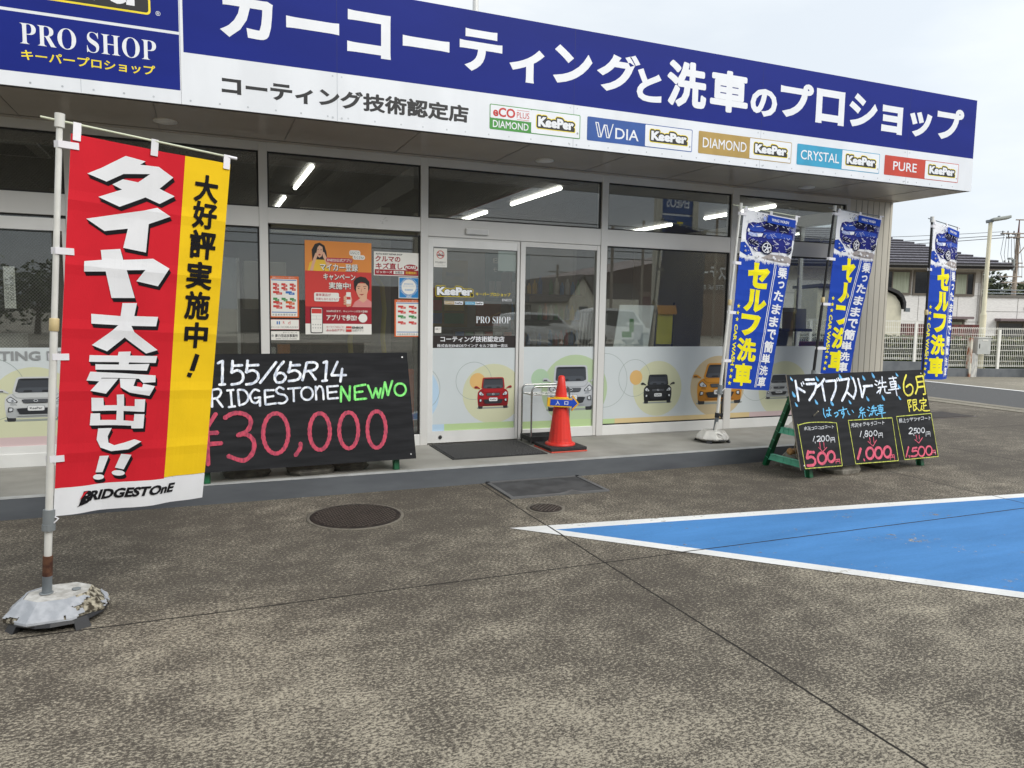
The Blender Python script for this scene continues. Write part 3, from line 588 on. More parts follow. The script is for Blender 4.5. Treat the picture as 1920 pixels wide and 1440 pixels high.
# ---------------------------------------------------------------- special materials
def ground_mat(name,dark,light,joints=True,paint=None):
    """weathered concrete: dark grime with pale worn speckle, broom lines and sawn joints (world metres)"""
    m=bpy.data.materials.new(name); m.use_nodes=True; n=m.node_tree.nodes; l=m.node_tree.links; p=n['Principled BSDF']
    t=n.new('ShaderNodeTexCoord').outputs['Object']
    def noise(sc,det,st=(1,1,1),ro=.6):
        q=n.new('ShaderNodeMapping'); q.inputs['Scale'].default_value=st; l.new(t,q.inputs[0])
        z=n.new('ShaderNodeTexNoise'); z.inputs['Scale'].default_value=sc; z.inputs['Detail'].default_value=det; z.inputs['Roughness'].default_value=ro; l.new(q.outputs[0],z.inputs[0]); return z.outputs[0]
    def mth(op,a,b=None,c=None):
        q=n.new('ShaderNodeMath'); q.operation=op
        for i,v in enumerate((a,b,c)):
            if v is None: continue
            if hasattr(v,'links'): l.new(v,q.inputs[i])
            else: q.inputs[i].default_value=v
        return q.outputs[0]
    big=noise(.5,3); mid=noise(4.5,5,(1,1.3,1),.65); fine=noise(76,4,(.66,1.1,1),.74); grit=noise(150,2,(.75,1.1,1),.6)
    # pale speckle breaks through the dark grime: thick where wheels wear the lot, thin near the kerb
    sy=n.new('ShaderNodeSeparateXYZ'); l.new(t,sy.inputs[0]); wr=n.new('ShaderNodeMapRange'); wr.inputs[1].default_value=5.6; wr.inputs[2].default_value=1.6; wr.inputs[3].default_value=0; wr.inputs[4].default_value=1; l.new(sy.outputs[1],wr.inputs[0])
    wear=mth('ADD',mth('MULTIPLY',wr.outputs[0],.085),mth('ADD',mth('MULTIPLY',mth('SUBTRACT',big,.5),.30),mth('MULTIPLY',mth('SUBTRACT',mid,.5),.22)))
    sp=mth('ADD',mth('ADD',mth('MULTIPLY',fine,.74),mth('MULTIPLY',grit,.40)),wear)
    mr=n.new('ShaderNodeMapRange'); mr.interpolation_type='SMOOTHSTEP'; mr.inputs[1].default_value=.556; mr.inputs[2].default_value=.745; l.new(sp,mr.inputs[0])
    r=n.new('ShaderNodeValToRGB'); e=r.color_ramp.elements; e[0].position=.0; e[0].color=(*dark,1); e[1].position=1; e[1].color=(*light,1)
    x=e.new(.45); x.color=tuple(dark[i]*.70+light[i]*.30 for i in range(3))+(1,)
    l.new(mr.outputs[0],r.inputs[0])
    col=r.outputs[0]
    if paint:
        q=n.new('ShaderNodeMix'); q.data_type='RGBA'; 
        wm=n.new('ShaderNodeMapRange'); wm.inputs[1].default_value=.625; wm.inputs[2].default_value=.68; wm.inputs[3].default_value=1; wm.inputs[4].default_value=.0
        l.new(mth('ADD',mth('MULTIPLY',noise(2.1,3),.50),mth('MULTIPLY',noise(22,5,(1,1,1),.7),.56)),wm.inputs[0]); l.new(wm.outputs[0],q.inputs[0])
        pr=n.new('ShaderNodeValToRGB'); pe=pr.color_ramp.elements; pe[0].position=.3; pe[1].position=.72
        pe[0].color=(*[c*.80 for c in paint],1); pe[1].color=(*[min(1,c*1.22+.012) for c in paint],1); l.new(mth('ADD',mth('MULTIPLY',noise(1.3,6,(.6,2.6,1),.65),.7),mth('MULTIPLY',fine,.3)),pr.inputs[0])
        l.new(col,q.inputs[6]); l.new(pr.outputs[0],q.inputs[7]); col=q.outputs[2]
    if joints:
        sx=n.new('ShaderNodeSeparateXYZ'); l.new(t,sx.inputs[0]); jit=mth('MULTIPLY',mth('SUBTRACT',noise(9,3),.5),.012)
        X=mth('ADD',sx.outputs[0],jit); Y=mth('ADD',sx.outputs[1],jit); d=None
        for ax,c in ((X,2.215),(X,6.2),(X,8.05),(X,-1.8),(Y,3.832),(Y,7.0),(Y,-.2)):
            q=mth('ABSOLUTE',mth('SUBTRACT',ax,c)); d=q if d is None else mth('MINIMUM',d,q)
        jm=n.new('ShaderNodeMapRange'); jm.inputs[1].default_value=.0045; jm.inputs[2].default_value=.0085; l.new(d,jm.inputs[0])
        q=n.new('ShaderNodeMix'); q.data_type='RGBA'; l.new(jm.outputs[0],q.inputs[0]); q.inputs[6].default_value=(.018,.015,.012,1); l.new(col,q.inputs[7]); col=q.outputs[2]
    l.new(col,p.inputs['Base Color']); p.inputs['Roughness'].default_value=.88; p.inputs['Specular IOR Level'].default_value=.35
    bp=n.new('ShaderNodeBump'); bp.inputs['Strength'].default_value=.35 if not paint else .12; bp.inputs['Distance'].default_value=.004; l.new(mth('ADD',fine,grit),bp.inputs['Height']); l.new(bp.outputs[0],p.inputs['Normal'])
    return m
def glass_mat(name,tint=(.93,.95,.94),wire=True,f0=.135):
    """thin architectural glass: see-through plus a mirror reflection that grows towards grazing, with wire mesh cast in"""
    m=bpy.data.materials.new(name); m.use_nodes=True; n=m.node_tree.nodes; l=m.node_tree.links; n.remove(n['Principled BSDF'])
    o=n['Material Output']; tr=n.new('ShaderNodeBsdfTransparent'); tr.inputs[0].default_value=(*tint,1)
    gl=n.new('ShaderNodeBsdfGlossy'); gl.inputs['Roughness'].default_value=.0; gl.inputs[0].default_value=(.95,.98,1,1)
    lw=n.new('ShaderNodeLayerWeight'); lw.inputs[0].default_value=.5
    pw=n.new('ShaderNodeMath'); pw.operation='POWER'; pw.inputs[1].default_value=5; l.new(lw.outputs['Facing'],pw.inputs[0])
    ma=n.new('ShaderNodeMath'); ma.operation='MULTIPLY_ADD'; ma.inputs[1].default_value=.95; ma.inputs[2].default_value=f0; l.new(pw.outputs[0],ma.inputs[0])
    ms=n.new('ShaderNodeMixShader'); l.new(ma.outputs[0],ms.inputs[0]); l.new(tr.outputs[0],ms.inputs[1]); l.new(gl.outputs[0],ms.inputs[2]); out=ms
    if wire:
        t=n.new('ShaderNodeTexCoord'); sx=n.new('ShaderNodeSeparateXYZ'); l.new(t.outputs['Object'],sx.inputs[0])
        def mth(op,a,b=None):
            q=n.new('ShaderNodeMath'); q.operation=op
            for i,v in enumerate((a,b)):
                if v is None: continue
                if hasattr(v,'links'): l.new(v,q.inputs[i])
                else: q.inputs[i].default_value=v
            return q.outputs[0]
        h=mth('ADD',sx.outputs[0],sx.outputs[1])
        d=None
        for op in ('ADD','SUBTRACT'):
            q=mth('PINGPONG',mth(op,h,mth('MULTIPLY',sx.outputs[2],.9)),.0125); d=q if d is None else mth('MINIMUM',d,q)
        k=mth('MULTIPLY',mth('LESS_THAN',d,.0009),.75)
        df=n.new('ShaderNodeBsdfDiffuse'); df.inputs[0].default_value=(.22,.22,.2,1)
        m2=n.new('ShaderNodeMixShader'); l.new(k,m2.inputs[0]); l.new(ms.outputs[0],m2.inputs[1]); l.new(df.outputs[0],m2.inputs[2]); out=m2
    l.new(out.outputs[0],o.inputs[0]); return m
def siding_mat(name,col,pitch=.1):
    """vertical metal siding: grooves are geometry-free lines of the cladding itself"""
    m=mat(name,col,.42,var=.05,scale=1.5); n=m.node_tree.nodes; l=m.node_tree.links
    return m
CONC=ground_mat('weathered_concrete',S('#504a42'),S('#b2a996'))
ASPH=mat('asphalt',(.060,.060,.061),.9,col2=(.105,.105,.104),scale=120,bump=.5,bscale=300)
PALEC=ground_mat('pale_concrete',S('#777266'),S('#c0b8a6'),joints=False)
BLUEP=ground_mat('blue_road_paint',S('#6b675e'),S('#b9b2a4'),paint=S('#4580ba'))
WHITEP=ground_mat('white_road_paint',S('#8d887c'),S('#c4beb0'),paint=(.74,.74,.72))
GLASS=glass_mat('wired_glass'); GLASS2=glass_mat('clear_glass',wire=False)
ALU=mat('anodised_aluminium',S('#d4d3cf'),.45,.1,var=.025,scale=2,stretch=(1,1,.4))
ALUW=mat('pale_aluminium',S('#e0e0dd'),.4,.1,var=.04,scale=3)
GASK=mat('dark_gasket',(.02,.02,.02),.6)
SOFF=mat('soffit_metal',S('#aca295'),.25,.0,var=.05,scale=1.2,spec=.6)
SIGNW=mat('sign_white',S('#e4e7eb'),.35,var=.035,scale=1.6,stretch=(2.2,1,.5))
SIGNB=mat('sign_blue',S('#18277e'),.5,spec=.15,var=.05,scale=1.4,stretch=(.5,1,2))
WHT=mat('vinyl_white',S('#e9ebee'),.35,var=.02); BLK=mat('vinyl_black',(.012,.012,.013),.4); YEL=mat('vinyl_yellow',S('#f4dc2c'),.35)
SIDING=mat('cream_siding',S('#c9c4b5'),.4,.0,var=.04,scale=2,stretch=(1,1,.3))
GROOVE=mat('siding_groove',S('#8d887c'),.6)
# ---------------------------------------------------------------- ground, roads, markings
g=MB(); g.add([(-600,-600,0),(900,-600,0),(900,900,0),(-600,900,0)],[(0,1,2,3)],CONC); struct(g,'ground')
g=MB(); g.add([(12.85,-60,.004),(16.0,-60,.004),(16.0,60,.004),(12.85,60,.004)],[(0,1,2,3)],ASPH); struct(g,'asphalt_road')
g=MB(); g.box(12.25,-60,.0,12.56,60,.009,PALEC); g.box(12.585,-60,0,12.84,60,.012,PALEC); struct(g,'gutter')
g=MB(); g.add([(16.02,-60,.006),(40,-60,.006),(40,60,.006),(16.02,60,.006)],[(0,1,2,3)],PALEC); struct(g,'pale_pavement')
g=MB(); g.add([(15.86,-60,.010),(16.0,-60,.010),(16.0,60,.010),(15.86,60,.010)],[(0,1,2,3)],WHITEP); tag(struct(g,'white_road_line'))
g=MB(); g.add([(16.8,10.9,.011),(16.88,10.9,.011),(19,8.2,.011),(18.92,8.2,.011)],[(0,1,2,3)],WHITEP); struct(g,'bay_line')
AP=Vector((1.94,4.682)); du=Vector((4.611,-.514)).normalized(); dl=Vector((2.131,-2.138)).normalized(); bis=(du+dl).normalized()
sn=math.sin(math.acos(du.dot(dl))/2); API=AP+bis*(.105/sn)
e1=AP+du*8; e2=AP+dl*8; f1=API+du*7.6; f2=API+dl*7.6
g=MB(); g.add([(AP.x,AP.y,.004),(e2.x,e2.y,.004),(f2.x,f2.y,.004),(API.x,API.y,.004),(f1.x,f1.y,.004),(e1.x,e1.y,.004)],[(0,1,2,3),(0,3,4,5)],WHITEP); struct(g,'white_marking_line')
g=MB(); g.add([(API.x,API.y,.004),(f2.x,f2.y,.004),(f1.x,f1.y,.004)],[(0,1,2)],BLUEP); struct(g,'blue_marking')
PT=mat('walkway_top',S('#85837c'),.7,col2=S('#a09e97'),scale=2.6,lo=.32,hi=.7,bump=.15,detail=7); PF=mat('walkway_edge_paint',S('#4c4f54'),.6,col2=S('#666a6e'),scale=3.2,stretch=(.35,1,1.4),lo=.3,hi=.68,bump=.1,bscale=30); PE=mat('walkway_pale_edge',S('#a7a8a6'),.7,var=.1,scale=9)
g=MB(); g.box(-14,6.10,0,7.72,7.5,.15,PT); g.box(-14,6.02,0,7.72,6.098,.146,PF); g.add([(-14,6.02,.1482),(7.72,6.02,.1482),(7.72,6.0985,.1502),(-14,6.0985,.1502)],[(0,1,2,3)],PE); struct(g,'raised_walkway')  # top surface, dark front face, paler strip along the front top edge
# manholes
IRON=mat('rusty_iron',(.022,.016,.013),.7,.3,col2=(.045,.033,.026),scale=25,bump=.2); STUD=mat('worn_iron',(.12,.10,.085),.5,.4)
RIMC=mat('manhole_rim',S('#6e685d'),.85,var=.15,scale=30)
def manhole(x,y,r,label,cells):
    t=thing('manhole_cover',(x,y,0),label,'manhole cover','manhole covers in the concrete')
    b=MB(); b.lathe((x,y,0),[(r+.022,0),(r+.022,.006),(r+.002,.006)],RIMC,40); b.build('frame',t)
    b=MB(); b.lathe((x,y,0),[(r,.0),(r,.007),(r-.012,.009),(r-.02,.009)],IRON,40); b.build('cover',t)
    b=MB(); k=cells
    for i in range(-k,k+1):
        for j in range(-k,k+1):
            px,py=i*(r*.93)/k,j*(r*.93)/k
            if (i+j)%2==0 and px*px+py*py<(r*.9)**2:
                q=r*.33/k; b.box(x+px-q,y+py-q,.0085,x+px+q,y+py+q,.0125,STUD)
    b.build('studs',t)
    return t
manhole(.998,5.33,.325,'large round studded iron manhole cover in front of the tyre price board',15)
manhole(2.402,5.075,.125,'small round iron manhole cover beside the flat black mat',6)
t=thing('manhole_cover',(10.6,8.1,0),'square dark steel pit cover lying beyond the car wash price board','manhole cover','manhole covers in the concrete')
b=MB(); b.box(10.0,7.85,0,11.0,8.4,.012,IRON); b.build('cover',t); b=MB(); b.box(9.96,7.81,0,11.04,8.44,.006,STUD); b.build('frame',t)
# mats
RUB=mat('black_rubber',(.022,.022,.023),.75,var=.2,scale=40,bump=.3,bscale=200); RUBG=mat('grey_rubber',(.055,.055,.056),.8,var=.25,scale=5); RUBE=mat('rubber_edge',(.12,.12,.12),.6)
t=thing('floor_mat',(2.7,5.73,0),'flat worn black rubber mat on the concrete below the kerb','mat')
b=MB(); c=[(2.258,6.015),(3.16,6.005),(3.151,5.415),(2.255,5.434)]; nu,nv=16,10; vs=[];fs=[]
for i in range(nu+1):
    for j in range(nv+1):
        a=i/nu;q=j/nv; x=(c[0][0]*(1-a)+c[1][0]*a)*(1-q)+(c[3][0]*(1-a)+c[2][0]*a)*q; y=(c[0][1]*(1-a)+c[1][1]*a)*(1-q)+(c[3][1]*(1-a)+c[2][1]*a)*q
        z=.008+(.022*math.exp(-((a-.62)/.06)**2)*max(0,q-.6)*2.5 if q>.6 else 0); vs.append((x,y,z))
for i in range(nu):
    for j in range(nv): fs.append((i*(nv+1)+j,i*(nv+1)+j+1,(i+1)*(nv+1)+j+1,(i+1)*(nv+1)+j))
b.add(vs,fs,RUBG,True); b.build('mat_sheet',t)
b=MB()
for k in range(4):
    p,q=Vector((*c[k],0)),Vector((*c[(k+1)%4],0)); d=(q-p).normalized(); nn=Vector((-d.y,d.x,0))*-.035
    if k==2: continue
    b.prism([p,q,q+nn,p+nn],(0,0,.014),RUBE)
for i in range(nu):
    a0,a1=i/nu,(i+1)/nu
    P0,P1=vs[i*(nv+1)+nv],vs[(i+1)*(nv+1)+nv]
    b.add([(P0[0],P0[1]-.006,P0[2]+.004),(P1[0],P1[1]-.006,P1[2]+.004),(P1[0],P1[1]+.03,P1[2]+.003),(P0[0],P0[1]+.03,P0[2]+.003),(P0[0],P0[1]-.008,0),(P1[0],P1[1]-.008,0)],[(0,1,2,3),(4,5,1,0)],RUBE)
b.build('border',t)
DM=mat('doormat_pile',(.018,.018,.019),.95,col2=(.13,.13,.13),scale=95,lo=.5,hi=.62,bump=.8,bscale=120)
t=thing('door_mat',(2.55,6.77,.15),'dark ribbed entrance mat in front of the sliding glass door','mat')
b=MB(); b.box(2.10,6.40,.15,3.0,7.14,.160,DM); b.build('pile',t)
b=MB(); 
for a in ((2.075,6.375,2.1,7.14),(3.0,6.375,3.025,7.14),(2.1,6.375,3.0,6.4)): b.box(a[0],a[1],.15,a[2],a[3],.157,RUB)
b.build('border',t)
# ---------------------------------------------------------------- shop building
SH=thing('shop_building',(3.5,7.2,0),'low car care shop with glass front, aluminium frames and deep eave','shop')
M0,M1,M2,M3,M4,ME=(-1.02,-.96),(.49,.565),(1.985,2.06),(3.985,4.065),(5.70,5.80),7.45
FR=7.17
b=MB()
for k,(a,c) in enumerate((M0,M1,M2,M3,M4,(ME,ME+.06),(-4.05,-3.97))): b=MB(); b.box(a,FR,.15,c,FR+.10,2.97,ALU,.004); b.build('mullion',SH)
edges=[-3.97,M0[0],M0[1],M1[0],M1[1],M2[0],M2[1],M3[0],M3[1],M4[0],M4[1],ME]
bays=[(edges[i],edges[i+1]) for i in range(0,len(edges),2)]
for a,c in bays: b=MB(); b.box(a,FR+.004,2.895,c,FR+.09,2.97,ALU); b.build('head_rail',SH)
for i,(a,c) in enumerate(bays): b=MB(); b.box(a,FR+.006,2.225 if i!=2 else 2.262,c,FR+.095,2.40,ALU,.003); (b.build('transom_rail',SH) if i!=2 else None); TB=b if i==2 else (TB if i>2 else None)
SCR=mat('tape_residue',S('#c9c8c4'),.7)
b=TB; rr=random.Random(3); sh=Sheet(lambda u,v,h:(u,FR+.0055-h,v))
for cx,cz in ((.93,2.37),(1.22,2.30),(1.34,2.315),(1.62,2.33),(1.63,2.36),(1.45,2.29),(1.12,2.285)):
    for _ in range(5):
        x=cx+rr.uniform(-.03,.03);z=cz+rr.uniform(-.02,.02); a=rr.uniform(0,3); w_=rr.uniform(.004,.012)
        sh.poly([(x+w_*1.6*math.cos(a+k*1.26)*rr.uniform(.4,1),z+w_*math.sin(a+k*1.26)*rr.uniform(.4,1)) for k in range(5)],SCR); sh.up()
sh.step=.0001; sh.q=[(q[0],q[1],q[2],.0006+i*.00004) for i,q in enumerate(sh.q)]; sh.emit(b); b.build('transom_rail',SH)
for i,(a,c) in enumerate(bays):
    if i in (3,): continue
    b=MB(); b.box(a,FR+.004,.15,c,FR+.10,.262,ALUW,.003); b.build('sill_rail',SH)
# walls, roof, soffit
b=MB(); b.box(ME+.06,FR+.004,.0,8.235,FR+.14,2.968,SIDING)
for k in range(1,8): x=ME+.06+k*.0975; b.box(x-.003,FR+.0015,.15,x+.003,FR+.0045,2.966,GROOVE)
b.build('front_wall',SH)
b=MB(); W0,W1=8.10,8.235
b.box(W0,FR+.142,.0,W1,8.0,2.968,SIDING); b.box(W0,9.35,0,W1,13.2,2.968,SIDING); b.box(W0,8.0,0,W1,9.35,.95,SIDING); b.box(W0,8.0,2.8,W1,9.35,2.968,SIDING)
b.build('side_wall',SH)
b=MB(); b.box(8.15,8.0,.95,8.17,9.35,2.8,GLASS2); pn=b.build('side_window',SH)
b=MB(); 
for y in (8.0,8.64,9.31): b.box(8.13,y,.95,8.19,y+.04,2.8,ALU)
b.box(8.132,8.04,1.0,8.188,8.64,1.03,ALU); b.build('window_frame',pn)
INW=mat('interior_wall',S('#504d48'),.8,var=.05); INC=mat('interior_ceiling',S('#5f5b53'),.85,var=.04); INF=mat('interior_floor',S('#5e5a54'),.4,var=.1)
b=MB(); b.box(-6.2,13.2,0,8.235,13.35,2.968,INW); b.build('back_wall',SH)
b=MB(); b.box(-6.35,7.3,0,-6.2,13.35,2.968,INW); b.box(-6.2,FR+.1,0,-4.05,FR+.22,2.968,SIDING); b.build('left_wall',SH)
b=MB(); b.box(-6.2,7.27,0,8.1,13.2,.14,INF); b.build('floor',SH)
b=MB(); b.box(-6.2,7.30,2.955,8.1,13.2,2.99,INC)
SEAM=mat('ceiling_seam',S('#57534b'),.8)
for k in range(13): b.box(-5.5+k*.91,7.4,2.9525,-5.496+k*.91,13.1,2.956,SEAM)
b.build('ceiling',SH)
b=MB(); b.box(2.0,7.5,2.72,2.14,13.1,2.95,mat('dark_beam',S('#3b3732'),.7)); b.build('beam',SH)
b=MB(); b.box(-6.3,6.15,2.97,8.24,7.3,2.985,SOFF)
for k in range(-6,9): 
    x=.703+k*1.0
    if -6.2<x<8.2: b.box(x-.0025,6.155,2.968,x+.0025,7.165,2.9705,mat('soffit_seam',S('#6c655c'),.5))
b.box(-6.25,7.06,2.9665,8.2,7.066,2.9702,mat('soffit_seam','#6c655c'))
b.build('soffit',SH)
b=MB(); b.box(-6.35,6.17,2.99,8.235,13.4,3.05,SIGNW); b.box(-6.35,6.17,3.05,8.235,13.4,3.9,mat('roof_grey',S('#7f8285'),.7)); b.build('roof',SH)
# windows: panes, gaskets and printed film
def pane(a,c,z0,z1,name='window'):
    f=MB(); y=FR+.035; w_=.014
    for r in ((a,z0,a+w_,z1),(c-w_,z0,c,z1),(a+w_,z0,c-w_,z0+w_),(a+w_,z1-w_,c-w_,z1)): f.box(r[0],y-.012,r[1],r[2],y+.014,r[3],GASK)
    fo=f.build(name,SH); p=MB(); p.box(a+w_,y-.002,z0+w_,c-w_,y+.004,z1-w_,GLASS); p.build('pane',fo); return fo
win={}
for i,(a,c) in enumerate(bays):
    win[i,'u']=pane(a,c,2.40,2.895)
    if i==3: continue
    win[i,'l']=pane(a,c,.262,2.225)
FILM=S('#d3dcde')
def fmat(h,nm): return mat('film_'+nm,S(h),.4,var=.02,scale=2)
fB,fGy,fYc,fGc,fOc,fOr=fmat('#c8cfd0','base'),fmat('#8c8f90','letter'),fmat('#c9cbab','straw_disc'),fmat('#b0c39e','green_disc'),fmat('#c3b391','tan_disc'),fmat('#d8b070','orange_dot')
fLn,fGb,fTb,fPb,fBb,fG2=fmat('#8f9d98','thin_line'),fmat('#b4cc95','green_band'),fmat('#d3bd8d','tan_band'),fmat('#c9b3b3','pink_band'),fmat('#b2cbdf','blue_band'),fmat('#a9c4a5','small_green')
dk,dk2,lampm,plate,chrome=fmat('#2a2c30','tyre'),fmat('#3c4046','windscreen'),fmat('#c9ced2','headlamp'),fmat('#d9dbdb','plate'),fmat('#7c8086','grille')
SHD=fmat('#8f9691','car_shadow')
def rounded(p,k=.17):
    """cut the corners of an outline twice, so that printed shapes look drawn from a photograph"""
    for _ in range(2):
        o=[]
        for i in range(len(p)):
            a,b,c=p[i-1],p[i],p[(i+1)%len(p)]; o+=[(b[0]+(a[0]-b[0])*k*.6,b[1]+(a[1]-b[1])*k*.6),(b[0]+(c[0]-b[0])*k*.6,b[1]+(c[1]-b[1])*k*.6)]
        p=o
    return p
def car_art(s,x0,x1,z0,z1,body,bodyd,roofw=.62,tall=False):
    """front view of a car, as printed on the film"""
    W=x1-x0; Hh=z1-z0; X=lambda a:x0+a*W; Z=lambda q:z0+q*Hh; L0=s.lay
    P=lambda pts,m: (s.poly([(X(a),Z(q)) for a,q in rounded(pts)],m),s.up())
    P([(.0,.0),(1,.0),(1.02,.05),(-.02,.05)],SHD)
    for sg in (0,1):
        f=lambda a:a if sg==0 else 1-a
        P([(f(.03),.0),(f(.17),.0),(f(.17),.3),(f(.02),.3)],dk)
    P([(.02,.12),(.06,.08),(.94,.08),(.98,.12),(1.0,.34),(.99,.52),(.93,.60),(.86,.64),(.14,.64),(.07,.60),(.01,.52),(.0,.34)],body)
    a=(1-roofw)/2
    P([(.12,.62),(a+.01,.97),(a+.06,1.0),(1-a-.06,1.0),(1-a-.01,.97),(.88,.62)],body)
    P([(.03,.30),(.97,.30),(.98,.12),(.94,.085),(.06,.085),(.02,.12)],bodyd); P([(.04,.36),(.96,.36),(.97,.31),(.03,.31)],body)
    P([(.22,.60),(.40,.60),(.38,.53),(.27,.53)],fmat('#e8eaea','car_gleam') if body.name!='film_car_black' else fmat('#5c6066','car_gleam_dark')); P([(.10,.42),(.18,.40),(.2,.36),(.08,.37)],bodyd); P([(.90,.42),(.82,.40),(.8,.36),(.92,.37)],bodyd)
    P([(.165,.645),(a+.045,.945),(a+.08,.965),(1-a-.08,.965),(1-a-.045,.945),(.835,.645)],dk2)
    P([(.19,.66),(.81,.66),(.76,.76),(.24,.76)],fmat('#4b5057','glass_low')); P([(a+.07,.92),(1-a-.07,.92),(1-a-.085,.955),(a+.085,.955)],fmat('#24272b','glass_top')); P([(.30,.66),(.45,.66),(.44,.70),(.32,.70)],dk); P([(.60,.66),(.72,.66),(.70,.70),(.61,.70)],dk)
    P([(.11,.63),(.89,.63),(.80,.52),(.20,.52)],bodyd)
    P([(.13,.625),(.87,.625),(.79,.53),(.21,.53)],body)
    for sg in (0,1):
        f=lambda q:q if sg==0 else 1-q
        P([(f(.03),.50),(f(.10),.57),(f(.21),.455),(f(.20),.42),(f(.06),.43)],dk)
        P([(f(.045),.495),(f(.10),.55),(f(.195),.45),(f(.18),.43),(f(.07),.44)],lampm)
        P([(f(.10),.46),(f(.13),.50),(f(.16),.455),(f(.13),.44)],chrome)
        P([(f(.0),.66),(f(-.09),.655),(f(-.10),.71),(f(-.06),.735),(f(.0),.72),(f(.08),.65),(f(.07),.63)],body)
        P([(f(-.005),.665),(f(-.08),.665),(f(-.085),.69),(f(-.01),.69)],dk)
        P([(f(.05),.21),(f(.13),.23),(f(.14),.31),(f(.06),.33)],dk)
        P([(f(.07),.235),(f(.12),.245),(f(.125),.30),(f(.075),.305)],lampm)
    P([(.27,.50),(.73,.50),(.70,.41),(.30,.41)],dk)
    for q in (.43,.455,.48): P([(.29,q),(.71,q),(.71,q+.008),(.29,q+.008)],chrome)
    s.disc(X(.5),Z(.465),.035*W,.03*Hh,lampm); s.up(); s.disc(X(.5),Z(.465),.024*W,.02*Hh,dk2); s.up()
    P([(.18,.30),(.82,.30),(.76,.16),(.24,.16)],dk)
    P([(.20,.155),(.80,.155),(.82,.125),(.18,.125)],bodyd)
    P([(.36,.235),(.64,.235),(.64,.355),(.36,.355)],chrome); P([(.368,.241),(.632,.241),(.632,.349),(.368,.349)],plate)
    s.text('KeePer',(X(.40),Z(.27),X(.60),Z(.32)),dk,bold=.02); s.up()
    s.lay=L0
cars={'white':(fmat('#c3c6c6','car_white'),fmat('#a4a8a9','car_white_shade')),'red':(fmat('#a3191f','car_red'),fmat('#7a1217','car_red_shade')),'silver':(fmat('#b9bdc1','car_silver'),fmat('#989da2','car_silver_shade')),'black':(fmat('#2f3134','car_black'),fmat('#1d1f21','car_black_shade')),'orange':(fmat('#c98a2e','car_orange'),fmat('#a56d1f','car_orange_shade'))}
def clip_poly_rect(pts,a,c):
    """keep the part of a flat polygon between u=a and u=c"""
    for k,sg in ((a,1),(c,-1)):
        o=[]
        for i in range(len(pts)):
            p,q=pts[i],pts[(i+1)%len(pts)]; pi,qi=(p[0]-k)*sg>=0,(q[0]-k)*sg>=0
            if pi: o.append(p)
            if pi!=qi:
                t=(k-p[0])/(q[0]-p[0]); o.append((k,p[1]+t*(q[1]-p[1])))
        pts=o
        if len(pts)<3: return []
    return pts
def film(i,a,c,z0,z1,draw,parent,y=None):
    y0=(FR+.031) if y is None else y
    s=Sheet(lambda u,v,h:(u,y0-h,v),.00022,.0002); s.rect(a,z0,c,z1,fB); s.up(); draw(s); q=[]
    for vs,fs,m,h in s.q:
        if all(a-1e-6<=v[0]<=c+1e-6 for v in vs): q.append((vs,fs,m,h)); continue
        for f in fs:
            p=clip_poly_rect([vs[k] for k in f],a,c)
            if p: q.append((p,[list(range(len(p)))],m,h))
    s.q=q; b=MB(); s.emit(b); return b.build('film',parent)
def bands(s,segs,z0=.262,z1=.335):
    for a,c,m in segs: s.rect(a,z0,c,z1,m)
def d_left(s):
    s.disc(-1.30,.62,.34,.36,fYc); s.up(); s.disc(-1.64,.83,.1,.1,fOr); s.up(); s.ring(-1.62,.80,.26,.26,.004,fLn); s.up(); bands(s,[(-3.97,-1.02,fPb)],.325,.40); s.up()
    car_art(s,-1.515,-1.07,.53,.90,*cars['white']); s.text('CAR COATING FOR YOU',(-2.08,1.035,-.68,1.112),fGy,lay=s.lay+22,bold=.03)
film(0,-3.95,-1.055,.325,1.14,d_left,win[0,'l'])
def d_m0(s): 
    s.disc(.1,.66,.33,.33,fGc); s.up(); bands(s,[(-.95,.48,fBb)]); s.ring(-.3,.8,.2,.2,.004,fLn)
def d_3(s):
    s.disc(3.727,.668,.40,.38,fGc); s.disc(4.786,.655,.325,.315,fYc); s.disc(5.625,.66,.39,.362,fOc); s.up()
    s.ring(4.10,.76,.28,.30,.004,fLn); s.up(); s.ring(4.475,.78,.205,.21,.004,fLn); s.up(); s.disc(4.495,.785,.082,.083,fOr); s.up()
    bands(s,[(3.0,4.235,fGb),(4.235,6.105,fTb)],.262,.33); s.up()
    car_art(s,4.60,4.975,.485,.815,*cars['black'],roofw=.68); car_art(s,5.33,5.98,.45,.935,*cars['orange'])
film(4,4.065,5.70,.276,1.133,d_3,win[4,'l'])
def d_4(s):
    s.disc(5.625,.66,.39,.362,fOc); s.disc(6.62,.60,.385,.35,fYc); s.up(); s.ring(6.2,.72,.25,.25,.004,fLn); bands(s,[(5.80,6.11,fTb),(6.11,7.45,fPb)],.276,.335); s.up()
    car_art(s,5.33,5.98,.45,.935,*cars['orange']); car_art(s,6.345,6.74,.485,.79,*cars['white'])
film(5,5.81,7.44,.276,1.133,d_4,win[5,'l'])
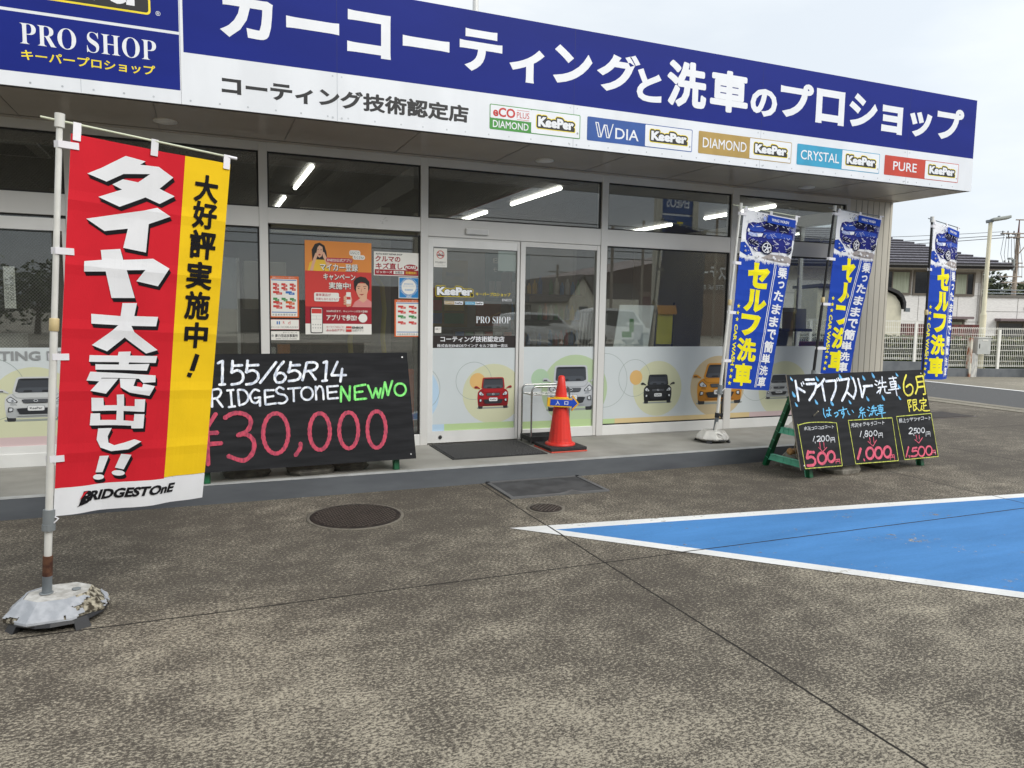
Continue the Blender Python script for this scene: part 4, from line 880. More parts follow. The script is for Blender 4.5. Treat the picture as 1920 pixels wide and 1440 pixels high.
# sliding entrance door and its fixed side light
DY=FR+.012
DR=MB(); a,c=2.062,3.045
DR.box(a,DY,.165,a+.055,DY+.04,2.20,ALUW,.003); DR.box(c-.03,DY,.165,c,DY+.04,2.20,ALU,.003); DR.box(a+.055,DY+.002,.165,c-.03,DY+.038,.283,ALUW); DR.box(a+.055,DY+.002,2.125,c-.03,DY+.038,2.20,ALUW)
dr=DR.build('sliding_door',SH)
b=MB(); b.box(a+.055,DY+.016,.283,c-.03,DY+.024,2.125,GLASS); b.build('pane',dr)
b=MB(); b.lathe((0,0,0),[(.019,0),(.019,.006),(.012,.009),(.004,.009)],GASK,16); b.v=[Vector((2.20+v.x,DY+.002-v.z,.222+v.y)) for v in b.v]; b.build('lock',dr)
def d_door(s):
    s.disc(2.775,.65,.335,.31,fYc); s.disc(1.98,.66,.21,.27,fBb); s.up(); s.ring(2.56,.787,.195,.195,.004,fLn); s.ring(2.0,.72,.2,.22,.004,fLn); s.up(); s.disc(2.60,.782,.085,.085,fOr); s.up()
    bands(s,[(2.12,2.245,fBb),(2.245,3.01,fGb)],.284,.352); s.up(); car_art(s,2.60,2.945,.495,.82,*cars['red'],roofw=.7)
film(2,2.119,3.013,.284,1.125,d_door,dr,DY+.015)
DK=mat('film_dark_band',S('#2a2320'),.4)
s=Sheet(lambda u,v,h:(u,DY+.0148-h,v),.0003); s.rect(2.119,1.1255,3.013,1.25,DK); s.up()
s.text('コーティング技術認定店',(2.20,1.185,2.89,1.245),WHT,bold=.022); s.text('株式会社ENEOSウイング セルフ磐田一言SS',(2.165,1.132,2.925,1.165),WHT,bold=.012)
s.text('𝐏𝐑𝐎 𝐒𝐇𝐎𝐏',(2.575,1.377,2.955,1.447),WHT,bold=-.008)
s.text('キーパープロショップ',(2.57,1.655,2.95,1.69),YEL,bold=.01); s.text('ENEOS',(2.86,1.605,2.965,1.63),WHT)
def keeper(s,u0,v0,u1,v1,pad=None):
    """white bulging letters on black with a yellow edge"""
    h=v1-v0; d=h*.11 if pad is None else pad; Lw=s.lay
    s.text('KeePer',(u0,v0,u1,v1),YEL,bold=.05,fat=d*1.45); s.rrect(u0-d*1.0,v0-d*1.45,u1+d*1.2,v0+h*.30,d*.9,YEL,lay=Lw-.25); s.lay+=.5
    s.text('KeePer',(u0,v0,u1,v1),BLK,bold=.05,fat=d); s.rrect(u0-d*.55,v0-d,u1+d*.75,v0+h*.28,d*.6,BLK,lay=s.lay-.25); s.lay+=.5
    s.text('KeePer',(u0,v0,u1,v1),WHT,bold=.06); s.lay=Lw
keeper(s,2.16,1.652,2.535,1.735)
for a_,m_,tx in ((2.238,mat('plate_gold',S('#b0914a'),.4),'DIAMOND'),(2.457,mat('plate_cyan',S('#2f9bc0'),.4),'CRYSTAL')):
    s.rect(a_,1.562,a_+.196,1.594,WHT); s.up(); s.rect(a_+.002,1.564,a_+.105,1.592,m_); s.up(); s.text(tx,(a_+.01,1.571,a_+.097,1.585),WHT,bold=.01); s.text('KeePer',(a_+.112,1.569,a_+.19,1.587),BLK,bold=.03); s.lay-=2
b=MB(); s.emit(b); b.build('door_lettering',dr)
# fixed side light
SLm=MB(); a,c=3.045,3.985
SLm.box(3.05,FR+.004,.155,3.105,FR+.07,2.22,ALU,.003); SLm.box(3.945,FR+.008,.155,3.983,FR+.07,2.22,ALU,.003); SLm.box(3.105,FR+.01,.155,3.945,FR+.06,.262,ALUW,.003); SLm.box(3.105,FR+.01,2.17,3.945,FR+.06,2.22,ALU)
sd_=SLm.build('side_light',SH); b=MB(); b.box(3.105,FR+.033,.262,3.945,FR+.039,2.17,GLASS); b.build('pane',sd_)
def d_sl(s):
    s.disc(3.727,.668,.40,.38,fGc); s.up(); s.disc(3.31,.795,.105,.105,fG2); s.up(); bands(s,[(3.1,3.95,fGb)],.262,.34); s.up(); car_art(s,3.395,3.955,.44,.935,*cars['silver'],roofw=.72)
film(3,3.107,3.943,.264,1.135,d_sl,sd_)
b=MB(); b.box(2.062,FR+.02,2.20,3.985,FR+.09,2.262,ALU); b.build('door_header',SH)
b=MB(); b.box(2.445,FR-.022,2.262,2.685,FR+.006,2.318,ALUW,.004); b.box(2.455,FR-.025,2.27,2.675,FR-.021,2.31,mat('sensor_window',S('#d8d8d6'),.3)); tag(b.build('door_sensor',None),'slim white door sensor on the rail above the sliding door','sensor')
# left sliding door
b=MB(); b.box(-1.055,DY,.262,-1.022,DY+.045,2.20,ALU,.003); b.box(-3.9,DY+.002,2.10,-1.055,DY+.04,2.20,ALUW); b.box(-3.9,DY+.002,.262,-1.055,DY+.04,.325,ALUW); b.build('sliding_door',SH)
# downlights
LENS=mat('downlight_lens',S('#e2ded6'),.4); RING=mat('downlight_ring',S('#d5d0c7'),.35)
dl0=thing('downlight',(-.24,6.74,2.97),'round recessed downlight in the eave above the red banner','downlight','downlights in the eave')
b=MB(); b.lathe((-.24,6.74,2.97),[(.09,-.0),(.09,-.008),(.07,-.012)],RING,28); b.build('trim_ring',dl0); b=MB(); b.lathe((-.24,6.74,2.97),[(.068,-.0125),(.05,-.016),(.02,-.018)],LENS,24); b.build('lens',dl0)
copy_thing(dl0,(3.11,6.77,2.97),'round recessed downlight in the eave above the entrance door'); copy_thing(dl0,(6.41,6.77,2.97),'round recessed downlight in the eave above the blue banners')
# roof mast
b=MB(); b.tube([(2.5,7.1,3.9),(2.5,7.1,8.5)],.03,ALUW,12); b.tube([(2.5,7.1,3.9),(2.5,7.1,3.96)],.07,ALUW,12); tag(b.build('roof_mast'),'thin pale metal mast rising from the shop roof','mast')
# ---------------------------------------------------------------- fascia signs
FY=6.13
FS=thing('shop_sign',(4,6.13,2.97),'long blue and white fascia sign with big white Japanese lettering','sign')
b=MB(); b.box(-.105,FY,2.97,8.25,FY+.05,3.99,SIGNW); 
seam=mat('sign_seam',S('#aab0b6'),.5); seamb=mat('sign_seam_blue',S('#161d60'),.5)
s=Sheet(lambda u,v,h:(u,FY-h,v),.0008,.0004)
s.rect(-.085,3.338,8.243,3.988,SIGNB)
bolt=mat('sign_rivet',S('#c3c7cb'),.3,.6)
for x in (1.016,3.093,5.18,7.2):
    s.rect(x-.0018,2.972,x+.0018,3.3375,seam); s.rect(x-.0012,3.338,x+.0012,3.988,seamb,lay=1)
rr=random.Random(5)
for k in range(42):
    x=-.05+k*.195; s.disc(x+rr.uniform(-.02,.02),3.0,.0075,.0075,bolt,n=10)
for x in (1.016,3.093,5.18,7.2):
    for d in (-.035,.035): s.disc(x+d,2.995,.0085,.0085,bolt,n=10,lay=1); s.disc(x+d,3.31,.0075,.0075,bolt,n=10)
s.emit(b); b.build('panel',FS)
s=Sheet(lambda u,v,h:(u,FY-h,v),.0008,.0016)
for ch,x0,x1,zc,h in (("カ",.166,.541,3.674,.366),("ー",.637,1.034,3.666,.087),("コ",1.096,1.442,3.663,.339),("ー",1.540,1.933,3.662,.085),("テ",2.022,2.402,3.671,.338),("ィ",2.469,2.798,3.612,.283),("ン",2.881,3.268,3.671,.326),("グ",3.315,3.764,3.672,.345),("と",3.734,4.002,3.600,.292),("洗",4.060,4.506,3.661,.421),("車",4.551,5.000,3.657,.390),("の",5.034,5.364,3.604,.268),("プ",5.403,5.830,3.676,.350),("ロ",5.868,6.256,3.661,.343),("シ",6.320,6.719,3.675,.345),("ョ",6.788,7.096,3.630,.292),("ッ",7.201,7.543,3.627,.268),("プ",7.622,8.046,3.681,.349)):
    s.text(ch,(x0,zc-h/2,x1,zc+h/2),WHT,bold=.042)
b=MB(); s.emit(b); b.build('lettering',FS)
s=Sheet(lambda u,v,h:(u,FY-h,v),.0008,.0012); s.text('コーティング技術認定店',(.17,3.072,2.106,3.215),BLK,bold=.038); b=MB(); s.emit(b); b.build('lettering',FS)
def plate_art(x0,x1,xm,colr,txt,kind):
    s=Sheet(lambda u,v,h:(u,FY-h,v),.0007,.0012); z0,z1=3.047,3.256; cm=mat('plate_'+kind,S(colr),.35)
    s.rrect(x0,z0,x1,z1,.012,cm); s.up(); s.rrect(xm,z0+.007,x1-.007,z1-.007,.008,WHT); 
    if kind=='green':
        s.rrect(x0+.007,z0+.095,xm,z1-.007,.008,WHT); s.up(); rd=mat('eco_red',S('#c8322b'),.4)
        s.text('eCO',(x0+.03,3.157,x0+.235,3.235),rd,bold=.03); s.text('PLUS',(x0+.25,3.165,xm-.02,3.215),rd,bold=0); s.rect(x0+.25,3.228,xm-.02,3.231,rd); s.rect(x0+.25,3.150,xm-.02,3.153,rd); s.text('DIAMOND',(x0+.03,3.065,xm-.025,3.125),WHT,bold=.012)
    elif kind=='blue':
        s.up(); s.text('𝕎',(x0+.08,3.085,x0+.27,3.215),WHT,bold=-.002); s.text('DIA',(x0+.29,3.088,xm-.07,3.185),WHT,bold=.008)
    else:
        s.up(); pad=.05 if txt!='PURE' else .13; s.text(txt,(x0+pad,3.105,xm-.04 if txt!='PURE' else xm-.13,3.20),WHT,bold=.008)
    keeper(s,xm+.065,3.115,x1-.065,3.20,pad=.014)
    s.text('®',(x1-.035,3.085,x1-.017,3.103),BLK)
    b=MB(); s.emit(b); o=b.build('logo_plate',FS); o['label']={'green':'white logo plate with green edge','blue':'deep blue logo plate lettered DIA','gold':'gold logo plate lettered DIAMOND','cyan':'turquoise logo plate lettered CRYSTAL','red':'red logo plate lettered PURE'}[kind]; return o
for q in ((2.295,3.161,2.682,'#3f8f37','','green'),(3.231,4.365,3.84,'#1c4f9c','','blue'),(4.437,5.578,5.05,'#a58541','DIAMOND','gold'),(5.65,6.796,6.26,'#2a9dbd','CRYSTAL','cyan'),(6.868,8.018,7.485,'#c3412f','PURE','red')): plate_art(*q)
LS=thing('logo_sign',(-2.2,6.13,2.97),'square blue logo sign lettered PRO SHOP beside the long fascia sign','sign')
b=MB(); b.box(-4.6,FY+.001,2.97,-.107,FY+.05,3.99,SIGNW); s=Sheet(lambda u,v,h:(u,FY+.001-h,v),.0008,.0004)
s.rect(-2.2,3.065,-.112,3.455,SIGNB); s.rect(-2.2,3.475,-.112,3.988,SIGNB)
s.rect(-.7485,2.972,-.7455,3.0645,seam)
for k in range(12): s.disc(-2.0+k*.19,3.0,.0075,.0075,bolt,n=10)
s.rect(-2.8,2.972,-2.797,3.988,seam); s.emit(b); b.build('panel',LS)
s=Sheet(lambda u,v,h:(u,FY+.001-h,v),.0008,.0014); s.text('𝐏𝐑𝐎 𝐒𝐇𝐎𝐏',(-1.097,3.25,-.265,3.39),WHT,bold=-.008); s.text('キーパープロショップ',(-1.095,3.146,-.275,3.215),YEL,bold=.018); s.text('®',(-.262,3.565,-.23,3.597),WHT)
keeper(s,-1.10,3.605,-.33,3.86,pad=.03); b=MB(); s.emit(b); b.build('lettering',LS)
# ---------------------------------------------------------------- posters on the glass
def cm(h,n): return mat('print_'+n,S(h),.45,var=.02,scale=3)
pw,pr,pdr,por,pora,pbk,pyl,pgy,pbl,pgr,psk,phair=cm('#e6e4dc','white'),cm('#c93a34','red'),cm('#9c1526','dark_red'),cm('#dd8a3c','orange'),cm('#d2622c','deep_orange'),cm('#26262a','black'),cm('#e3b83a','yellow'),cm('#a8a8a4','grey'),cm('#2f6fb5','blue'),cm('#3f8a4a','green'),cm('#d9a98c','skin'),cm('#1e1a19','hair')
pmar=cm('#b23a4a','maroon'); pskd=cm('#b98468','skin_shade'); pcy=cm('#1f7fc0','cyan')
PY=FR+.028
def poster(name,a,z0,c,z1,label,draw,cat='poster',y=None,group=None):
    yy=PY if y is None else y
    s=Sheet(lambda u,v,h:(u,yy-h,v),.00022,.0); draw(s,a,z0,c,z1); b=MB(); b.box(a,yy+.0003,z0,c,yy+.0012,z1,pw); s.h0=0; s.emit(b)
    return tag(b.build(name),label,cat,group)
def d_camp(s,a,z0,c,z1):
    U=lambda q:a+q*(c-a); V=lambda q:z1-q*(z1-z0)
    R=lambda q0,q1,q2,q3,m:s.rect(U(q0),V(q3),U(q2),V(q1),m)
    R(0,0,1,.32,por); R(0,.32,1,.70,pr); R(0,.70,1,.885,pdr); R(0,.885,1,1,pw); s.up()
    def P(pts,m): s.poly([(U(x),V(y)) for x,y in pts],m); s.up()
    # woman calling through her hands
    P([(.11,.21),(.10,.10),(.15,.035),(.22,.02),(.29,.05),(.32,.12),(.33,.20),(.29,.235),(.13,.235)],phair)
    P([(.04,.32),(.07,.235),(.14,.20),(.28,.20),(.36,.25),(.38,.32)],pyl)
    P([(.165,.12),(.17,.07),(.215,.048),(.26,.065),(.268,.125),(.245,.165),(.215,.18),(.185,.165)],psk)
    P([(.07,.32),(.12,.20),(.155,.13),(.185,.12),(.18,.17),(.14,.25),(.12,.32)],psk); P([(.38,.26),(.33,.19),(.285,.12),(.262,.115),(.262,.16),(.30,.22),(.34,.30)],psk)
    for x in (.195,.24): s.disc(U(x),V(.095),.005,.0035,phair)
    s.disc(U(.216),V(.148),.010,.007,pdr); s.up()
    P([(.155,.13),(.16,.065),(.22,.043),(.185,.075),(.17,.13)],phair)
    # speech bubble, titles
    s.rrect(U(.66),V(.145),U(.83),V(.085),.02,pw); s.rrect(U(.71),V(.185),U(.90),V(.135),.02,pw,lay=s.lay+1); s.up(); s.up()
    s.text('いいこと',(U(.68),V(.128),U(.81),V(.096)),pbk,bold=.01); s.text('たくさん!',(U(.73),V(.175),U(.88),V(.145)),pbk,bold=.01)
    s.rrect(U(.31),V(.225),U(.71),V(.175),.018,pmar); s.up(); s.text('ENEOS公式アプリ',(U(.33),V(.217),U(.69),V(.183)),pw,bold=.015)
    def title(t,x0,y0,x1,y1):
        s.text(t,(U(x0)+.004,V(y1)-.004,U(x1)+.004,V(y0)-.004),pbk,bold=.028); s.up(); s.text(t,(U(x0),V(y1),U(x1),V(y0)),pw,bold=.02); s.lay-=1
    s.up(); title('マイカー登録',.22,.235,.79,.315); title('キャンペーン',.27,.345,.75,.415); title('実施中!',.35,.435,.68,.51); s.up(); s.up()
    # man with phone
    P([(.70,.70),(.74,.645),(.83,.60),(.93,.605),(1.0,.64),(1.0,.70)],cm('#d58a86','pink_shirt'))
    P([(.80,.62),(.86,.565),(.93,.565),(.925,.62),(.87,.65)],psk)
    P([(.755,.44),(.765,.535),(.80,.59),(.86,.61),(.92,.585),(.945,.52),(.95,.44)],psk)
    P([(.735,.50),(.725,.42),(.76,.385),(.83,.365),(.91,.375),(.965,.42),(.97,.49),(.945,.53),(.945,.47),(.90,.435),(.84,.425),(.79,.445),(.765,.48),(.755,.53)],phair)
    for x in (.80,.895): s.disc(U(x),V(.495),.008,.004,phair); s.line((U(x-.025),V(.475)),(U(x+.025),V(.472)),.004,phair)
    s.line((U(.845),V(.50)),(U(.84),V(.535)),.005,pskd); s.poly([(U(.805),V(.56)),(U(.89),V(.555)),(U(.85),V(.572))],pdr); s.up()
    P([(.57,.60),(.60,.57),(.68,.57),(.70,.62),(.68,.69),(.62,.70)],psk)
    s.rrect(U(.61),V(.665),U(.68),V(.54),.006,pw); s.up(); R(.615,.59,.675,.62,pr); s.up()
    for k in range(4): s.rrect(U(.57),V(.603+k*.024),U(.615),V(.587+k*.024),.004,psk)
    s.up()
    s.rrect(U(.13),V(.645),U(.50),V(.55),.015,pw); s.poly([(U(.49),V(.59)),(U(.525),V(.60)),(U(.49),V(.61))],pw); s.up(); s.text('豪華賞品が',(U(.155),V(.59),U(.38),V(.56)),pmar,bold=.012); s.text('何度も当たるかも!?',(U(.155),V(.632),U(.48),V(.605)),pmar,bold=.01)
    # lower block
    s.text('2026年3月まで、キャンペーンが次々登場!!',(U(.31),V(.76),U(.94),V(.735)),pw,bold=.01); s.text('アプリで参加!',(U(.31),V(.85),U(.77),V(.785)),pw,bold=.025)
    s.disc(U(.865),V(.82),.042,.042,pw); s.poly([(U(.78),V(.82)),(U(.82),V(.805)),(U(.82),V(.835))],pw); s.up()
    s.rrect(U(.075),V(.985),U(.255),V(.71),.012,pbk); s.up(); s.rrect(U(.085),V(.978),U(.245),V(.717),.010,pw); s.up(); R(.09,.725,.24,.775,pr); R(.09,.835,.24,.838,pgy); R(.16,.80,.163,.835,pgy); R(.09,.80,.24,.802,pgy)
    for i in range(4):
        for j in range(2): s.disc(U(.11+.037*i),V(.895+.035*j),.006,.006,pgy,n=10)
    s.text('カーライフまるごと!',(U(.31),V(.93),U(.575),V(.905)),pmar); s.text('みんなのアプリ',(U(.31),V(.967),U(.575),V(.94)),pmar,bold=.02)
    R(.605,.91,.69,.97,pr); s.up(); R(.605,.935,.69,.943,pw); s.text('ENEOS',(U(.70),V(.935),U(.87),V(.912)),pbk,bold=.03); s.text('公式アプリ',(U(.70),V(.968),U(.87),V(.943)),pbk)
poster('campaign_poster',.888,1.258,1.507,2.128,'tall orange and red campaign poster with two people behind the glass',d_camp)
def d_pick(s,a,z0,c,z1):
    U=lambda q:a+q*(c-a); V=lambda q:z1-q*(z1-z0)
    s.rect(U(.02),V(.97),U(.98),V(.74),pdr); s.text('AUTO BODY REPAIR SHOP',(U(.04),V(.13),U(.62),V(.06)),pbk,bold=.03); s.up()
    s.text('クルマの',(U(.03),V(.42),U(.58),V(.17)),pdr,bold=.03); s.text('キズ直し',(U(.04),V(.72),U(.63),V(.46)),pdr,bold=.03)
    s.disc(U(.81),V(.62),.068,.030,pdr); s.up(); s.text('PiCARS',(U(.69),V(.68),U(.93),V(.55)),pw,bold=.04,shear=.2)
    s.text('ピッカーズ',(U(.06),V(.90),U(.40),V(.79)),pw,bold=.03); s.rect(U(.43),V(.92),U(.66),V(.78),pw); s.up(); s.text('加盟店',(U(.46),V(.90),U(.63),V(.80)),pbk,bold=.015); s.text('見積無料',(U(.69),V(.91),U(.94),V(.79)),pyl,bold=.02)
poster('repair_poster',1.53,1.826,1.978,2.054,'white and crimson car repair poster above the blue seal sticker',d_pick)
def d_blue(s,a,z0,c,z1):
    U=lambda q:a+q*(c-a); V=lambda q:z1-q*(z1-z0); s.rect(a,z0,c,z1,pw); s.up(); s.rect(U(.03),V(.97),U(.97),V(.03),pcy); s.up()
    for k in range(36):
        t=6.283*k/36; s.line((U(.5)+.075*math.cos(t),V(.46)+.075*math.sin(t)),(U(.5)+.09*math.cos(t),V(.46)+.09*math.sin(t)),.004,pw)
    s.disc(U(.5),V(.46),.073,.073,pw); s.up(); s.text('ENEOS',(U(.28),V(.35),U(.72),V(.29)),pcy); s.text('カーコーティング',(U(.22),V(.45),U(.78),V(.39)),pcy); s.text('技術認定店',(U(.30),V(.64),U(.70),V(.56)),pcy,bold=.01); s.text('2022',(U(.37),V(.955),U(.63),V(.88)),pw,bold=.02)
poster('round_seal_sticker',1.773,1.613,1.975,1.818,'square blue sticker with round white seal, dated 2022',d_blue,'sticker')
def d_cards(seed):
    def f(s,a,z0,c,z1):
        U=lambda q:a+q*(c-a); V=lambda q:z1-q*(z1-z0); s.rect(a,z0,c,z1,pora); s.up(); s.rect(U(.06),V(.97),U(.94),V(.07),pw); s.up()
        s.rect(U(.08),V(.105),U(.92),V(.085),pbl); s.rect(U(.08),V(.88),U(.92),V(.86),pbl); s.text('各種クレジットカード・電子マネー',(U(.10),V(.055),U(.9),V(.018)),pw)
        rows=((.17,3),(.26,3),(.36,2),(.52,3),(.60,2),(.70,2)) if seed==1 else ((.16,2),(.29,2),(.42,2),(.58,2))
        r=random.Random(seed)
        for y,nn in rows:
            for k in range(nn):
                x=.10+(.84/nn)*k+.03; w_=.30 if nn==2 else .2; m=(pr,pr,pora,pr,pbl,pcy,pgr)[r.randrange(7)] if y>.3 else pr
                s.rect(U(x),V(y+.055),U(x+w_*.7),V(y),m); s.rect(U(x+w_*.35),V(y+.085),U(x+w_),V(y+.03),m,lay=s.lay+1); s.text('VISA' if k%2 else 'CARD',(U(x+w_*.5),V(y+.07),U(x+w_*.85),V(y+.045)),pw,lay=s.lay+2)
        s.lay+=2
        for k in range(9): s.text('ポ品券利用可引落'[k%8],(U(.10+.09*k),V(.955),U(.16+.09*k),V(.905)),pbk)
    return f
poster('card_notice',.568,1.411,.832,1.79,'orange framed payment card notice with three card columns, above the point card notice',d_cards(1),'notice')
poster('card_notice',1.732,1.236,1.991,1.60,'orange framed payment card notice below the blue seal sticker',d_cards(2),'notice')
def d_pt(s,a,z0,c,z1):
    U=lambda q:a+q*(c-a); V=lambda q:z1-q*(z1-z0); s.frame(a,z0,c,z1,.004,pmar); s.rect(U(.24),V(.5),U(.28),V(.2),pbl); s.rect(U(.31),V(.5),U(.35),V(.2),pbl); s.text('R',(U(.45),V(.45),U(.51),V(.18)),pr); s.text('d',(U(.62),V(.48),U(.70),V(.18)),pr); s.text('ポイントカードがご利用いただけます',(U(.05),V(.85),U(.95),V(.66)),pbk)
poster('point_card_notice',.567,1.300,.832,1.396,'small white point card notice with maroon frame',d_pt,'notice')
def d_ban(s,a,z0,c,z1):
    U=lambda q:a+q*(c-a); V=lambda q:z1-q*(z1-z0); s.text('暴力団追放事業所',(U(.18),V(.70),U(.95),V(.32)),pbk,bold=.02); s.disc(U(.10),V(.5),.012,.012,pgy,n=8); s.text('磐田警察署・磐田地区暴力追放推進協議会',(U(.2),V(.92),U(.92),V(.80)),pbk); s.text('暴力のない明るい街',(U(.45),V(.22),U(.92),V(.1)),pbk)
poster('banning_sticker',.567,1.204,.831,1.286,'narrow white sticker with bold black lettering, under the point card notice',d_ban,'sticker')
DPY=DY+.0135
def d_smk(s,a,z0,c,z1):
    U=lambda q:a+q*(c-a); V=lambda q:z1-q*(z1-z0); s.line((U(.28),V(.36)),(U(.72),V(.36)),.012,pbk); s.up(); s.line((U(.6),V(.30)),(U(.68),V(.2)),.005,pbk); s.ring(U(.5),V(.33),.040,.040,.007,pr); s.line((U(.27),V(.19)),(U(.73),V(.47)),.007,pr,lay=s.lay+1); s.text('店内は禁煙です',(U(.1),V(.76),U(.9),V(.70)),pbk,bold=.02); s.text('No smoking',(U(.3),V(.84),U(.7),V(.80)),pbk); s.line((U(.12),V(.9)),(U(.88),V(.9)),.002,pgy)
poster('no_smoking_sticker',2.125,1.927,2.262,2.112,'white no smoking sticker at the top of the sliding door glass',d_smk,'sticker',DPY)
def d_sw(s,a,z0,c,z1): U=lambda q:a+q*(c-a); V=lambda q:z1-q*(z1-z0); s.text('自動ドア',(U(.12),V(.5),U(.88),V(.25)),pbk,bold=.02); s.text('AUTO',(U(.2),V(.78),U(.8),V(.62)),pgy)
poster('door_sticker',2.14,1.277,2.207,1.337,'tiny white sticker low on the sliding door glass',d_sw,'sticker',DPY)
poster('blank_notice',2.815,1.916,3.011,2.118,'plain pale green sheet behind the glass in a top corner of the sliding door',lambda s,a,z0,c,z1:s.rect(a,z0,c,z1,cm('#bccbc4','pale_green')),'notice',DY+.027)
# ---------------------------------------------------------------- chalk boards on barricade legs
BOARD=mat('black_board',(.010,.0105,.012),.75,col2=(.022,.0225,.025),scale=5,stretch=(.5,1,4),spec=.22,lo=.4,hi=.72); BEDGE=mat('plywood_edge',S('#a79c8c'),.7,var=.12,scale=20)
def brush(n,a,b_): return mat('brush_'+n,S(b_),.6,col2=S(a),scale=55,stretch=(1,1,.35),lo=.36,hi=.58)
BR={'w':brush('white','#eef1f6','#b4bdce'),'g':brush('green','#8af07c','#5fc45c'),'r':brush('crimson','#c54058','#94304a'),'y':brush('yellow','#e9df46','#bdb23a'),'b':brush('sky_blue','#6cc0ea','#4a9cc8'),'k':brush('olive_yellow','#c9cf55','#8f9440'),'p':brush('pink','#d8566f','#b5445c'),'s':brush('soft_white','#d6d8da','#9a9da3'),'d':brush('drop','#58a6d4','#3d83b0')}
LEGD=mat('dark_green_plastic',S('#0c5a36'),.4,var=.12,scale=6); LEGM=mat('mint_plastic',S('#6fc4a4'),.55,var=.1,scale=8)  # leg channels dark green; ribs, cross bars and feet pale mint
STN=mat('cast_concrete',S('#9c988e'),.9,col2=S('#77736a'),scale=14,bump=.5,bscale=60); STND=mat('dark_concrete',S('#55524c'),.9,col2=S('#6d6960'),scale=10,bump=.4,bscale=60)
ROPE=mat('pale_rope',S('#b0a58f'),.9,var=.15,scale=60); BALL=mat('wooden_ball',S('#b98a58'),.6,var=.15,scale=20); SCREWM=mat('screw_head',(.6,.6,.6),.35,.8)
def board(name,BR0,ex,up,W,quad,strokes,label,ground,legs,extra):
    O=Vector(BR0)-Vector(ex)*W; ex=Vector(ex); up=Vector(up); nrm=ex.cross(up); nrm=-nrm if nrm.y>0 else nrm
    t=thing(name,(O.x+W/2*ex.x,O.y+.15,ground),label,'price board')
    P=lambda u,v,h:tuple(O+ex*u+up*v+nrm*h)
    b=MB(); b.prism([P(*q,-.001) for q in quad],-nrm*.011,BEDGE); b.add([P(*q,0) for q in quad],[(0,1,2,3)],BOARD); b.build('panel',t)
    s=Sheet(P,.0004,.0004); hs=.0006
    for k,(c,w_,pts) in enumerate(strokes): s.stroke(pts,w_*(.8 if W>1.85 else .92),BR[c],.0006+(k%23)*.00022)
    extra(s); b=MB(); s.emit(b); b.build('lettering',t)
    for u,v in quad:
        b=MB(); cu=.045 if u<W/2 else -.045; cv=.04 if v<.4 else -.04; c=Vector(P(u+cu,v+cv,.001)); b.tube([c,c+nrm*.003],.007,SCREWM,8); b.build('screw',t)
    def leg(p0,p1,foot,mname):
        # channel section leg with cross ribs
        p0,p1=Vector(p0),Vector(p1); d=(p1-p0); L=d.length; d.normalize(); side=ex; out=d.cross(side).normalized()
        m=MB(); w_=.024; dp=.045
        def q(a,c,z): return p0+side*a+out*c+d*z
        m.add([q(x,y,z) for z in (0,L) for x,y in ((-w_,-dp/2),(w_,-dp/2),(w_,-dp/2+.006),(-w_,-dp/2+.006))],[(0,1,5,4),(1,2,6,5),(2,3,7,6),(3,0,4,7),(0,3,2,1),(4,5,6,7)],LEGD)
        for sx in (-w_,w_-.006): m.add([q(x,y,z) for z in (0,L) for x,y in ((sx,-dp/2),(sx+.006,-dp/2),(sx+.006,dp/2),(sx,dp/2))],[(0,1,5,4),(1,2,6,5),(2,3,7,6),(3,0,4,7),(0,3,2,1),(4,5,6,7)],LEGD)
        for k in range(1,9):
            z=L*k/9; m.add([q(x,y,z+e_) for e_ in (-.003,.003) for x,y in ((-w_,-dp/2+.006),(w_,-dp/2+.006),(w_,dp/2-.004),(-w_,dp/2-.004))],[(0,1,5,4),(1,2,6,5),(2,3,7,6),(3,0,4,7),(0,3,2,1),(4,5,6,7)],LEGM)
        return m.build('leg',t)
    for u in legs:
        top=Vector(P(u,.80,-.03)); fr=Vector(P(u,0,-.02)); dn=(fr-top); k=(ground+.02-top.z)/dn.z; fr=Vector(P(u,0,-.01)); fr=Vector((fr.x,fr.y+(.075 if ground==0 else .05),ground))
        bk=Vector((fr.x,fr.y+.60,ground)); leg(fr,top,None,None); leg(bk,top+Vector((0,.02,0)),None,None)
        b=MB(); fz=fr-ex*.021+Vector((0,-.012,0)); b.prism([fz,fz+ex*.042,fz+ex*.042+Vector((0,.05,0)),fz+Vector((0,.05,0))],(top-fr)*.16,LEGM); b.build('foot',t)
        for z,a in ((.12,.90),(.46,.52)):
            p=fr+(top-fr)*z; q=bk+(top-bk)*z; b=MB(); b.prism([p+Vector((0,0,-.03))-ex*.012,q+Vector((0,0,-.03))-ex*.012,q+Vector((0,0,.03))-ex*.012,p+Vector((0,0,.03))-ex*.012],ex*.005,LEGM)
            for zz in (-.03,.025): b.prism([p+Vector((0,0,zz))-ex*.02,q+Vector((0,0,zz))-ex*.02,q+Vector((0,0,zz+.006))-ex*.02,p+Vector((0,0,zz+.006))-ex*.02],ex*.04,LEGM)
            for g_ in range(1,5):
                c=p+(q-p)*g_/5; b.prism([c+Vector((0,-.003,-.026))-ex*.018,c+Vector((0,.003,-.026))-ex*.018,c+Vector((0,.003,.026))-ex*.018,c+Vector((0,-.003,.026))-ex*.018],ex*.034,LEGM)
            b.build('cross_bar',t)
    return t,P
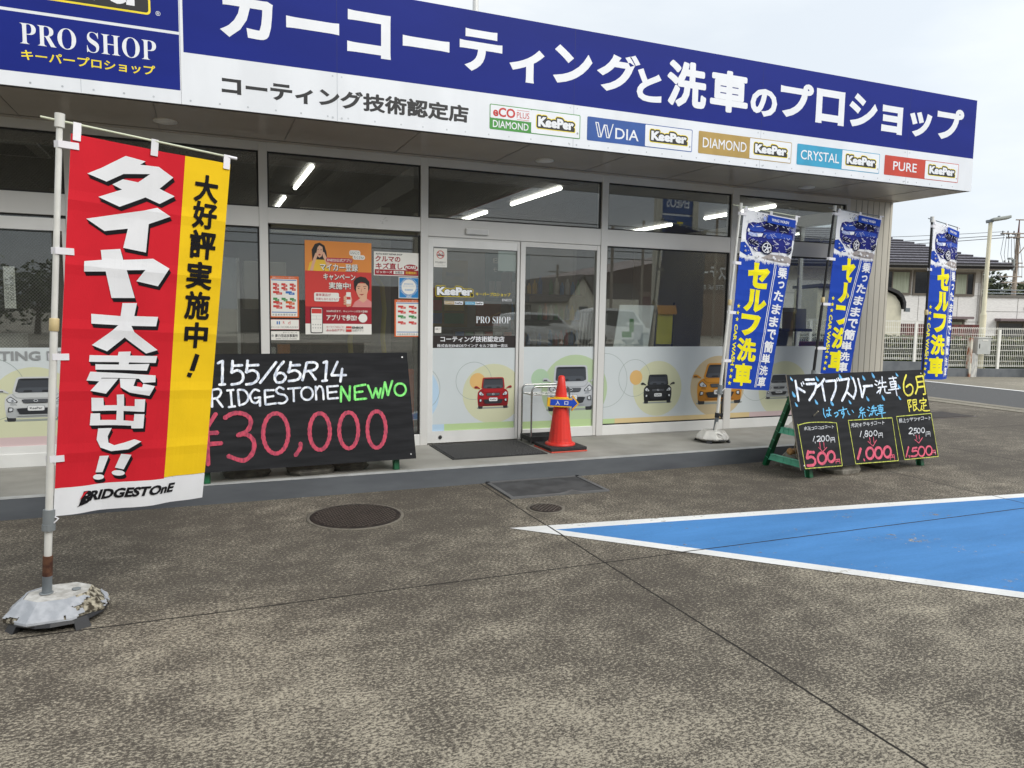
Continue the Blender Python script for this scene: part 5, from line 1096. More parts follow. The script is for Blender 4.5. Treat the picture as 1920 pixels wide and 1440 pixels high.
def weight_block(x,y,z,sx,sy,h,label,m,rot=0,group='weights holding the price boards'):
    Mx=Matrix.Translation((x,y,z))@Matrix.Rotation(R_(rot),4,'Z'); b=MB(Mx); r=random.Random(int(x*100))
    pts=lambda k,q,zz:[(sx*k*a+r.uniform(-.008,.008),sy*k*c+r.uniform(-.008,.008),zz+r.uniform(-.004,.004)) for a,c in ((-.5,-.32),(-.32,-.5),(.32,-.5),(.5,-.32),(.5,.32),(.32,.5),(-.32,.5),(-.5,.32))]
    rings=[pts(.92,0,.0 if True else 0),pts(1.0,0,h*.28),pts(.98,0,h*.42),pts(.62,0,h)]
    vs=[p for q in rings for p in q]; fs=[[8*i+k,8*i+(k+1)%8,8*(i+1)+(k+1)%8,8*(i+1)+k] for i in range(3) for k in range(8)]+[[7-k for k in range(8)],[24+k for k in range(8)]]
    b.add(vs,fs,m); b.add([(.04*math.cos(k*.785),.04*math.sin(k*.785),h+.001) for k in range(8)],[list(range(8))],GASK)
    return tag(b.build('weight_block',None,(x,y,z)),label,'weight',group)
board('tyre_price_board',(1.655,6.09,.2446),(.99933,.0366,0),(-.0074,.2035,.979),1.82,[(0,0),(1.82,0),(1.79,.91),(.0,.91)],BOARD_A_STROKES,'black chalk board priced 30,000 on the walkway beside the red banner',.15,(.17,1.66),lambda s:None)
def extraB(s):
    for t_,p,q,r in BOARD_B_TEXT:
        vs,fs,x0,x1,y0,y1=text_geo(t_,.012); o=[]
        for x,y in vs:
            a=(x-x0)/(x1-x0);c=(y-y0)/(y1-y0); o.append((p[0]+(q[0]-p[0])*a+(r[0]-p[0])*c,p[1]+(q[1]-p[1])*a+(r[1]-p[1])*c+.004*math.sin(a*19)))
        s.raw(o,fs,BR['s'],h=.0004)
    for k,(u,v) in enumerate(DROPS):
        r=.019+.003*(k%3); pts=[(u+r*math.sin(a)*math.sin(a/2)**1.3-.010*(1+math.cos(a)),v+r*1.25*math.cos(a)) for a in [6.283*i/16 for i in range(16)]]
        s.raw(pts,[list(range(16))],BR['d'],h=.0005); s.raw([(u+.4*(x-u)-.003,v-.008+.4*(y-v)) for x,y in pts],[list(range(16))],BR['b'],h=.0009)
board('car_wash_price_board',(6.9191,5.28,.1008),(.99876,.0498,0),(-.0158,.3169,.9483),1.90,[(0,0),(1.90,0),(1.963,.911),(.049,.896)],BOARD_B_STROKES,'black chalk board with three boxed car wash prices on green legs',.0,(.20,1.75),extraB)
weight_block(5.52,5.73,0,.34,.34,.15,'grey concrete weight behind the car wash board, tied with pale rope',STN,12)
weight_block(5.72,5.42,0,.36,.3,.12,'grey concrete weight under the car wash board near the wooden ball',STN,3)
weight_block(6.35,5.50,0,.36,.3,.085,'low grey concrete weight under the middle of the car wash board',STND,2)
weight_block(.30,6.33,.15,.36,.32,.12,'dark concrete weight under the tyre price board, next to the red banner',STND,4)
weight_block(.80,6.27,.15,.36,.3,.10,'dark concrete weight under the middle of the tyre price board',STND,4)
weight_block(1.12,6.35,.15,.32,.3,.10,'dark concrete weight under the tyre price board, nearer the doormat',STND,4)
b=MB(); b.tube([(5.30,5.30,.62),(5.31,5.55,.40),(5.34,5.62,.22),(5.36,5.60,.12),(5.42,5.50,.05),(5.5,5.42,.03)],.006,ROPE,6); b.tube([(5.30,5.62,.5),(5.33,5.60,.3),(5.38,5.62,.17),(5.44,5.66,.16)],.005,ROPE,6)
tag(b.build('tie_rope'),'pale rope hanging from the green leg to the concrete weight','rope')
b=MB(); 
b.lathe((5.30,5.63,.178),[(.008,-.035),(.028,-.022),(.036,0),(.028,.022),(.008,.035)],BALL,16); tag(b.build('wooden_ball'),'round wooden ball tied at the lower bar of the green leg','ball')
b=MB(); b.tube([(5.34,5.64,.178),(5.36,5.645,.175),(5.40,5.65,.172),(5.42,5.65,.17)],[.02,.03,.03,.018],BALL,14); tag(b.build('skipping_grip'),'turned wooden grip lying beside the wooden ball','wooden grip')
# ---------------------------------------------------------------- banner flags
CLR,CLY,CLW,CLK,CLB,CLYB=[mat('cloth_'+n,S(h),.8,var=.035,scale=5,bump=.12,bscale=240,spec=.2) for n,h in (('red','#cf2230'),('yellow','#f2c81e'),('white','#e6e7ea'),('black','#17161a'),('blue','#1f44a8'),('lemon','#f0e41e'))]
CSH=mat('cloth_back_hem',S('#d9dadd'),.8,spec=.2)
POLEW=mat('white_pole_plastic',S('#d9d8d2'),.4,var=.06,scale=9); POLEK=mat('black_pole_plastic',(.015,.015,.016),.4); POLEY=mat('aged_joint_plastic',S('#cdb989'),.5,var=.1); CLIP=mat('grey_clip',S('#7e8385'),.5); ARM=mat('pale_green_rod',S('#c9cdb4'),.4); RUST=mat('rusty_sleeve',S('#43261a'),.85,col2=S('#62402c'),scale=30); STEEL=mat('galvanised_tube',S('#7b8287'),.4,.4,var=.08,scale=12)
TAPE=mat('white_strap',S('#e4e2e6'),.6,var=.03)
def banner(label,base,ptop,zt,L0,L1,W,th0,th1,s0,s1,waves,polem,design,Hf=1.8,armd=None,armback=.09,nu=30,nw=78,group=None,low=True,bump=None):
    t=thing('banner_flag',base,label,'banner',group)
    PC=cloth_fn(L0,L1,W,th0,th1,s0,s1,waves,bump=bump); P=lambda u,y,h:PC(u,1-y/Hf,h)
    # cloth: a grid with real thickness, printed in front
    s=Sheet(P,.0009,.0024); design(s,W,Hf); us=[W*i/nu for i in range(nu+1)]; ws=[Hf*j/nw for j in range(nw+1)]
    b=MB(); front,back=[],[]
    base_m=design.base
    for hh,arr in ((0,front),(-.0012,back)): arr+= [P(u,y,hh) for u in us for y in ws]
    n1=nw+1; f=[(i*n1+j,(i+1)*n1+j,(i+1)*n1+j+1,i*n1+j+1) for i in range(nu) for j in range(nw)]
    b.add(back,[q[::-1] for q in f],base_m,True); b.add(front,f,base_m,True)
    s.emit_cut(b,us,ws); b.build('cloth',t)
    # pole, joint, cross arm
    pb=Vector(base); pt=Vector(ptop); d=(pt-pb).normalized()
    b=MB(); b.tube([pb+d*.02,pb+d*(.30),pb+(pt-pb)*.58],.0165,polem,14); b.tube([pb+(pt-pb)*.58,pt],.0135,polem,14); b.tube([pt-d*.05,pt+d*.012],.021,POLEW,14); b.build('pole',t)
    b=MB(); j=pb+(pt-pb)*.575; b.tube([j-d*.03,j-d*.025,j+d*.025,j+d*.03],[.019,.021,.021,.018],POLEY,14); b.build('pole_joint',t)
    ae=Vector(PC(W*1.03,0,0))+Vector((0,0,.035)); a0=pt-d*.02; av=(ae-a0).normalized(); b=MB(); b.tube([a0-av*armback,a0,ae],.0055,ARM if polem==POLEW else STEEL,8); b.tube([ae-av*.03,ae+av*.012],.008,TAPE,8); b.build('cross_arm',t)
    # straps: three over the arm, four round the pole
    for q in (.035,.5,.975):
        b=MB()
        p=Vector(PC(W*q,0,0)); p2=Vector(PC(W*q,.016,0.003)); a_=a0+av*((p-a0).dot(av)); sd=Vector(PC(W*q+.01,0,0))-Vector(PC(W*q-.01,0,0)); sd=sd.normalized()*.016; nn=Vector((0,-.006,0))
        b.add([p2-sd+nn,p2+sd+nn,a_+sd+nn+Vector((0,0,.008)),a_-sd+nn+Vector((0,0,.008)),a_+sd-nn,a_-sd-nn,p2+sd-nn*.3,p2-sd-nn*.3],[(0,1,2,3),(3,2,4,5),(5,4,6,7),(0,7,6,1),(1,6,4,2),(0,3,5,7)],TAPE); b.build('arm_strap',t)
    for v in (.03,.30,.575,.845):
        p=Vector(PC(.035,v,.003)); e=Vector(PC(0,v,.003)); tt=(e.z-pb.z)/d.z; c=pb+d*tt; out=(e-c); out.z=0; out.normalize(); nn=Vector((0,-.0185,0)); hz=Vector((0,0,.0155))
        b=MB(); c0=c-out*.021
        b.add([p-hz+Vector((0,-.004,0)),p+hz+Vector((0,-.004,0)),c+hz+nn,c-hz+nn,c0+hz,c0-hz,c+hz-nn,c-hz-nn,p+hz+Vector((0,.004,0)),p-hz+Vector((0,.004,0))],[(0,3,2,1),(3,5,4,2),(5,7,6,4),(7,9,8,6),(0,1,8,9),(1,2,4,6,8),(0,9,7,5,3)],TAPE); b.build('pole_strap',t)
    if low:
        v=1.0; e=Vector(PC(0,1,0)); c=pb+d*((e.z-pb.z)/d.z); b=MB(); b.tube([c-d*.035,c+d*.035],.026,CLIP,14); b.tube([c-d*.065,c-d*.035],.029,CLIP,10,smooth=False); b.tube([c+Vector((.02,-.01,-.03)),c+Vector((.04,-.01,-.01)),e],.004,TAPE,6); b.build('clip',t)
    return t
def d_red(s,W,Hh):
    K=1.034
    s.rect(0,.135,.490,Hh,CLR); s.rect(.490,.140,W,Hh,CLY); s.rect(0,0,W,.1349,CLW); s.q[-1]=(*s.q[-1][:3],s.q[-1][3]-.0002); s.up()
    big=[k for k in RED_POLYS if not k.startswith('yex')]
    V=lambda k,dx=0,dy=0:[(u*K+dx,Hh*(1-v)+dy) for u,v in RED_POLYS[k]]
    for st in range(1,4):
        for k in big: s.poly(V(k,.0030*st,-.0062*st),CLK,lay=s.lay)
        s.lay+=.35
    s.lay+=1.6
    for k in big: s.poly(V(k),CLW,lay=s.lay)
    for k in ('yex','yexd'): s.poly(V(k),CLK)
    for ch,u0,u1,v0,v1 in (('大',.522,.632,.043,.121),('好',.522,.635,.118,.196),('評',.518,.640,.200,.2825),('実',.512,.636,.290,.371),('施',.514,.636,.376,.458),('中',.522,.638,.466,.542)):
        s.text(ch,(u0*K,Hh*(1-v1),u1*K,Hh*(1-v0)),CLK,bold=.036)
    s.text('RIDGESTOnE',(.152,.055,.548,.105),CLK,bold=.045,shear=.25)
    s.text('B',(.112,.044,.158,.108),CLK,bold=.05,shear=.28); s.poly([(.094,.034),(.112,.050),(.128,.082),(.137,.046)],CLK,lay=s.lay+.2); s.poly([(.104,.066),(.121,.102),(.140,.108),(.122,.086)],CLR,lay=s.lay+.4)
d_red.base=CLW
S1=dict(rng=random.Random(11))
SPL=mat('cloth_splash',S('#c9cbe0'),.8,spec=.2); NAVY=mat('cloth_navy',S('#262c78'),.8,spec=.2); CARB=mat('cloth_car_blue',S('#2c4aa8'),.8,spec=.2); CARL=mat('cloth_car_light',S('#a3b0dc'),.8,spec=.2); TAN=mat('cloth_wet_ground',S('#a79f9c'),.8,spec=.2)
CARK=mat('cloth_car_dark',S('#14153a'),.8,spec=.2)
def d_wash(s,W,Hh):
    V=lambda v:Hh*(1-v); r=random.Random(4)
    s.rect(0,0,W,V(.262),CLB); s.rect(0,V(.262),W,Hh,CLW); s.up()
    # torn lower edge of the picture
    for k in range(46):
        u=.005+k*.0140; h_=r.uniform(.01,.045); s.poly([(u,V(.262)+.002),(u+.014,V(.262)+.002),(u+.012,V(.262)-h_*.5),(u+.006,V(.262)-h_)],CLW,lay=s.lay+(k%2)*.3)
    s.poly([(0,V(.235)),(0,V(.185)),(.05,V(.178)),(.12,V(.20)),(.18,V(.245)),(.10,V(.25))],CLB); s.poly([(.28,V(.25)),(.38,V(.22)),(.62,V(.215)),(W,V(.225)),(W,V(.255)),(.5,V(.258))],TAN); s.up()
    s.rect(.46,V(.12),W,V(.03),mat('cloth_grey_scene',S('#777b9c'),.8,spec=.2),lay=s.lay-.5)
    # three-quarter view of a wet dark blue car
    P=lambda pts,m:(s.poly([(u,V(v)) for u,v in pts],m),s.up())
    P([(.06,.110),(.075,.075),(.13,.062),(.20,.060),(.27,.045),(.40,.038),(.52,.042),(.60,.062),(.645,.085),(.645,.19),(.60,.20),(.45,.205),(.33,.215),(.22,.218),(.12,.195),(.065,.165)],NAVY)
    P([(.25,.072),(.30,.050),(.40,.045),(.44,.068),(.42,.088),(.30,.088)],CARK); P([(.455,.066),(.42,.046),(.52,.049),(.58,.066),(.58,.088),(.47,.09)],CARK)
    P([(.10,.085),(.20,.068),(.30,.090),(.27,.105),(.15,.112),(.09,.105)],CARB); P([(.27,.108),(.42,.095),(.62,.095),(.64,.12),(.45,.125),(.33,.14)],CARB)
    P([(.09,.118),(.16,.12),(.25,.112),(.24,.135),(.14,.142),(.085,.135)],CARL); P([(.07,.118),(.075,.10),(.10,.105),(.095,.122)],CLW); P([(.20,.122),(.27,.113),(.26,.132),(.21,.137)],CLW)
    P([(.10,.155),(.23,.165),(.22,.185),(.12,.178)],CARK)
    s.disc(.335,V(.19),.080,.064,CARK); s.up(); s.disc(.335,V(.19),.060,.052,CLW); s.up(); s.disc(.335,V(.19),.050,.043,CARK); s.up()
    for k in range(5):
        a=1.2566*k+.3; s.line((.335,V(.19)),(.335+.048*math.cos(a),V(.19)+.041*math.sin(a)),.012,CLW,lay=s.lay+.2*k)
    s.up(); s.disc(.615,V(.18),.025,.045,CARK); s.up()
    # splashes: threads and drops of white water
    for k in range(95):
        u=r.uniform(.04,.62);v=r.uniform(.03,.20); a=r.uniform(-.9,.9); l=r.uniform(.01,.06); s.line((u,V(v)),(min(.645,u+l*math.cos(a)),V(v)+l*math.sin(a)),r.uniform(.0015,.005),CLW if k%3 else SPL,lay=s.lay+(k%9)*.12)
    for k in range(42):
        u=r.uniform(.02,.63);v=r.uniform(.20,.262); q=r.uniform(.004,.018); s.poly([(min(.648,max(.002,u+q*math.cos(k+1.05*i)*r.uniform(.5,1.4))),V(v)+q*.7*math.sin(k+1.05*i)) for i in range(6)],CLW if k%3 else TAN,lay=s.lay+1.2+(k%7)*.1)
    for k in range(26):
        u=r.uniform(.16,.30);v=r.uniform(.005,.05); s.disc(u,V(v),r.uniform(.002,.006),r.uniform(.002,.006),CARK if k%2 else NAVY,n=8)
    s.lay+=2; s.rect(.297,V(.050),.640,V(.008),CLB); s.disc(.265,V(.030),.018,.018,CARL,n=16); s.up(); s.text('WING WASH',(.345,V(.038),.555,V(.022)),CLW,bold=.02); s.lay=2
    for ch,a,c,v0,v1 in (('セ',.140,.418,.280,.422),('ル',.128,.415,.430,.558),('フ',.118,.370,.572,.695),('洗',.098,.352,.708,.842),('車',.088,.330,.852,.982)):
        s.text(ch,(a,V(v1),c,V(v0)),CLYB,bold=.06 if ch in 'セルフ' else .045)
    for ch,a,c,v0,v1 in (('乗',.511,.645,.281,.345),('っ',.535,.630,.360,.402),('た',.499,.645,.416,.476),('ま',.492,.640,.494,.553),('ま',.480,.636,.566,.627),('で',.470,.630,.640,.701),('簡',.452,.625,.710,.779),('単',.436,.608,.787,.846),('洗',.430,.605,.855,.912),('車',.428,.603,.920,.984)):
        s.text(ch,(a,V(v1),c,V(v0)),CLW,bold=.034)
    s.line((.462,V(.281)),(.392,V(.985)),.008,CLW); s.line((.482,V(.281)),(.412,V(.985)),.008,CLW)
    def star(u,v,q): s.poly([(u+q*(1 if i%2==0 else .42)*math.sin(.6283*i),V(v)+q*(1 if i%2==0 else .42)*math.cos(.6283*i)) for i in range(10)],CLYB)
    for u,v in ((.065,.535),(.064,.573),(.063,.61),(.056,.898),(.050,.933),(.045,.970)): star(u,v,.025)
    s.text('CAR WASH',(.034,V(.870),.080,V(.638)),CLYB,bold=.035,rot=90)
d_wash.base=CLB
def foot_frame(cx,cy,z,r,m,par,rot=0):
    """black plastic tray: an eight-sided rim with splayed feet, one moulding"""
    b=MB(Matrix.Translation((cx,cy,z))@Matrix.Rotation(R_(rot),4,'Z')); n=8; vs=[]
    for k in range(n):
        for j in range(2):
            a=R_(45*k+(9 if j else -9)+22.5)
            for q,zz in ((1.06,.030),(1.0,.046),(.80,.046),(.80,.030),(1.16,.0),(1.02,.0)): vs.append((r*q*math.cos(a),r*q*math.sin(a),zz))
    fs=[]; N2=2*n
    for k in range(N2):
        i,j=6*k,6*((k+1)%N2)
        fs+=[(i,j,j+1,i+1),(i+1,j+1,j+2,i+2),(i+2,j+2,j+3,i+3),(i+3,j+3,j,i)]
        if k%4==0: fs+=[(i+4,j+4,j,i),(i,i+3,i+5,i+4),(j,j+4,j+5,j+3),(i+5,i+3,j+3,j+5),(i+4,i+5,j+5,j+4)]
    b.add(vs,fs,m); return b.build('foot_frame',par)
def rock_base(t,cx,cy,z,rx,ry,h,m,seed,rot=22.5,mask=None,jm=None,topm=None,rough=.007):
    """eight-sided cast block, chipped and weathered, with what is left of its plastic jacket lying on it"""
    from mathutils import noise as nz
    pf0=[(.88,.0),(.97,.06),(1.0,.14),(.99,.24),(.93,.38),(.86,.52),(.79,.66),(.72,.80),(.66,.92),(.62,1.0)]; prof=[]
    for i in range(len(pf0)-1):
        for q in range(3): f=q/3; prof.append((pf0[i][0]*(1-f)+pf0[i+1][0]*f,pf0[i][1]*(1-f)+pf0[i+1][1]*f))
    prof.append(pf0[-1])
    n=160
    def octr(a):
        k=a%(math.pi/4); return math.cos(math.pi/8)/math.cos(k-math.pi/8)
    def ring(pr_,zz,off,rg):
        o=[]
        for k in range(n):
            a=6.28319*k/n; q=octr(a)*pr_; p=Vector((rx*q*math.cos(a),ry*q*math.sin(a),h*zz)); d=(nz.noise(p*8+Vector((seed,0,0)))+.6*nz.noise(p*26+Vector((0,seed,0))))*rg if .03<zz<.97 else 0
            rad=Vector((math.cos(a),math.sin(a),.45)).normalized(); o.append(p+rad*(d+off))
        return o
    Mx=Matrix.Translation((cx,cy,z))@Matrix.Rotation(R_(rot),4,'Z')
    R0=[ring(a,c,0,rough) for a,c in prof]; b=MB(Mx); vs=[p for q in R0 for p in q]; NR=len(prof)
    fs=[[n*i+k,n*i+(k+1)%n,n*(i+1)+(k+1)%n,n*(i+1)+k] for i in range(NR-1) for k in range(n)]+[[n-1-k for k in range(n)]]
    b.add(vs,fs,m,False); b.add(R0[-1],[list(range(n))],topm or m); b.build('base_block',t)
    if mask:
        J=[ring(a,c,.007,.002) for a,c in prof]; jv=[p for q in J for p in q]; I=[ring(a,c,.0025,rough*.2) for a,c in prof]; iv=[p for q in I for p in q]; b=MB(Mx); sel=[]
        for i in range(NR-1):
            for k in range(n):
                a=math.degrees(6.28319*(k+.5)/n)+rot; a=(a+180)%360-180; zz=(prof[i][1]+prof[i+1][1])/2; p=R0[i][k]
                if mask(a,zz,nz.noise(p*16+Vector((3,seed,1))),nz.noise(p*45+Vector((seed,7,1)))): sel.append((i,k))
        ss=set(sel); fo=[];ri=[]
        for i,k in sel:
            k2=(k+1)%n; q=[n*i+k,n*i+k2,n*(i+1)+k2,n*(i+1)+k]; fo.append(q); N0=len(jv)
            for (x,y),nb in (((q[0],q[1]),(i-1,k)),((q[1],q[2]),(i,k2)),((q[2],q[3]),(i+1,k)),((q[3],q[0]),(i,(k-1)%n))):
                if nb not in ss: ri.append([x,N0+x,N0+y,y])
        b.add(jv+iv,fo+ri,jm,False); b.build('jacket',t)
ROCK=mat('weathered_rock',S('#b5ad99'),.95,col2=S('#40392d'),scale=42,lo=.42,hi=.58,bump=1.0,bscale=70); ROCKW=mat('limewashed_rock',S('#cbc9c4'),.95,col2=S('#aeaba4'),scale=20,bump=.6,bscale=70); JACK=mat('grey_plastic_jacket',S('#b4b7bc'),.6,col2=S('#9fa3a9'),scale=22,lo=.38,hi=.62,bump=.15,bscale=30)
WPLAST=mat('white_plastic_jacket',S('#d3d1ca'),.5,var=.06,scale=12); FOOT=mat('black_plastic',(.018,.018,.02),.5)
RB=(-.7145,4.028,.125)
tr=banner('tall red and yellow tyre sale banner on a white pole and chipped base',RB,(-.5801,4.0285,2.352),0,(-.5387,4.0285,2.2807),(-.6742,4.0285,.498),.703,11,20,.078,.02,[(4,10,1.0,0,2.0),(3,13,2.3,1.0,3.4),(3,7,4.1,2.0,7.0)],POLEW,d_red,armback=.075)
b=MB(); d=(Vector((-.5801,4.0285,2.352))-Vector(RB)).normalized(); p=Vector(RB); b.tube([p-d*.02,p+d*.09],.021,STEEL,14); b.build('socket_tube',tr); b=MB(); b.tube([p+d*.088,p+d*.185],.0215,RUST,14); b.build('sleeve',tr)
bx,by=-.668,4.035
def mk_red(a,zz,n1,n2):
    q=n1*22+n2*8
    if zz>.90: return -178<a<-40+q or 120<a+q
    if -128+q<a<-64+q: return True
    if -64+q<=a<-30+q: return zz>.66+n1*.4
    if -18+q<=a<14+q*.6: return .30+n2*.2<zz<.56+n1*.25
    if a<=-128+q or a>165: return zz>.42+n1*.4
    return False
rock_base(tr,bx,by,.03,.232,.195,.095,ROCK,3,22.5,mk_red,JACK,ROCKW); foot_frame(bx,by,0,.195,FOOT,tr,12)
b=MB(); b.lathe((bx+.075,by+.005,.1285),[(.020,0),(.020,.003),(.014,.0032)],CLIP,16); b.build('socket_hole',tr); b=MB(); b.lathe((RB[0]-.002,RB[1],.1283),[(.030,0),(.030,.003),(.022,.0033)],CLIP,18); b.build('socket_ring',tr)
def mk_pale(a,zz,n1,n2): return (a<-95+n1*25 and zz>.15+n2*.1) or (a>150 and zz>.3+n1*.3)
G2='blue self car wash banners'
t1=banner('blue self car wash banner on a white pole standing on the walkway',(5.054,6.479,.244),(5.255,6.479,2.662),0,(5.301,6.479,2.624),(5.161,6.479,.723),.669,-6,7.5,.13,.076,[(4,10,1.0,.5,2.5),(3,10,2.2,.2,4),(2,5,3.7,1,7)],POLEW,d_wash,group=G2)
bx,by=5.03,6.50
rock_base(t1,5.035,6.50,.175,.195,.18,.095,ROCKW,8,22.5,mk_pale,WPLAST,ROCKW); foot_frame(5.035,6.50,.15,.165,FOOT,t1,20)
b=MB(); p=Vector((5.054,6.479,.244)); d=(Vector((5.255,6.479,2.662))-p).normalized(); c0=p; b.tube([c0+Vector((0,.02,-.05)),c0+d*.17],.021,STEEL,14); b.build('socket_tube',t1); b=MB(); b.tube([c0+d*.165,c0+d*.215],.026,FOOT,12); b.tube([c0+d*.19,c0+d*.19+Vector((.055,-.01,0))],.012,FOOT,10); b.tube([c0+d*.19+Vector((.05,-.01,-.02)),c0+d*.19+Vector((.05,-.01,.02))],.016,FOOT,10); b.build('clamp_knob',t1)
t2=banner('blue self car wash banner on a black pole, folded cloth hiding half its yellow lettering',(6.42,6.58,.27),(6.654,6.58,2.743),0,(6.707,6.58,2.720),(6.579,6.58,.850),.66,-1,-8,.114,.05,[(3,8,1.0,1.5,1.2),(0,6,2.0,1.0,2)],POLEK,d_wash,group=G2,bump=(0,150,.30,.055))
rock_base(t2,6.44,6.66,.175,.195,.185,.115,ROCKW,9,22.5,mk_pale,WPLAST); foot_frame(6.44,6.66,.15,.165,FOOT,t2,10)
t3=banner('blue self car wash banner on a black pole, seen nearly edge-on before the fence',(7.72,6.17,.12),(7.703,6.17,2.641),0,(7.733,6.17,2.600),(7.686,6.17,.799),.65,15,11,.08,.03,[(3,24,.8,-2.5,.25),(1,4,1.7,1.0,2)],POLEK,d_wash,group=G2)
rock_base(t3,7.74,6.22,.025,.195,.185,.115,ROCKW,10,22.5,mk_pale,WPLAST); foot_frame(7.74,6.22,0,.165,FOOT,t3,10)
# ---------------------------------------------------------------- cone and umbrella stand
CONE=mat('cone_red',S('#d92f22'),.42,col2=S('#c02a20'),scale=16,lo=.5,hi=.75); CONEB=mat('cone_base_red',S('#c9503f'),.6,var=.1,scale=12)
cx,cy=3.265,6.60
tcn=thing('traffic_cone',(cx,cy,.15),'red fluted traffic cone on a black rubber weight near the door','cone')
b=MB(); prof=[(.155,.05),(.155,.062),(.122,.072),(.119,.085),(.098,.26),(.096,.262)]
b.lathe((cx,cy,.15),[(.150,.046),(.150,.060),(.128,.072)],CONE,32); 
vs=[];n=72; hs=[(.120,.070),(.113,.10),(.062,.50),(.055,.56),(.045,.62),(.033,.715),(.024,.728),(.010,.732)]
for r,z in hs:
    for k in range(n):
        a=6.28319*k/n; fl=1-.045*(1 if z<.5 and z>.08 else 0)*(.5+.5*math.cos(18*a))**3; vs.append((cx+r*fl*math.cos(a),cy+r*fl*math.sin(a),.15+z))
b.add(vs,[[i*n+k,i*n+(k+1)%n,(i+1)*n+(k+1)%n,(i+1)*n+k] for i in range(len(hs)-1) for k in range(n)],CONE,True); b.add(vs[-n:],[list(range(n))],CONE); b.build('cone_body',tcn)
b=MB(); b.box(cx-.195,cy-.215,.15,cx+.195,cy+.20,.163,CONEB,.004); b.build('cone_foot',tcn)
b=MB(); b.box(cx-.195,cy-.205,.164,cx+.195,cy+.20,.196,RUB,.006); b.build('rubber_weight',tcn)
AY=mat('arrow_yellow',S('#eab321'),.4); AB=mat('arrow_blue',S('#1f49b8'),.4)
ta=thing('arrow_sign',(cx,cy,.61),'yellow edged blue arrow sign reading entrance, slipped over the red cone','arrow sign')
def arrow(x0,x1,hh,hw,head,y,dx=0): return [(x0,y,-hh),(x1-head,y,-hh),(x1-head,y,-hw),(x1,y,0),(x1-head,y,hw),(x1-head,y,hh),(x0,y,hh)]
b=MB(Matrix.Translation((cx,cy,.622))@Matrix.Rotation(R_(-14),4,'Z')@Matrix.Rotation(R_(3),4,'Y'))
b.prism(arrow(-.155,.160,.043,.078,.065,-.10),(0,.03,0),AY); b.lathe((0,0,0),[(.066,-.05),(.076,-.05),(.073,.048),(.063,.048)],AY,28); b.box(-.07,-.08,-.035,.07,-.05,.035,AY); b.build('backing',ta)
b=MB(b.M); b.prism(arrow(-.128,.143,.030,.056,.052,-.1035),(0,.0033,0),AB); s=Sheet(lambda u,v,h:(u,-.1036-h,v),.0005,.0006); s.text('入',(-.075,-.022,-.035,.020),WHT,bold=.02); s.text('口',(.012,-.018,.050,.016),WHT,bold=.02); s.emit(b); b.build('face',ta)
CHR=mat('chrome_tube',S('#a9aaa8'),.18,.95,var=.04)
tu=thing('umbrella_stand',(3.30,6.99,.15),'chrome tube umbrella stand with black tray beside the sliding door','umbrella stand')
def hoop(x0,x1,y,z0,z1,r=.05):
    p=[(x0,y,z0),(x0,y,z1-r)]
    for k in range(1,5): a=R_(90*k/5); p.append((x0+r-r*math.cos(a),y,z1-r+r*math.sin(a)))
    p+=[(x0+r,y,z1),(x1-r,y,z1)]
    for k in range(1,5): a=R_(90*k/5); p.append((x1-r+r*math.sin(a),y,z1-r+r*math.cos(a)))
    return p+[(x1,y,z1-r),(x1,y,z0)]
for y in (6.865,7.11):
    b=MB(); b.tube(hoop(3.065,3.49,y,.15,.745),.0095,CHR,10); b.build('hoop',tu)
b=MB()
for x in (3.068,3.487): b.tube([(x,6.865,.66),(x,7.11,.66)],.006,CHR,8)
for y in (6.87,6.99,7.10): b.tube([(3.068,y,.66),(3.487,y,.66)],.005,CHR,8)
for x in (3.17,3.28,3.39): b.tube([(x,6.865,.66),(x,7.11,.66)],.005,CHR,8)
b.build('divider_grid',tu)
b=MB(); b.box(3.06,6.86,.185,3.50,7.115,.195,RUB); 
for r in ((3.055,6.855,3.505,6.866),(3.055,7.11,3.505,7.12),(3.055,6.866,3.066,7.11),(3.494,6.866,3.505,7.11)): b.box(r[0],r[1],.185,r[2],r[3],.232,RUB)
b.build('drip_tray',tu)
# ---------------------------------------------------------------- inside the shop
TUBE=mat('lit_tube',(1,.97,.88),.4,emit=8.0,var=.01); FIXT=mat('light_fitting',S('#b5b0a6'),.5); REFL=mat('light_reflector',S('#3f3b35'),.5)
cl=thing('ceiling_light',(1.04,8.55,2.95),'lit strip light close to the glass above the orange campaign poster','ceiling light','strip lights on the shop ceiling')
b=MB(); b.prism([(.76,7.72,2.953),(.98,7.72,2.928),(1.10,7.72,2.928),(1.32,7.72,2.953)],(0,1.6,0),REFL); b.build('housing',cl)
b=MB(); b.tube([(1.04,7.80,2.905),(1.04,9.25,2.905)],.023,TUBE,12); b.build('lamp_tube',cl)
for x,y,l in ((1.0,10.85,'lit strip light deeper in the shop above the campaign poster'),(3.79,8.55,'lit strip light above the fixed pane beside the sliding door'),(3.77,10.9,'lit strip light deeper inside behind the entrance door'),(6.83,8.5,'lit strip light above the white poled blue banner'),(6.86,10.85,'lit strip light deeper inside above the yellow leaflet stand')):
    copy_thing(cl,(x,y,2.95),l)
b=MB(); b.box(1.35,11.3,2.935,2.0,11.95,2.954,FIXT); b.box(1.42,11.37,2.931,1.93,11.88,2.936,REFL); tag(b.build('air_vent'),'square dark air vent in the shop ceiling','vent')
b=MB(); b.box(-2.9,8.05,2.93,-1.35,8.75,2.954,FIXT); b.box(-2.8,8.12,2.926,-1.45,8.68,2.931,REFL); tag(b.build('ceiling_hatch'),'dark framed panel in the ceiling behind the white banner pole','hatch')
def inm(h,n,**k): return mat('shop_'+n,S(h),.6,var=.06,**k)
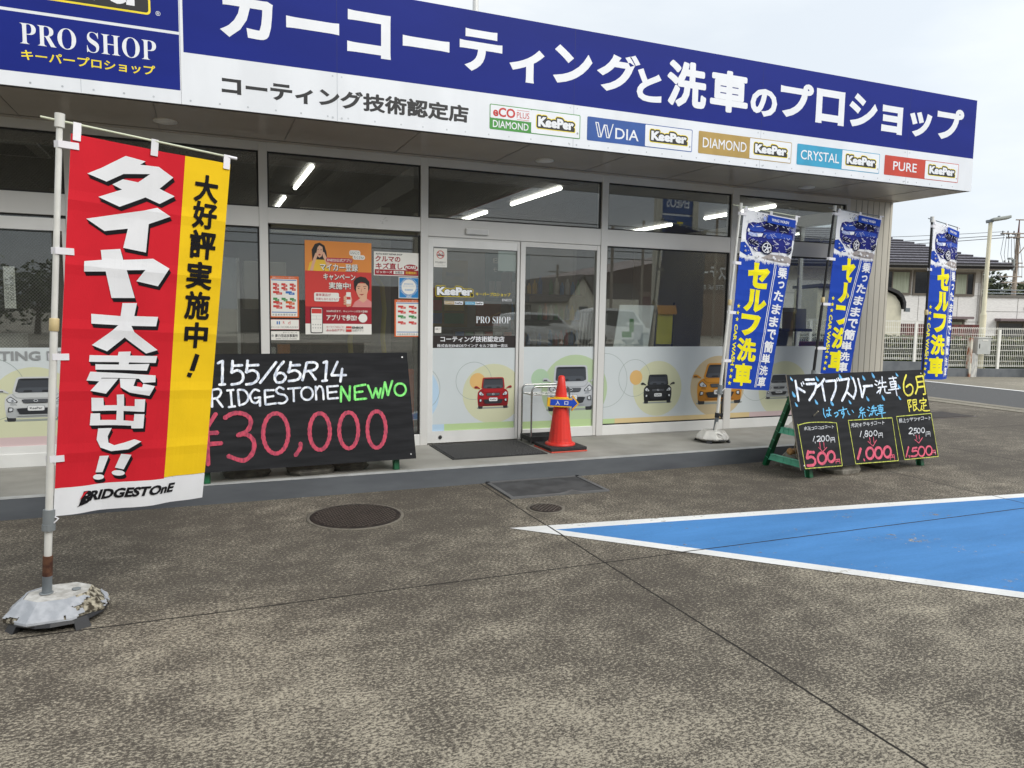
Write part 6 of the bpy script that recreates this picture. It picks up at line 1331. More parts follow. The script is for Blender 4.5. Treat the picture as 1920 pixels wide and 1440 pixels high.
b=MB(); b.box(.6,9.6,.14,1.95,10.1,1.05,inm('#3b2f28','brown_counter')); b.box(.55,9.55,1.05,2.0,10.15,1.09,inm('#6d5b48','counter_top')); tag(b.build('service_counter'),'dark brown service counter behind the poster window','counter')
b=MB(); b.box(2.0,9.0,.14,2.12,13.2,2.72,inm('#6f6b61','partition')); tag(b.build('partition_wall'),'grey partition wall inside behind the entrance','wall')
b=MB(); b.box(5.7,11.3,.14,5.82,13.2,2.955,inm('#77736a','partition2')); tag(b.build('partition_wall'),'grey partition edge inside behind the leaflet stand','wall')
b=MB(); b.box(3.0,11.2,.14,5.7,11.32,2.955,inm('#8b867b','poster_wall')); tag(b.build('partition_wall'),'pale inner wall hung with posters facing the entrance','wall')
def wallposter(a,z0,c,z1,col,label,draw=None):
    b=MB(); b.box(a,11.185,z0,c,11.198,z1,inm(col,'poster'+col[1:])); s=Sheet(lambda u,v,h:(u,11.185-h,v),.001,.0008)
    if draw: draw(s)
    s.emit(b); return tag(b.build('wall_poster'),label,'poster','posters on the inner wall')
def dy(s):
    r=random.Random(2)
    for k in range(3):
        for j in range(2): s.rect(3.12+j*.36,1.30+k*.2,3.44+j*.36,1.46+k*.2,(pbl,pgr,pr,pyl,pora,pw)[(k*2+j)%6])
    s.rect(3.12,1.92,3.44,2.2,pgy); s.text('無料CHECK',(3.5,2.02,3.8,2.1),pbk)
wallposter(3.06,1.24,3.86,2.28,'#8a7420','mustard yellow notice board seen through the sliding door',dy)
def dt(s):
    s.text('ENEOS',(4.28,2.26,4.75,2.34),pw,bold=.02); s.text('モーターオイル',(4.28,2.12,4.85,2.2),pw)
    for k in range(5): s.rect(4.22+k*.12,1.72,4.31+k*.12,1.98,pgy)
wallposter(4.15,1.66,4.92,2.42,'#2f5f5e','teal oil poster seen between door and side light',dt)
wallposter(4.0,1.26,4.62,1.62,'#a03a1c','dark orange poster on the inner wall beside the mustard notice board',lambda s:s.line((4.1,1.35),(4.5,1.52),.02,por))
b=MB(); b.box(3.1,9.6,.14,4.0,10.0,1.25,inm('#574c42','shelf_body'))
for k in range(6): b.box(3.14+k*.14,9.56,1.0,3.25+k*.14,9.6,1.22,(pbl,pgr,pw,pr,pgy,pora)[k])
tag(b.build('display_shelf'),'low display shelf with packets inside the entrance','shelf')
b=MB()
for k in range(9): b.tube([(4.32+k*.045,8.3,1.0),(4.36+k*.045,8.3,1.5)],.012,pgy,6)
b.box(4.28,8.2,.14,4.76,8.45,1.0,inm('#4a463f','stand_body')); tag(b.build('umbrella_rack'),'rack of thin white rods behind the fixed pane','rack')
b=MB(); b.box(.60,FR+.10,2.19,1.95,FR+.17,2.262,inm('#a9a48f','blind')); tag(b.build('roller_blind'),'rolled up beige blind at the top of the poster window','blind')
# leaning pale board and leaflet stand
b=MB(); b.prism([(4.269,7.360,1.017),(4.723,7.360,1.017),(4.820,7.379,1.597),(4.366,7.379,1.597)],(0,.012,0),inm('#eef5f5','pale_board')); s=Sheet(lambda u,v,h:((u-.15)*0.9659,(7.62+(v-1.0)*.033)*0.9659-h,1.5+(v-1.5)*0.9659),.001,.001)
s.rect(4.70,1.22,4.83,1.29,pgr); s.rect(4.80,1.28,4.86,1.44,pgr); s.rect(4.86,1.03,4.99,1.37,cm('#c3ced4','pale_blue_grey')); s.ring(4.72,1.12,.05,.07,.008,cm('#c3ced4','pale_blue_grey')); s.emit(b); b.box(4.36,7.40,.15,4.40,7.44,1.02,pgy); b.box(4.64,7.40,.15,4.68,7.44,1.02,pgy); tag(b.build('display_board'),'tilted pale blue display board with green marks behind the glass','board')
b=MB(); Yl=inm('#f1e63c','lemon_leaflet')
b.prism([(4.941,7.500,1.147),(5.153,7.500,1.147),(5.224,7.588,1.500),(5.012,7.588,1.500)],(0,.012,0),Yl); b.prism([(4.994,7.553,1.500),(5.259,7.553,1.500),(5.276,7.606,1.606),(5.012,7.606,1.606)],(0,.012,0),inm('#f0a91e','stand_header'))
for x in (4.92,5.17): b.tube([(x,7.53,.14),(x+.10,7.64,1.64)],.012,GASK,8)
for z in (.6,.9,1.1): b.tube([(4.93,7.54,z),(5.18,7.54,z)],.006,GASK,6)
tag(b.build('leaflet_stand'),'yellow leaflet stand with orange header behind the glass','stand')
# a stocked rack of bottles and cans along the inner wall
tr_k=thing('product_rack',(5.0,10.7,.14),'dark rack stocked with coloured bottles inside, facing the fixed pane','rack'); b=MB()
for z in (.55,.95,1.35,1.75): b.box(4.35,10.6,z,5.65,10.95,z+.03,inm('#4a463f','rack_shelf'))
for x in (4.33,5.62): b.box(x,10.6,.14,x+.04,10.95,2.1,inm('#4a463f','rack_shelf'))
b.build('shelves',tr_k); rr=random.Random(41)
for z in (.58,.98,1.38,1.78):
    for k in range(13):
        if rr.random()<.15: continue
        b=MB(); x=4.42+k*.095; h=rr.uniform(.16,.27); m=(pr,pbl,pyl,pgr,pw,pora,pcy,pgy)[rr.randrange(8)]; b.lathe((x,10.72,z),[(.035,0),(.035,h*.7),(.014,h*.85),(.014,h)],m,10); tag(b.build('bottle',None,(x,10.72,z)),'small coloured bottle standing on the dark rack inside the shop','bottle','bottles on the product rack')
b=MB(); b.box(7.25,8.28,1.285,8.08,8.75,1.325,GASK); b.box(7.70,8.35,.14,7.80,8.70,1.285,inm('#9aa09c','counter_leg')); tag(b.build('window_counter'),'black topped counter by the side window','counter')
b=MB(); b.prism([(7.58,8.33,1.326),(7.80,8.33,1.326),(7.86,8.40,1.62),(7.64,8.40,1.62)],(0,.01,0),inm('#7d6426','menu_brown')); b.prism([(7.625,8.385,1.53),(7.838,8.385,1.53),(7.858,8.399,1.615),(7.645,8.399,1.615)],(0,-.004,0),inm('#a09a86','menu_head')); tag(b.build('menu_stand'),'brown menu holder standing on the window counter','menu stand','menu stands on the window counter')
b=MB(); b.prism([(7.82,8.34,1.326),(8.02,8.34,1.326),(8.08,8.41,1.61),(7.88,8.41,1.61)],(0,.01,0),inm('#6c6a60','menu_grey')); tag(b.build('menu_stand'),'grey menu holder standing on the window counter beside the brown one','menu stand','menu stands on the window counter')
b=MB(); b.box(7.55,7.9,.55,8.05,7.98,1.16,inm('#9c2f3c','red_chair'),.02); b.box(7.55,7.5,.52,8.05,7.9,.6,inm('#9c2f3c','red_chair'),.02)
for x in (7.58,8.0):
    for y in (7.55,7.93): b.box(x,y,.14,x+.03,y+.03,.52,GASK)
tag(b.build('red_chair'),'red backed chair just inside the window under the black topped counter','chair')
b=MB(); b.lathe((7.36,8.0,2.955),[(.07,0),(.07,-.03),(.055,-.06),(.03,-.08),(.01,-.085)],GASK,20); tag(b.build('dome_camera'),'small black dome camera under the shop ceiling','camera')
b=MB(); YH=inm('#a8982a','yellow_tape'); 
for p in ([(1.74,8.2,1.9),(1.84,8.22,1.75),(1.86,8.2,1.5),(1.84,8.2,1.2),(1.87,8.2,.9)],[(1.5,8.2,1.3),(1.48,8.2,1.15),(1.5,8.2,.85)]): b.tube(p,.028,YH,8)
b.box(1.35,8.15,.14,1.95,8.35,.86,inm('#2d2a27','machine_body')); tag(b.build('vacuum_machine'),'dark machine with yellow hoses behind the poster window','machine')
b=MB(); b.box(1.80,7.36,.2,1.978,7.44,.90,inm('#c9501f','orange_cabinet'),.01); b.box(1.815,7.352,.56,1.90,7.362,.84,pw); b.box(1.85,7.35,.48,1.9,7.362,.52,pgy); tag(b.build('orange_cabinet'),'orange cabinet behind the glass, half hidden by the tyre price board','cabinet')
b=MB(); b.box(.33,8.2,.9,.36,8.23,2.0,ALU); b.box(.05,8.19,1.0,.33,8.2,2.0,GLASS2); b.box(.02,8.19,.14,.36,8.26,1.0,inm('#5c4038','reception_desk')); tag(b.build('reception_screen'),'clear screen standing on the brown reception desk behind the red banner','screen')
b=MB(); b.box(.44,9.0,1.48,.90,9.4,2.02,inm('#b9b4a4','wall_cabinet'),.01); b.box(.62,8.99,1.85,.7,9.0,1.95,GASK); b.box(.44,9.05,.14,.9,9.4,1.2,inm('#4b4640','floor_cabinet')); tag(b.build('white_cabinet'),'off white cabinet inside, behind the card notice with three card columns','cabinet')
for k,(x,z,m,l) in enumerate(((.56,1.10,pw,'white carton on the low desk below the white stickers'),(.70,1.13,por,'orange carton on the low desk below the white stickers'))):
    b=MB(); b.box(x,7.9,1.0,x+.12,8.0,z,m,.004); tag(b.build('carton'),l,'carton','cartons on the desk')
b=MB(); b.box(.55,7.8,.14,.9,8.1,.998,inm('#6b4a3c','low_desk')); tag(b.build('low_desk'),'brown desk corner inside, under the small cartons','desk')
b=MB(); b.box(-2.8,8.6,.14,-1.5,9.1,.95,inm('#3c3a37','till_counter')); b.box(-2.6,8.7,.95,-2.1,8.95,1.25,inm('#8f3b33','till_red')); b.box(-1.95,8.7,.95,-1.65,8.95,1.2,inm('#c4c2ba','till_white')); tag(b.build('till_counter'),'dark till counter behind the glass door lettered FOR YOU','counter')
b=MB(); b.box(-1.485,FR+.055,1.46,-1.405,FR+.057,1.80,pw); s=Sheet(lambda u,v,h:(u,FR+.055-h,v),.0003,.0003); s.text('御用の方は',(-1.445,1.52,-1.415,1.72),pbk,rot=90); s.text('お入り下さい',(-1.478,1.50,-1.448,1.70),pbk,rot=90); s.emit(b); tag(b.build('door_notice'),'narrow white vertical notice on the door glass beside the white banner pole','notice')
# ---------------------------------------------------------------- behind and right of the shop: fence, lamp, house
FNC=mat('white_fence_wire',S('#eeede6'),.5,var=.03); LOW=mat('painted_low_wall',S('#5c6065'),.7,col2=S('#6b6f73'),scale=3)
E=Vector((.9577,-.2877,0)); NV=Vector((.2877,.9577,0))
def lowwall(o,u0,u1,z1,label):
    b=MB(); p=Vector(o); b.prism([p+E*u0,p+E*u1,p+E*u1+NV*.15,p+E*u0+NV*.15],(0,0,z1),LOW); return tag(b.build('low_wall',None,tuple(p+E*u0)),label,'low wall','low grey walls under the fence')
FO=(16.3,14.0,0)
lowwall(FO,-4,1.25,.38,'dark grey low wall, the taller part beside the cream shop wall'); lowwall(FO,1.255,9,.215,'dark grey low wall behind the street lamp')
def fence(u0,u1,zb,h,label):
    t=thing('mesh_fence',tuple(Vector(FO)+E*u0+Vector((0,0,zb))),label,'fence','white mesh fences on the low wall'); o=Vector(FO)+NV*.07
    b=MB(); n=int((u1-u0)/.055)
    for k in range(n+1):
        p=o+E*(u0+k*.055)
        b.prism([p+Vector((0,0,zb+.05)),p+E*.006+Vector((0,0,zb+.05)),p+E*.006+NV*.006+Vector((0,0,zb+.05)),p+NV*.006+Vector((0,0,zb+.05))],(0,0,h-.05),FNC)
        b.prism([p+Vector((0,0,zb+h)),p+E*.006+Vector((0,0,zb+h)),p+E*.006-NV*.05+Vector((0,0,zb+h+.02)),p-NV*.05+Vector((0,0,zb+h+.02))],(0,0,.006),FNC)
    for z in [zb+.06+i*(h-.08)/7 for i in range(8)]+[zb+.09,zb+h+.005]:
        p=o-NV*.007; b.prism([p+E*u0+Vector((0,0,z)),p+E*u1+Vector((0,0,z)),p+E*u1+NV*.007+Vector((0,0,z)),p+E*u0+NV*.007+Vector((0,0,z))],(0,0,.010),FNC)
    b.build('mesh_panel',t)
    k=u0+.3
    while k<u1:
        b=MB(); p=o+E*k-NV*.05; b.prism([p,p+E*.06,p+E*.06+NV*.045,p+NV*.045],(0,0,zb+h-.03),FNC); b.v=[Vector((v.x,v.y,max(v.z,zb))) for v in b.v]; b.build('post',t); k+=1.42
    return t
fence(-3.9,1.25,.38,1.04,'white wire mesh fence section standing on the taller low wall'); fence(1.27,9,.215,1.05,'white wire mesh fence section running behind the street lamp')
LEAF=mat('hedge_leaf',(.06,.085,.025),.6,col2=(.11,.13,.04),scale=3); LEAF2=mat('dry_hedge_leaf',(.15,.15,.06),.7,col2=(.21,.19,.09),scale=3)
def leaves(b,n,fn,size,mats,rr):
    for k in range(n):
        c=Vector(fn()); a=rr.uniform(0,6.28); e=rr.uniform(-1,1); x=Vector((math.cos(a),math.sin(a),e*.6)).normalized(); y=x.cross(Vector((rr.uniform(-1,1),rr.uniform(-1,1),rr.uniform(-.4,1)))).normalized(); q=size*rr.uniform(.6,1.5)
        b.add([c-x*q-y*q*.1,c-y*q*.55,c+x*q,c+y*q*.55],[(0,1,2,3)],mats[rr.randrange(len(mats))])
rr=random.Random(9); b=MB()
HO=Vector((17.3,16.2,0))
leaves(b,9000,lambda:HO+E*rr.uniform(-4,10)+NV*(.5*rr.betavariate(.6,.6))+Vector((0,0,.05+.95*rr.betavariate(1.6,1.0))),.045,[LEAF,LEAF,LEAF2],rr)
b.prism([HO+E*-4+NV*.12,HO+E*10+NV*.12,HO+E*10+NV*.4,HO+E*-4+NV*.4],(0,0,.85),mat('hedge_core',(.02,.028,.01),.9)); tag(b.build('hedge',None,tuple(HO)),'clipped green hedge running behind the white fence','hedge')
LAMPC=mat('cream_lamp_post',S('#dfd8bd'),.45,var=.05,scale=4)
tl=thing('street_lamp',(19.03,13.53,0),'cream street lamp post with flat grey head beside the fence','street lamp')
b=MB(); b.tube([(19.03,13.53,0),(19.03,13.53,1.62)],.075,LAMPC,18); b.tube([(19.03,13.53,1.62),(19.03,13.53,1.70),(19.03,13.53,4.02)],[.075,.055,.047],LAMPC,18); b.build('post',tl)
b=MB(Matrix.Translation((19.03,13.53,4.04))@Matrix.Rotation(R_(-38),4,'Z')@Matrix.Rotation(R_(-9),4,'Y')); b.box(-.10,-.05,-.03,.06,.05,.05,STEEL,.01); b.box(.02,-.16,.0,.44,.16,.075,mat('lamp_head_grey',S('#a6aaa5'),.5),.02); b.box(.06,-.13,-.008,.40,.13,0,mat('lamp_glass',S('#8f948d'),.3)); b.tube([(.2,0,.075),(.2,0,.11)],.03,STEEL,10); b.build('lamp_head',tl)
PB=mat('flaking_white_post',S('#cfcdc6'),.8,col2=S('#a9aaa8'),scale=25,stretch=(1,1,.3)); RSTP=mat('rust_streaked_steel',S('#d8d4c6'),.7,col2=S('#9a4f22'),scale=9,stretch=(1,1,.35),lo=.44,hi=.58)
te=thing('electric_box',(18.5,13.3,0),'grey electric meter box on a rust streaked white post','electric box')
b=MB(); b.prism([(18.40,13.30,0),(18.55,13.255,0),(18.60,13.40,0),(18.45,13.45,0)],(0,0,.62),PB); b.build('post',te)
b=MB(); b.prism([(18.36,13.32,0),(18.40,13.305,0),(18.46,13.45,0),(18.42,13.47,0)],(0,0,1.02),RSTP); b.build('side_channel',te)
b=MB(); p=Vector((18.50,13.24,.60)); b.prism([p,p+E*.36,p+E*.36+NV*.2,p+NV*.2],(0,0,.42),mat('meter_box_grey',S('#b9bbb8'),.5)); b.prism([p-E*.015-NV*.015+Vector((0,0,.42)),p+E*.375-NV*.015+Vector((0,0,.42)),p+E*.375+NV*.21+Vector((0,0,.42)),p-E*.015+NV*.21+Vector((0,0,.42))],(0,0,.02),mat('meter_box_lid',S('#c9cac6'),.5)); b.build('box',te)
b=MB(); q=p-NV*.008; b.prism([q+E*.04+Vector((0,0,.15)),q+E*.055+Vector((0,0,.15)),q+E*.055+Vector((0,0,.27)),q+E*.04+Vector((0,0,.27))],NV*.007,GASK); b.prism([q+E*.12+Vector((0,0,.35)),q+E*.27+Vector((0,0,.35)),q+E*.27+Vector((0,0,.375)),q+E*.12+Vector((0,0,.375))],NV*.007,pw); b.build('latch',te)
# cream end post at the frame edge
b=MB(); p=Vector(FO)+E*3.85-NV*.22; b.tube([p,p+Vector((0,0,.75))],.07,LAMPC,14); tag(b.build('guard_post'),'short cream guard post before the low grey wall','post')
# house
HX=Vector((.924,-.383,0)); HY=Vector((.383,.924,0)); HM=Matrix(((HX.x,HY.x,0,32.55),(HX.y,HY.y,0,28.0),(0,0,1,0),(0,0,0,1)))
HW=mat('grey_cladding',S('#dddbd8'),.8,col2=S('#e9e7e4'),scale=14,stretch=(.5,.5,2.5),bump=.5,bscale=24); HWT=mat('upper_cladding',S('#c6c1ba'),.8,var=.05,scale=6); HJ=mat('cladding_joint',S('#8f8c89'),.8); RT=mat('roof_tile',S('#5a5861'),.38,col2=S('#7d7b86'),scale=7,stretch=(3,3,1)); RTD=mat('roof_tile_course_shade',S('#1d1c21'),.6); EAV=mat('dark_eave',S('#2c2b2d'),.45); WF=mat('bronze_window_frame',S('#6c645a'),.5); HG=mat('house_glass',(.03,.035,.04),.08,spec=.8); CUR=mat('curtain',S('#b3b9a4'),.8,col2=S('#8f9684'),scale=3,stretch=(14,14,.1))
th=thing('house',tuple(HM@Vector((0,0,0))),'two storey grey house with dark tiled hip roof beyond the fence','house')
b=MB(HM); b.box(-9,0,0,4.5,9,3.98,HW)
for z in (1.35,2.68): b.box(-9,-.012,z,4.5,-.0,z+.02,HJ)
for x in range(-8,5,1): b.box(x+.3,-.011,0,x+.315,-.001,3.98,HJ)
b.box(-9,-.02,3.35,4.51,0-.003,4.0,HWT); b.build('wall',th)
b=MB(HM); ev=-.75; xr=5.4; zr=4.18
b.box(-10,ev,3.98,xr-.02,9.8,4.02,HWT); b.box(-10,ev-.06,4.0,xr,ev,4.22,EAV); b.box(xr,ev-.06,4.0,xr+.06,9.8,4.22,EAV); b.tube([(-10,ev-.11,4.13),(xr+.05,ev-.11,4.13)],.06,EAV,8)
nr=15; st=.40; pit=.40
for k in range(nr):
    d0,d1=k*st,(k+1)*st+.03; z0_,z1_=zr+d0*pit+.10,zr+d1*pit+.0
    b.prism([(-10,ev+d0,z0_),(xr-d0,ev+d0,z0_),(xr-d1,ev+d1,z1_),(-10,ev+d1,z1_)],(0,0,.03),RT)
    b.prism([(-10,ev+d0-.004,z0_-.115),(xr-d0,ev+d0-.004,z0_-.115),(xr-d0,ev+d0-.004,z0_),(-10,ev+d0-.004,z0_)],(0,.01,0),RTD)  # course shadow put into the colour: near-black strip below each tile row
    b.prism([(xr-d0,ev+d0,z0_),(xr-d0,9.8-d0,z0_),(xr-d1,9.8-d1,z1_),(xr-d1,ev+d1,z1_)],(0,0,.03),RT)
b.build('roof',th)
def hwin(x0,x1,z0,z1,split):
    f=MB(HM); 
    for r in ((x0,z0,x0+.09,z1),(x1-.09,z0,x1,z1),(x0+.09,z0,x1-.09,z0+.09),(x0+.09,z1-.08,x1-.09,z1)): f.box(r[0],-.07,r[1],r[2],.0,r[3],WF)
    for q in split: f.box(q-.03,-.05,z0+.09,q+.03,-.005,z1-.08,WF)
    fo=f.build('window',th); g_=MB(HM); g_.box(x0+.09,-.03,z0+.09,x1-.09,-.02,z1-.08,HG); g_.build('pane',fo)
    c=MB(HM); a,e_=(split[0]+.03,split[1]-.03) if len(split)>1 else (split[0]+.03,x1-.1)
    c.box(a,-.045,z0+.1,e_,-.033,z1-.1,CUR); c.build('curtain',fo)
hwin(-.95,.85,2.68,3.92,[-.1]); hwin(.95,2.6,2.68,3.92,[1.75]); hwin(2.78,4.08,2.66,3.85,[3.10,3.68]); 
b=MB(HM); b.box(2.1,-.5,1.50,3.9,0,1.62,mat('awning_mauve',S('#77686a'),.6)); b.build('awning',th); hwin(2.2,3.7,.3,1.45,[2.9])
b=MB(HM); b.tube([(4.42,-.08,0),(4.42,-.08,3.9)],.045,mat('downpipe',S('#b3ada2'),.5),8); b.build('downpipe',th)
ta_=thing('annex',tuple(HM@Vector((5,0,0))),'low flat roofed grey annex joined to the tiled house','annex')
b=MB(HM); b.box(4.55,-.25,0,14,6,2.62,HW)
for x in (6.2,8.0,9.8): b.box(x,-.262,0,x+.015,-.25,2.6,HJ)
b.box(4.55,-.262,1.9,14,-.252,1.918,HJ); b.build('wall',ta_); b=MB(HM); b.box(4.5,-.32,2.62,14.1,6.05,2.74,mat('roof_coping',S('#6d6a65'),.5)); b.build('coping',ta_)
b=MB(HM); b.box(5.1,-.75,1.44,8.0,-.25,1.56,mat('awning_mauve','#77686a')); b.build('awning',ta_)
f=MB(HM); 
for r in ((5.2,.3,5.28,1.4),(7.8,.3,7.88,1.4),(5.28,1.32,7.8,1.4),(6.5,.3,6.56,1.32)): f.box(r[0],-.31,r[1],r[2],-.25,r[3],WF)
fo=f.build('window',ta_); g_=MB(HM); g_.box(5.28,-.28,.3,7.8,-.27,1.32,HG); g_.build('pane',fo)
b=MB(HM); b.box(6.55,-.29,2.02,6.68,-.25,2.16,GASK); b.build('vent',ta_)
# rail beyond the annex roof
b=MB(HM)
for z in (2.95,3.15,3.35): b.tube([(4.6,9,z),(15,9,z)],.035,STEEL,6)
for x in (5.6,6.2,10.2): b.box(x,8.9,2.5,x+.12,9.05,3.55,FNC)
b.box(5,8.6,0,15,10.5,2.5,HW); tag(b.build('roof_rail'),'grey horizontal rails with white posts behind the annex roof','rail')
# shed with rounded roof
ts=thing('storage_shed',(20.4,17.9,0),'cream shed with rounded dark roof edge beside the shop wall','shed')
SHX=HX; b=MB(Matrix(((HX.x,HY.x,0,19.6),(HX.y,HY.y,0,17.95),(0,0,1,0),(0,0,0,1))))
pf=[(-1.5,0),(1.22,0),(1.22,1.75),(1.15,2.0),(1.0,2.2),(.75,2.33),(.3,2.4),(-1.5,2.42)]
b.prism([(x,0,z) for x,z in pf],(0,2,0),mat('cream_shed',S('#d5d0ba'),.6,var=.04)); b.build('wall',ts)
b2=MB(b.M); arc=[(1.30,1.78),(1.30,2.0),(1.22,2.2),(1.05,2.36),(.8,2.46),(.3,2.53),(-1.5,2.55)]; inn=[(1.23,1.78),(1.22,1.98),(1.15,2.15),(1.0,2.27),(.76,2.37),(.3,2.43),(-1.5,2.45)]
b2.prism([(x,-.12,z) for x,z in arc+inn[::-1]],(0,2.3,0),EAV); b2.box(1.28,-.14,1.70,1.42,-.02,1.82,STEEL); b2.build('roof',ts)
b=MB(); p=Vector((25.5,21.6,0)); b.prism([p,p+HX*3.2,p+HX*3.2+HY*.2,p+HY*.2],(0,0,1.28),mat('red_brown_boards',S('#6d3d38'),.8,col2=S('#4f2c2a'),scale=2,stretch=(6,6,.2))); tag(b.build('board_fence',None,tuple(p)),'low red brown board fence glimpsed behind the white mesh','fence')
# hill with trees
b=MB(); rr=random.Random(21); TL=[mat('far_leaf_'+n,c,.8,col2=c2,scale=.3) for n,c,c2 in (('a',(.045,.062,.032),(.075,.095,.045)),('b',(.07,.085,.04),(.11,.12,.06)),('c',(.03,.042,.026),(.05,.066,.035)))]
hill=[]
for k in range(46):
    u=rr.uniform(-14,34); r=rr.uniform(2.5,5); hill.append((Vector((148,102,0))+HX*u*1.0+HY*rr.uniform(-6,14)+Vector((0,0,rr.uniform(2.5,8.2))),r))
for c,r in hill:
    def f():
        while True:
            p=Vector((rr.uniform(-1,1),rr.uniform(-1,1),rr.uniform(-1,1)))
            if .45<p.length<1: return c+Vector((p.x*r*1.3,p.y*r*1.3,p.z*r*.8))
    leaves(b,1100,f,.40,[TL[rr.randrange(3)],TL[1]],rr)
tag(b.build('wooded_hill',None,(148,102,0)),None,None,None,'stuff')
# utility pole and cables
PC_=mat('pole_concrete',S('#8d7f72'),.8,col2=S('#a19485'),scale=4); INS=mat('insulator',S('#4d4a48'),.5); TRN=mat('pole_fittings',S('#8f9492'),.5)
UP=Vector((50.55,33.95,0)); tp=thing('utility_pole',tuple(UP),'tall concrete utility pole with many cross arms beyond the grey annex','utility pole')
b=MB(); b.tube([UP,UP+Vector((0,0,7.3))],[.17,.115],PC_,14); b.tube([UP+Vector((0,0,7.3)),UP+Vector((0,0,8.15))],[.06,.03],mat('pole_top_iron',S('#6d4a45'),.7),8); b.build('pole',tp)
b=MB()
for z,l0,l1 in ((7.2,-1.2,1.2),(6.95,-.8,.9),(5.25,-.95,.3),(4.35,-1.15,.3),(3.95,-1.0,1.0),(8.1,-.35,.35),(5.0,-.6,.6)):
    p=UP+Vector((0,-.15,z)); b.prism([p+HX*l0,p+HX*l1,p+HX*l1+HY*.08,p+HX*l0+HY*.08],(0,0,.07),PC_)
b.prism([UP+HX*.1+Vector((0,0,5.9)),UP+HX*1.1+Vector((0,0,7.2)),UP+HX*1.16+Vector((0,0,7.2)),UP+HX*.16+Vector((0,0,5.9))],HY*.05,PC_); b.build('cross_arms',tp)
b=MB()
for z,xs in ((7.2,(-1.15,-.8,-.4,.5,1.0)),(6.95,(-.75,-.3,.6)),(5.25,(-.9,-.6,-.3)),(4.35,(-1.1,-.7)),(3.95,(-.9,.9))):
    for x in xs: p=UP+HX*x+Vector((0,-.1,z)); b.tube([p-HX*.12,p+HX*.12],.055,INS,8); b.tube([p,p+Vector((0,0,.2))],.04,INS,6)
b.build('insulators',tp)
b=MB(); p=UP+HX*-.28+Vector((0,-.1,4.8)); b.tube([p,p+Vector((0,0,.75))],.10,TRN,10); b.tube([p+HX*-.3,p+HX*-.3+Vector((0,0,.35))],.06,TRN,8); b.box(p.x-.5,p.y-.1,5.5,p.x-.2,p.y+.1,5.62,TRN); b.build('transformer',tp)
b=MB()
for k in range(7):
    a=UP+HX*(-1.1+.17*k)+Vector((0,-.15,7.1-.02*k)); e_=UP+HX*(-1.0+.22*k)+Vector((0,-.15,5.2-.15*k)); b.tube([a,(a+e_)/2+HX*(-.18+.05*k)+Vector((0,0,-.25)),e_],.014,GASK,5)
b.build('jumper_wires',tp)
WIRE=mat('cable_black',(.03,.03,.032),.5)
def cable(a,c,sag,r,label,group='overhead cables'):
    a,c=Vector(a),Vector(c); b=MB(); b.tube([a+(c-a)*(k/14)+Vector((0,0,-sag*4*(k/14)*(1-k/14))) for k in range(15)],r,WIRE,5); return tag(b.build('overhead_cable',None,tuple(a)),label,'cable',group)
far=UP-HX*42+HY*6
for k,(z,z2,sg,r,l) in enumerate(((7.35,8.2,.9,.016,'highest thin cable running from the utility pole towards the shop'),(7.12,7.45,.9,.022,'second cable from the top, meeting the upper cross arm'),(6.95,6.9,.9,.022,'third cable from the top, meeting the second cross arm'),(5.2,5.6,.7,.018,'thin cable meeting the middle of the utility pole'),(4.35,4.6,.5,.016,'lowest cable running from the utility pole towards the shop'))):
    cable(UP+HX*-1.0+Vector((0,-.1,z)),far+Vector((0,0,z2)),sg,r,l); 
for z,l in ((7.2,'cable leaving the far side of the utility pole at the upper arm'),(6.95,'cable leaving the far side of the utility pole at the second arm')): cable(UP+HX*1.0+Vector((0,-.1,z)),UP+HX*30-HY*2+Vector((0,0,z+.4)),.7,.02,l)
# ---------------------------------------------------------------- across the road, behind the camera: what the shop glass mirrors
CAN=mat('canopy_metal',S('#6d6b67'),.6); CANF=mat('canopy_fascia',S('#d3cdbb'),.5); CANR=mat('canopy_red',S('#a3362c'),.5)
tcp=thing('fuel_canopy',(0,-8,0),'flat fuel station canopy across the forecourt from the shop','canopy')
b=MB(); b.box(-26,-15,5.0,8.6,-3.8,5.75,CAN); b.build('roof',tcp); b=MB(); b.box(-26.05,-3.8,5.0,8.6,-3.72,5.8,CANF); b.box(8.6,-15,5.0,8.68,-3.72,5.8,CANR); b.build('fascia',tcp)
for x,y in ((7.4,-12.5),(-4,-12.5),(-15,-12.5)): b=MB(); b.box(x-.2,y-.2,0,x+.2,y+.2,5.0,CANF); b.build('column',tcp)
BRW=mat('brown_render',S('#8f7465'),.8,var=.05,scale=1); BRD=mat('dark_brown_band',S('#573b33'),.7)
tr_=thing('steak_restaurant',(31,-30,0),'brown restaurant across the road with white roof lettering','restaurant')
b=MB(); b.box(24.5,-42,0,46,-30,3.0,BRW); b.prism([(24.5,-30,3.0),(46,-30,3.0),(46,-30,6.3),(34.2,-30,6.1),(24.5,-30,4.1)],(0,-12,0),BRD); b.build('wall',tr_)
s=Sheet(lambda u,v,h:(u,-30+h,v),.01,.03); s.P=lambda u,v,h:(67-u,-30+h,v)
s.text('ステーキのあ',(32.0,4.0,36.6,5.0),WHT,bold=.02); s.text('STEAK & HAMBURG',(32.2,3.3,36.4,3.65),WHT,bold=.01); b=MB(); s.emit(b); b.build('lettering',tr_)
b=MB(); 
for x in (31.5,36,40): b.box(x,-30.01,1.2,x+1.6,-29.95,2.2,HG)
b.build('window',tr_); b=MB(); b.prism([(24.6,-30,2.6),(29,-30,2.6),(29,-29,1.9),(24.6,-29,1.9)],(0,0,.08),mat('awning_maroon',S('#5a1f28'),.7)); b.build('awning',tr_)
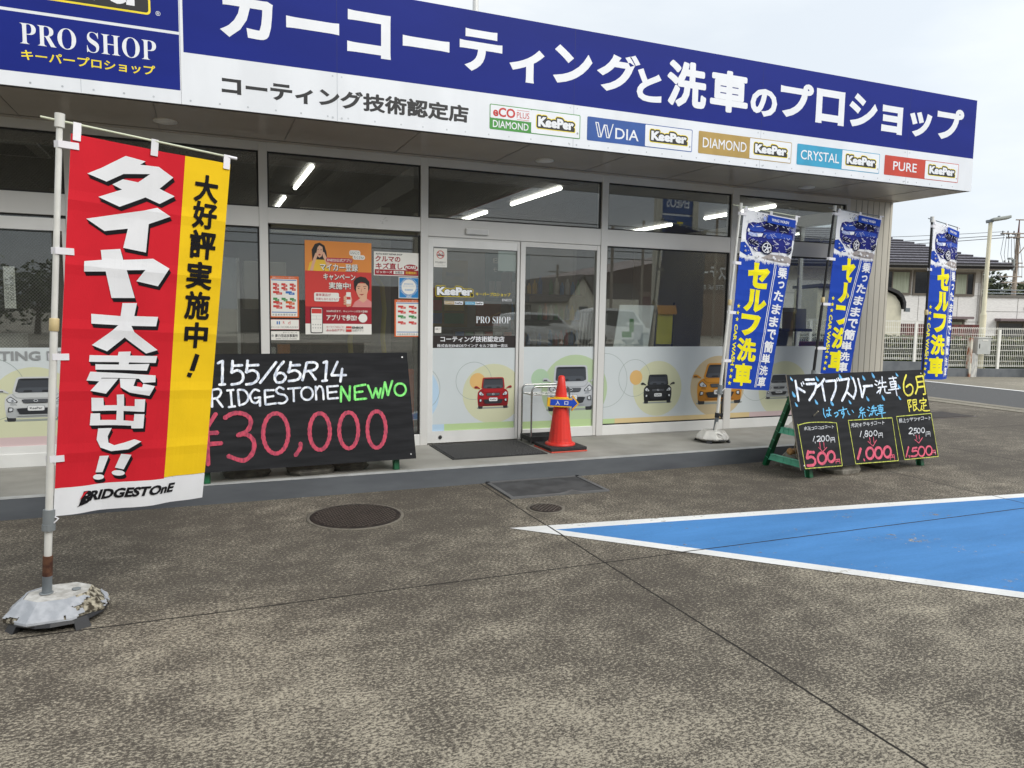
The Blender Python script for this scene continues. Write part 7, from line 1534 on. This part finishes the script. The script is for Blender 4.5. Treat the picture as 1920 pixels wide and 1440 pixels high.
b=MB(); b.box(2,-34,0,21,-33,2.0,mat('road_wall',S('#5a5046'),.9,col2=S('#3f3a35'),scale=.8)); b.box(9,-36,0,15,-34,3.0,BRD); tag(b.build('road_wall'),'long low dark wall along the far side of the road','wall')
tg=thing('gable_house',(23,-28,0),'cream house with brown gable roof across the road','house')
b=MB(); b.box(21.4,-36,0,26.5,-28,2.4,mat('cream_render',S('#f3ecd8'),.8)); b.prism([(21.4,-28,2.4),(23.3,-28,2.4),(22.3,-28,3.75)],(0,-8,0),mat('cream_render','#cfc5ac')); b.box(22.1,-28.0,1.0,22.7,-27.95,1.9,HG); b.build('wall',tg)
b=MB(); RB_=mat('brown_roof',S('#4f4239'),.7); b.prism([(21.1,-27.8,2.2),(22.3,-27.8,3.92),(22.3,-27.8,3.78),(21.15,-27.8,2.1)],(0,-8.4,0),RB_); b.prism([(22.3,-27.8,3.92),(23.5,-27.8,2.2),(23.45,-27.8,2.1),(22.3,-27.8,3.78)],(0,-8.4,0),RB_); b.prism([(22.4,-30.4,3.85),(27.2,-30.4,3.85),(27.2,-28.6,2.35),(23.3,-28.6,2.35)],(0,-.1,.1),RB_); b.build('roof',tg)
CARW=mat('white_car_paint',S('#eeece6'),.25,var=.02); TYR=mat('tyre',(.015,.015,.015),.7); CG=mat('car_glass',(.02,.022,.025),.08)
def car(x,y,label,Lc=4.1,h=1.5):
    t=thing('parked_car',(x,y,0),label,'car','parked cars across the road'); pf=[(-.5,.28),(.5,.28),(.5,.55),(.47,.72),(.32,.82),(.16,1.0*h*.95),(-.22,h),(-.42,h*.92),(-.5,.85)]
    b=MB(); n=len(pf); rows=[(-.86,.92),(-.80,1.0),(.80,1.0),(.86,.92)]; vs=[]
    for yy,k in rows:
        for px,pz in pf: vs.append((x+px*Lc*(.98 if abs(yy)>.82 else 1),y+yy*(.82 if pz>1.0 else 1),.28+(pz-.28)*k))
    fs=[[i*n+k,i*n+(k+1)%n,(i+1)*n+(k+1)%n,(i+1)*n+k] for i in range(3) for k in range(n)]+[list(range(n))[::-1],[3*n+k for k in range(n)]]
    b.add(vs,fs,CARW); b.build('body',t)
    b=MB(); 
    for sg in (-1,1): b.add([(x+px*Lc,y+sg*.80,pz) for px,pz in ((.27,.88),(.14,1.0*h*.90),(-.20,h*.93),(-.36,h*.86),(-.40,.9))],[(0,1,2,3,4)],CG)
    b.build('window',t)
    for px in (-.30,.31):
        for sg in (-1,1): b=MB(); b.tube([(x+px*Lc,y+sg*.62,.31),(x+px*Lc,y+sg*.87,.31)],.31,TYR,20); b.tube([(x+px*Lc,y+sg*.871,.31),(x+px*Lc,y+sg*.875,.31)],.2,STEEL,16); b.build('wheel',t)
    return t
car(14.3,-17,'white hatchback parked across the road, mirrored by the fixed pane',3.9,1.5); car(18.3,-17,'white box shaped van parked behind the hatchback across the road',4.0,1.75)
tw=thing('price_tower',(20.2,-14,0),'tall blue fuel brand price tower with cream posts','price sign')
b=MB(); 
for x in (18.5,20.4): b.box(x,-14.2,0,x+.28,-13.95,9.4,CANF)
b.build('post',tw); b=MB()
for z in (4.9,5.95,7.0,8.05): b.box(18.78,-14.15,z,20.4,-14.0,z+.95,mat('tower_blue',S('#27508f'),.5))
s=Sheet(lambda u,v,h:(39.2-u,-14.0+h,v),.01,.01); s.text('ENEOS',(19.0,6.2,20.2,6.65),WHT,bold=.02); s.text('T',(19.3,5.15,19.6,5.6),YEL,bold=.03); s.text('CARD',(19.0,8.3,20.1,8.7),WHT,bold=.02); s.emit(b); b.build('panel',tw)
b=MB(); b.box(20.2,-13.94,1.0,20.9,-13.7,1.9,CANF); b.build('meter_box',tw)
for k,(x,y,h,l) in enumerate(((24.8,-25,7.1,'utility pole mirrored between the gable house and the restaurant'),(30.2,-25,8,'reflected utility pole standing before the restaurant'),(21.5,-30,4.6,'thin reflected pole beside the gable house'),(19.8,-20,6,'reflected utility pole by the parked van'),(-3,-24,8,'utility pole standing by the road beyond the fuel canopy'))):
    b=MB(); b.tube([(x,y,0),(x,y,h)],.08,PC_,10); b.prism([(x-.7,y,h-.5),(x+.7,y,h-.5),(x+.7,y+.06,h-.5),(x-.7,y+.06,h-.5)],(0,0,.06),PC_); tag(b.build('utility_pole',None,(x,y,0)),l,'utility pole')
for k,(z,l) in enumerate(((4.9,'lowest roadside cable mirrored in the shop glass'),(5.4,'second roadside cable mirrored in the glass'),(6.1,'third roadside cable mirrored in the glass'),(7.0,'highest roadside cable mirrored in the glass'))):
    cable((-40,-24,z),(60,-22-k*.4,z-.1*k),.35,.03,l,'roadside cables mirrored in the glass')
rr=random.Random(33)
def tree(x,y,h,r,label):
    t=thing('broadleaf_tree',(x,y,0),label,'tree','trees across the road'); b=MB(); b.tube([(x,y,0),(x+.1,y,h*.4),(x,y+.1,h*.75)],[.16,.11,.04],mat('bark',(.09,.07,.05),.9),8)
    for k in range(5): a=k*1.3; b.tube([(x+.05,y,h*.4),(x+.6*r*math.cos(a),y+.6*r*math.sin(a),h*.7)],[.06,.02],mat('bark',(.09,.07,.05)),6)
    b.build('trunk',t); b=MB(); cl_=[(Vector((x,y,h*.68))+Vector((rr.uniform(-1,1)*r,rr.uniform(-1,1)*r,rr.uniform(-.5,.5)*h*.5)),rr.uniform(.35,.6)*r) for _ in range(9)]
    def f():
        c,q=cl_[rr.randrange(9)]; p=Vector((rr.gauss(0,.5),rr.gauss(0,.5),rr.gauss(0,.5))); return c+p*q
    leaves(b,1300,f,.14,[LEAF,TL[0],TL[2]],rr); b.build('crown',t)
tree(-7.6,-29,2.9,2.1,'dark bushy tree mirrored in the glass door behind the white banner pole'); tree(-11,-30,3.2,2.2,'dark bushy tree standing farther along the road than its neighbour')
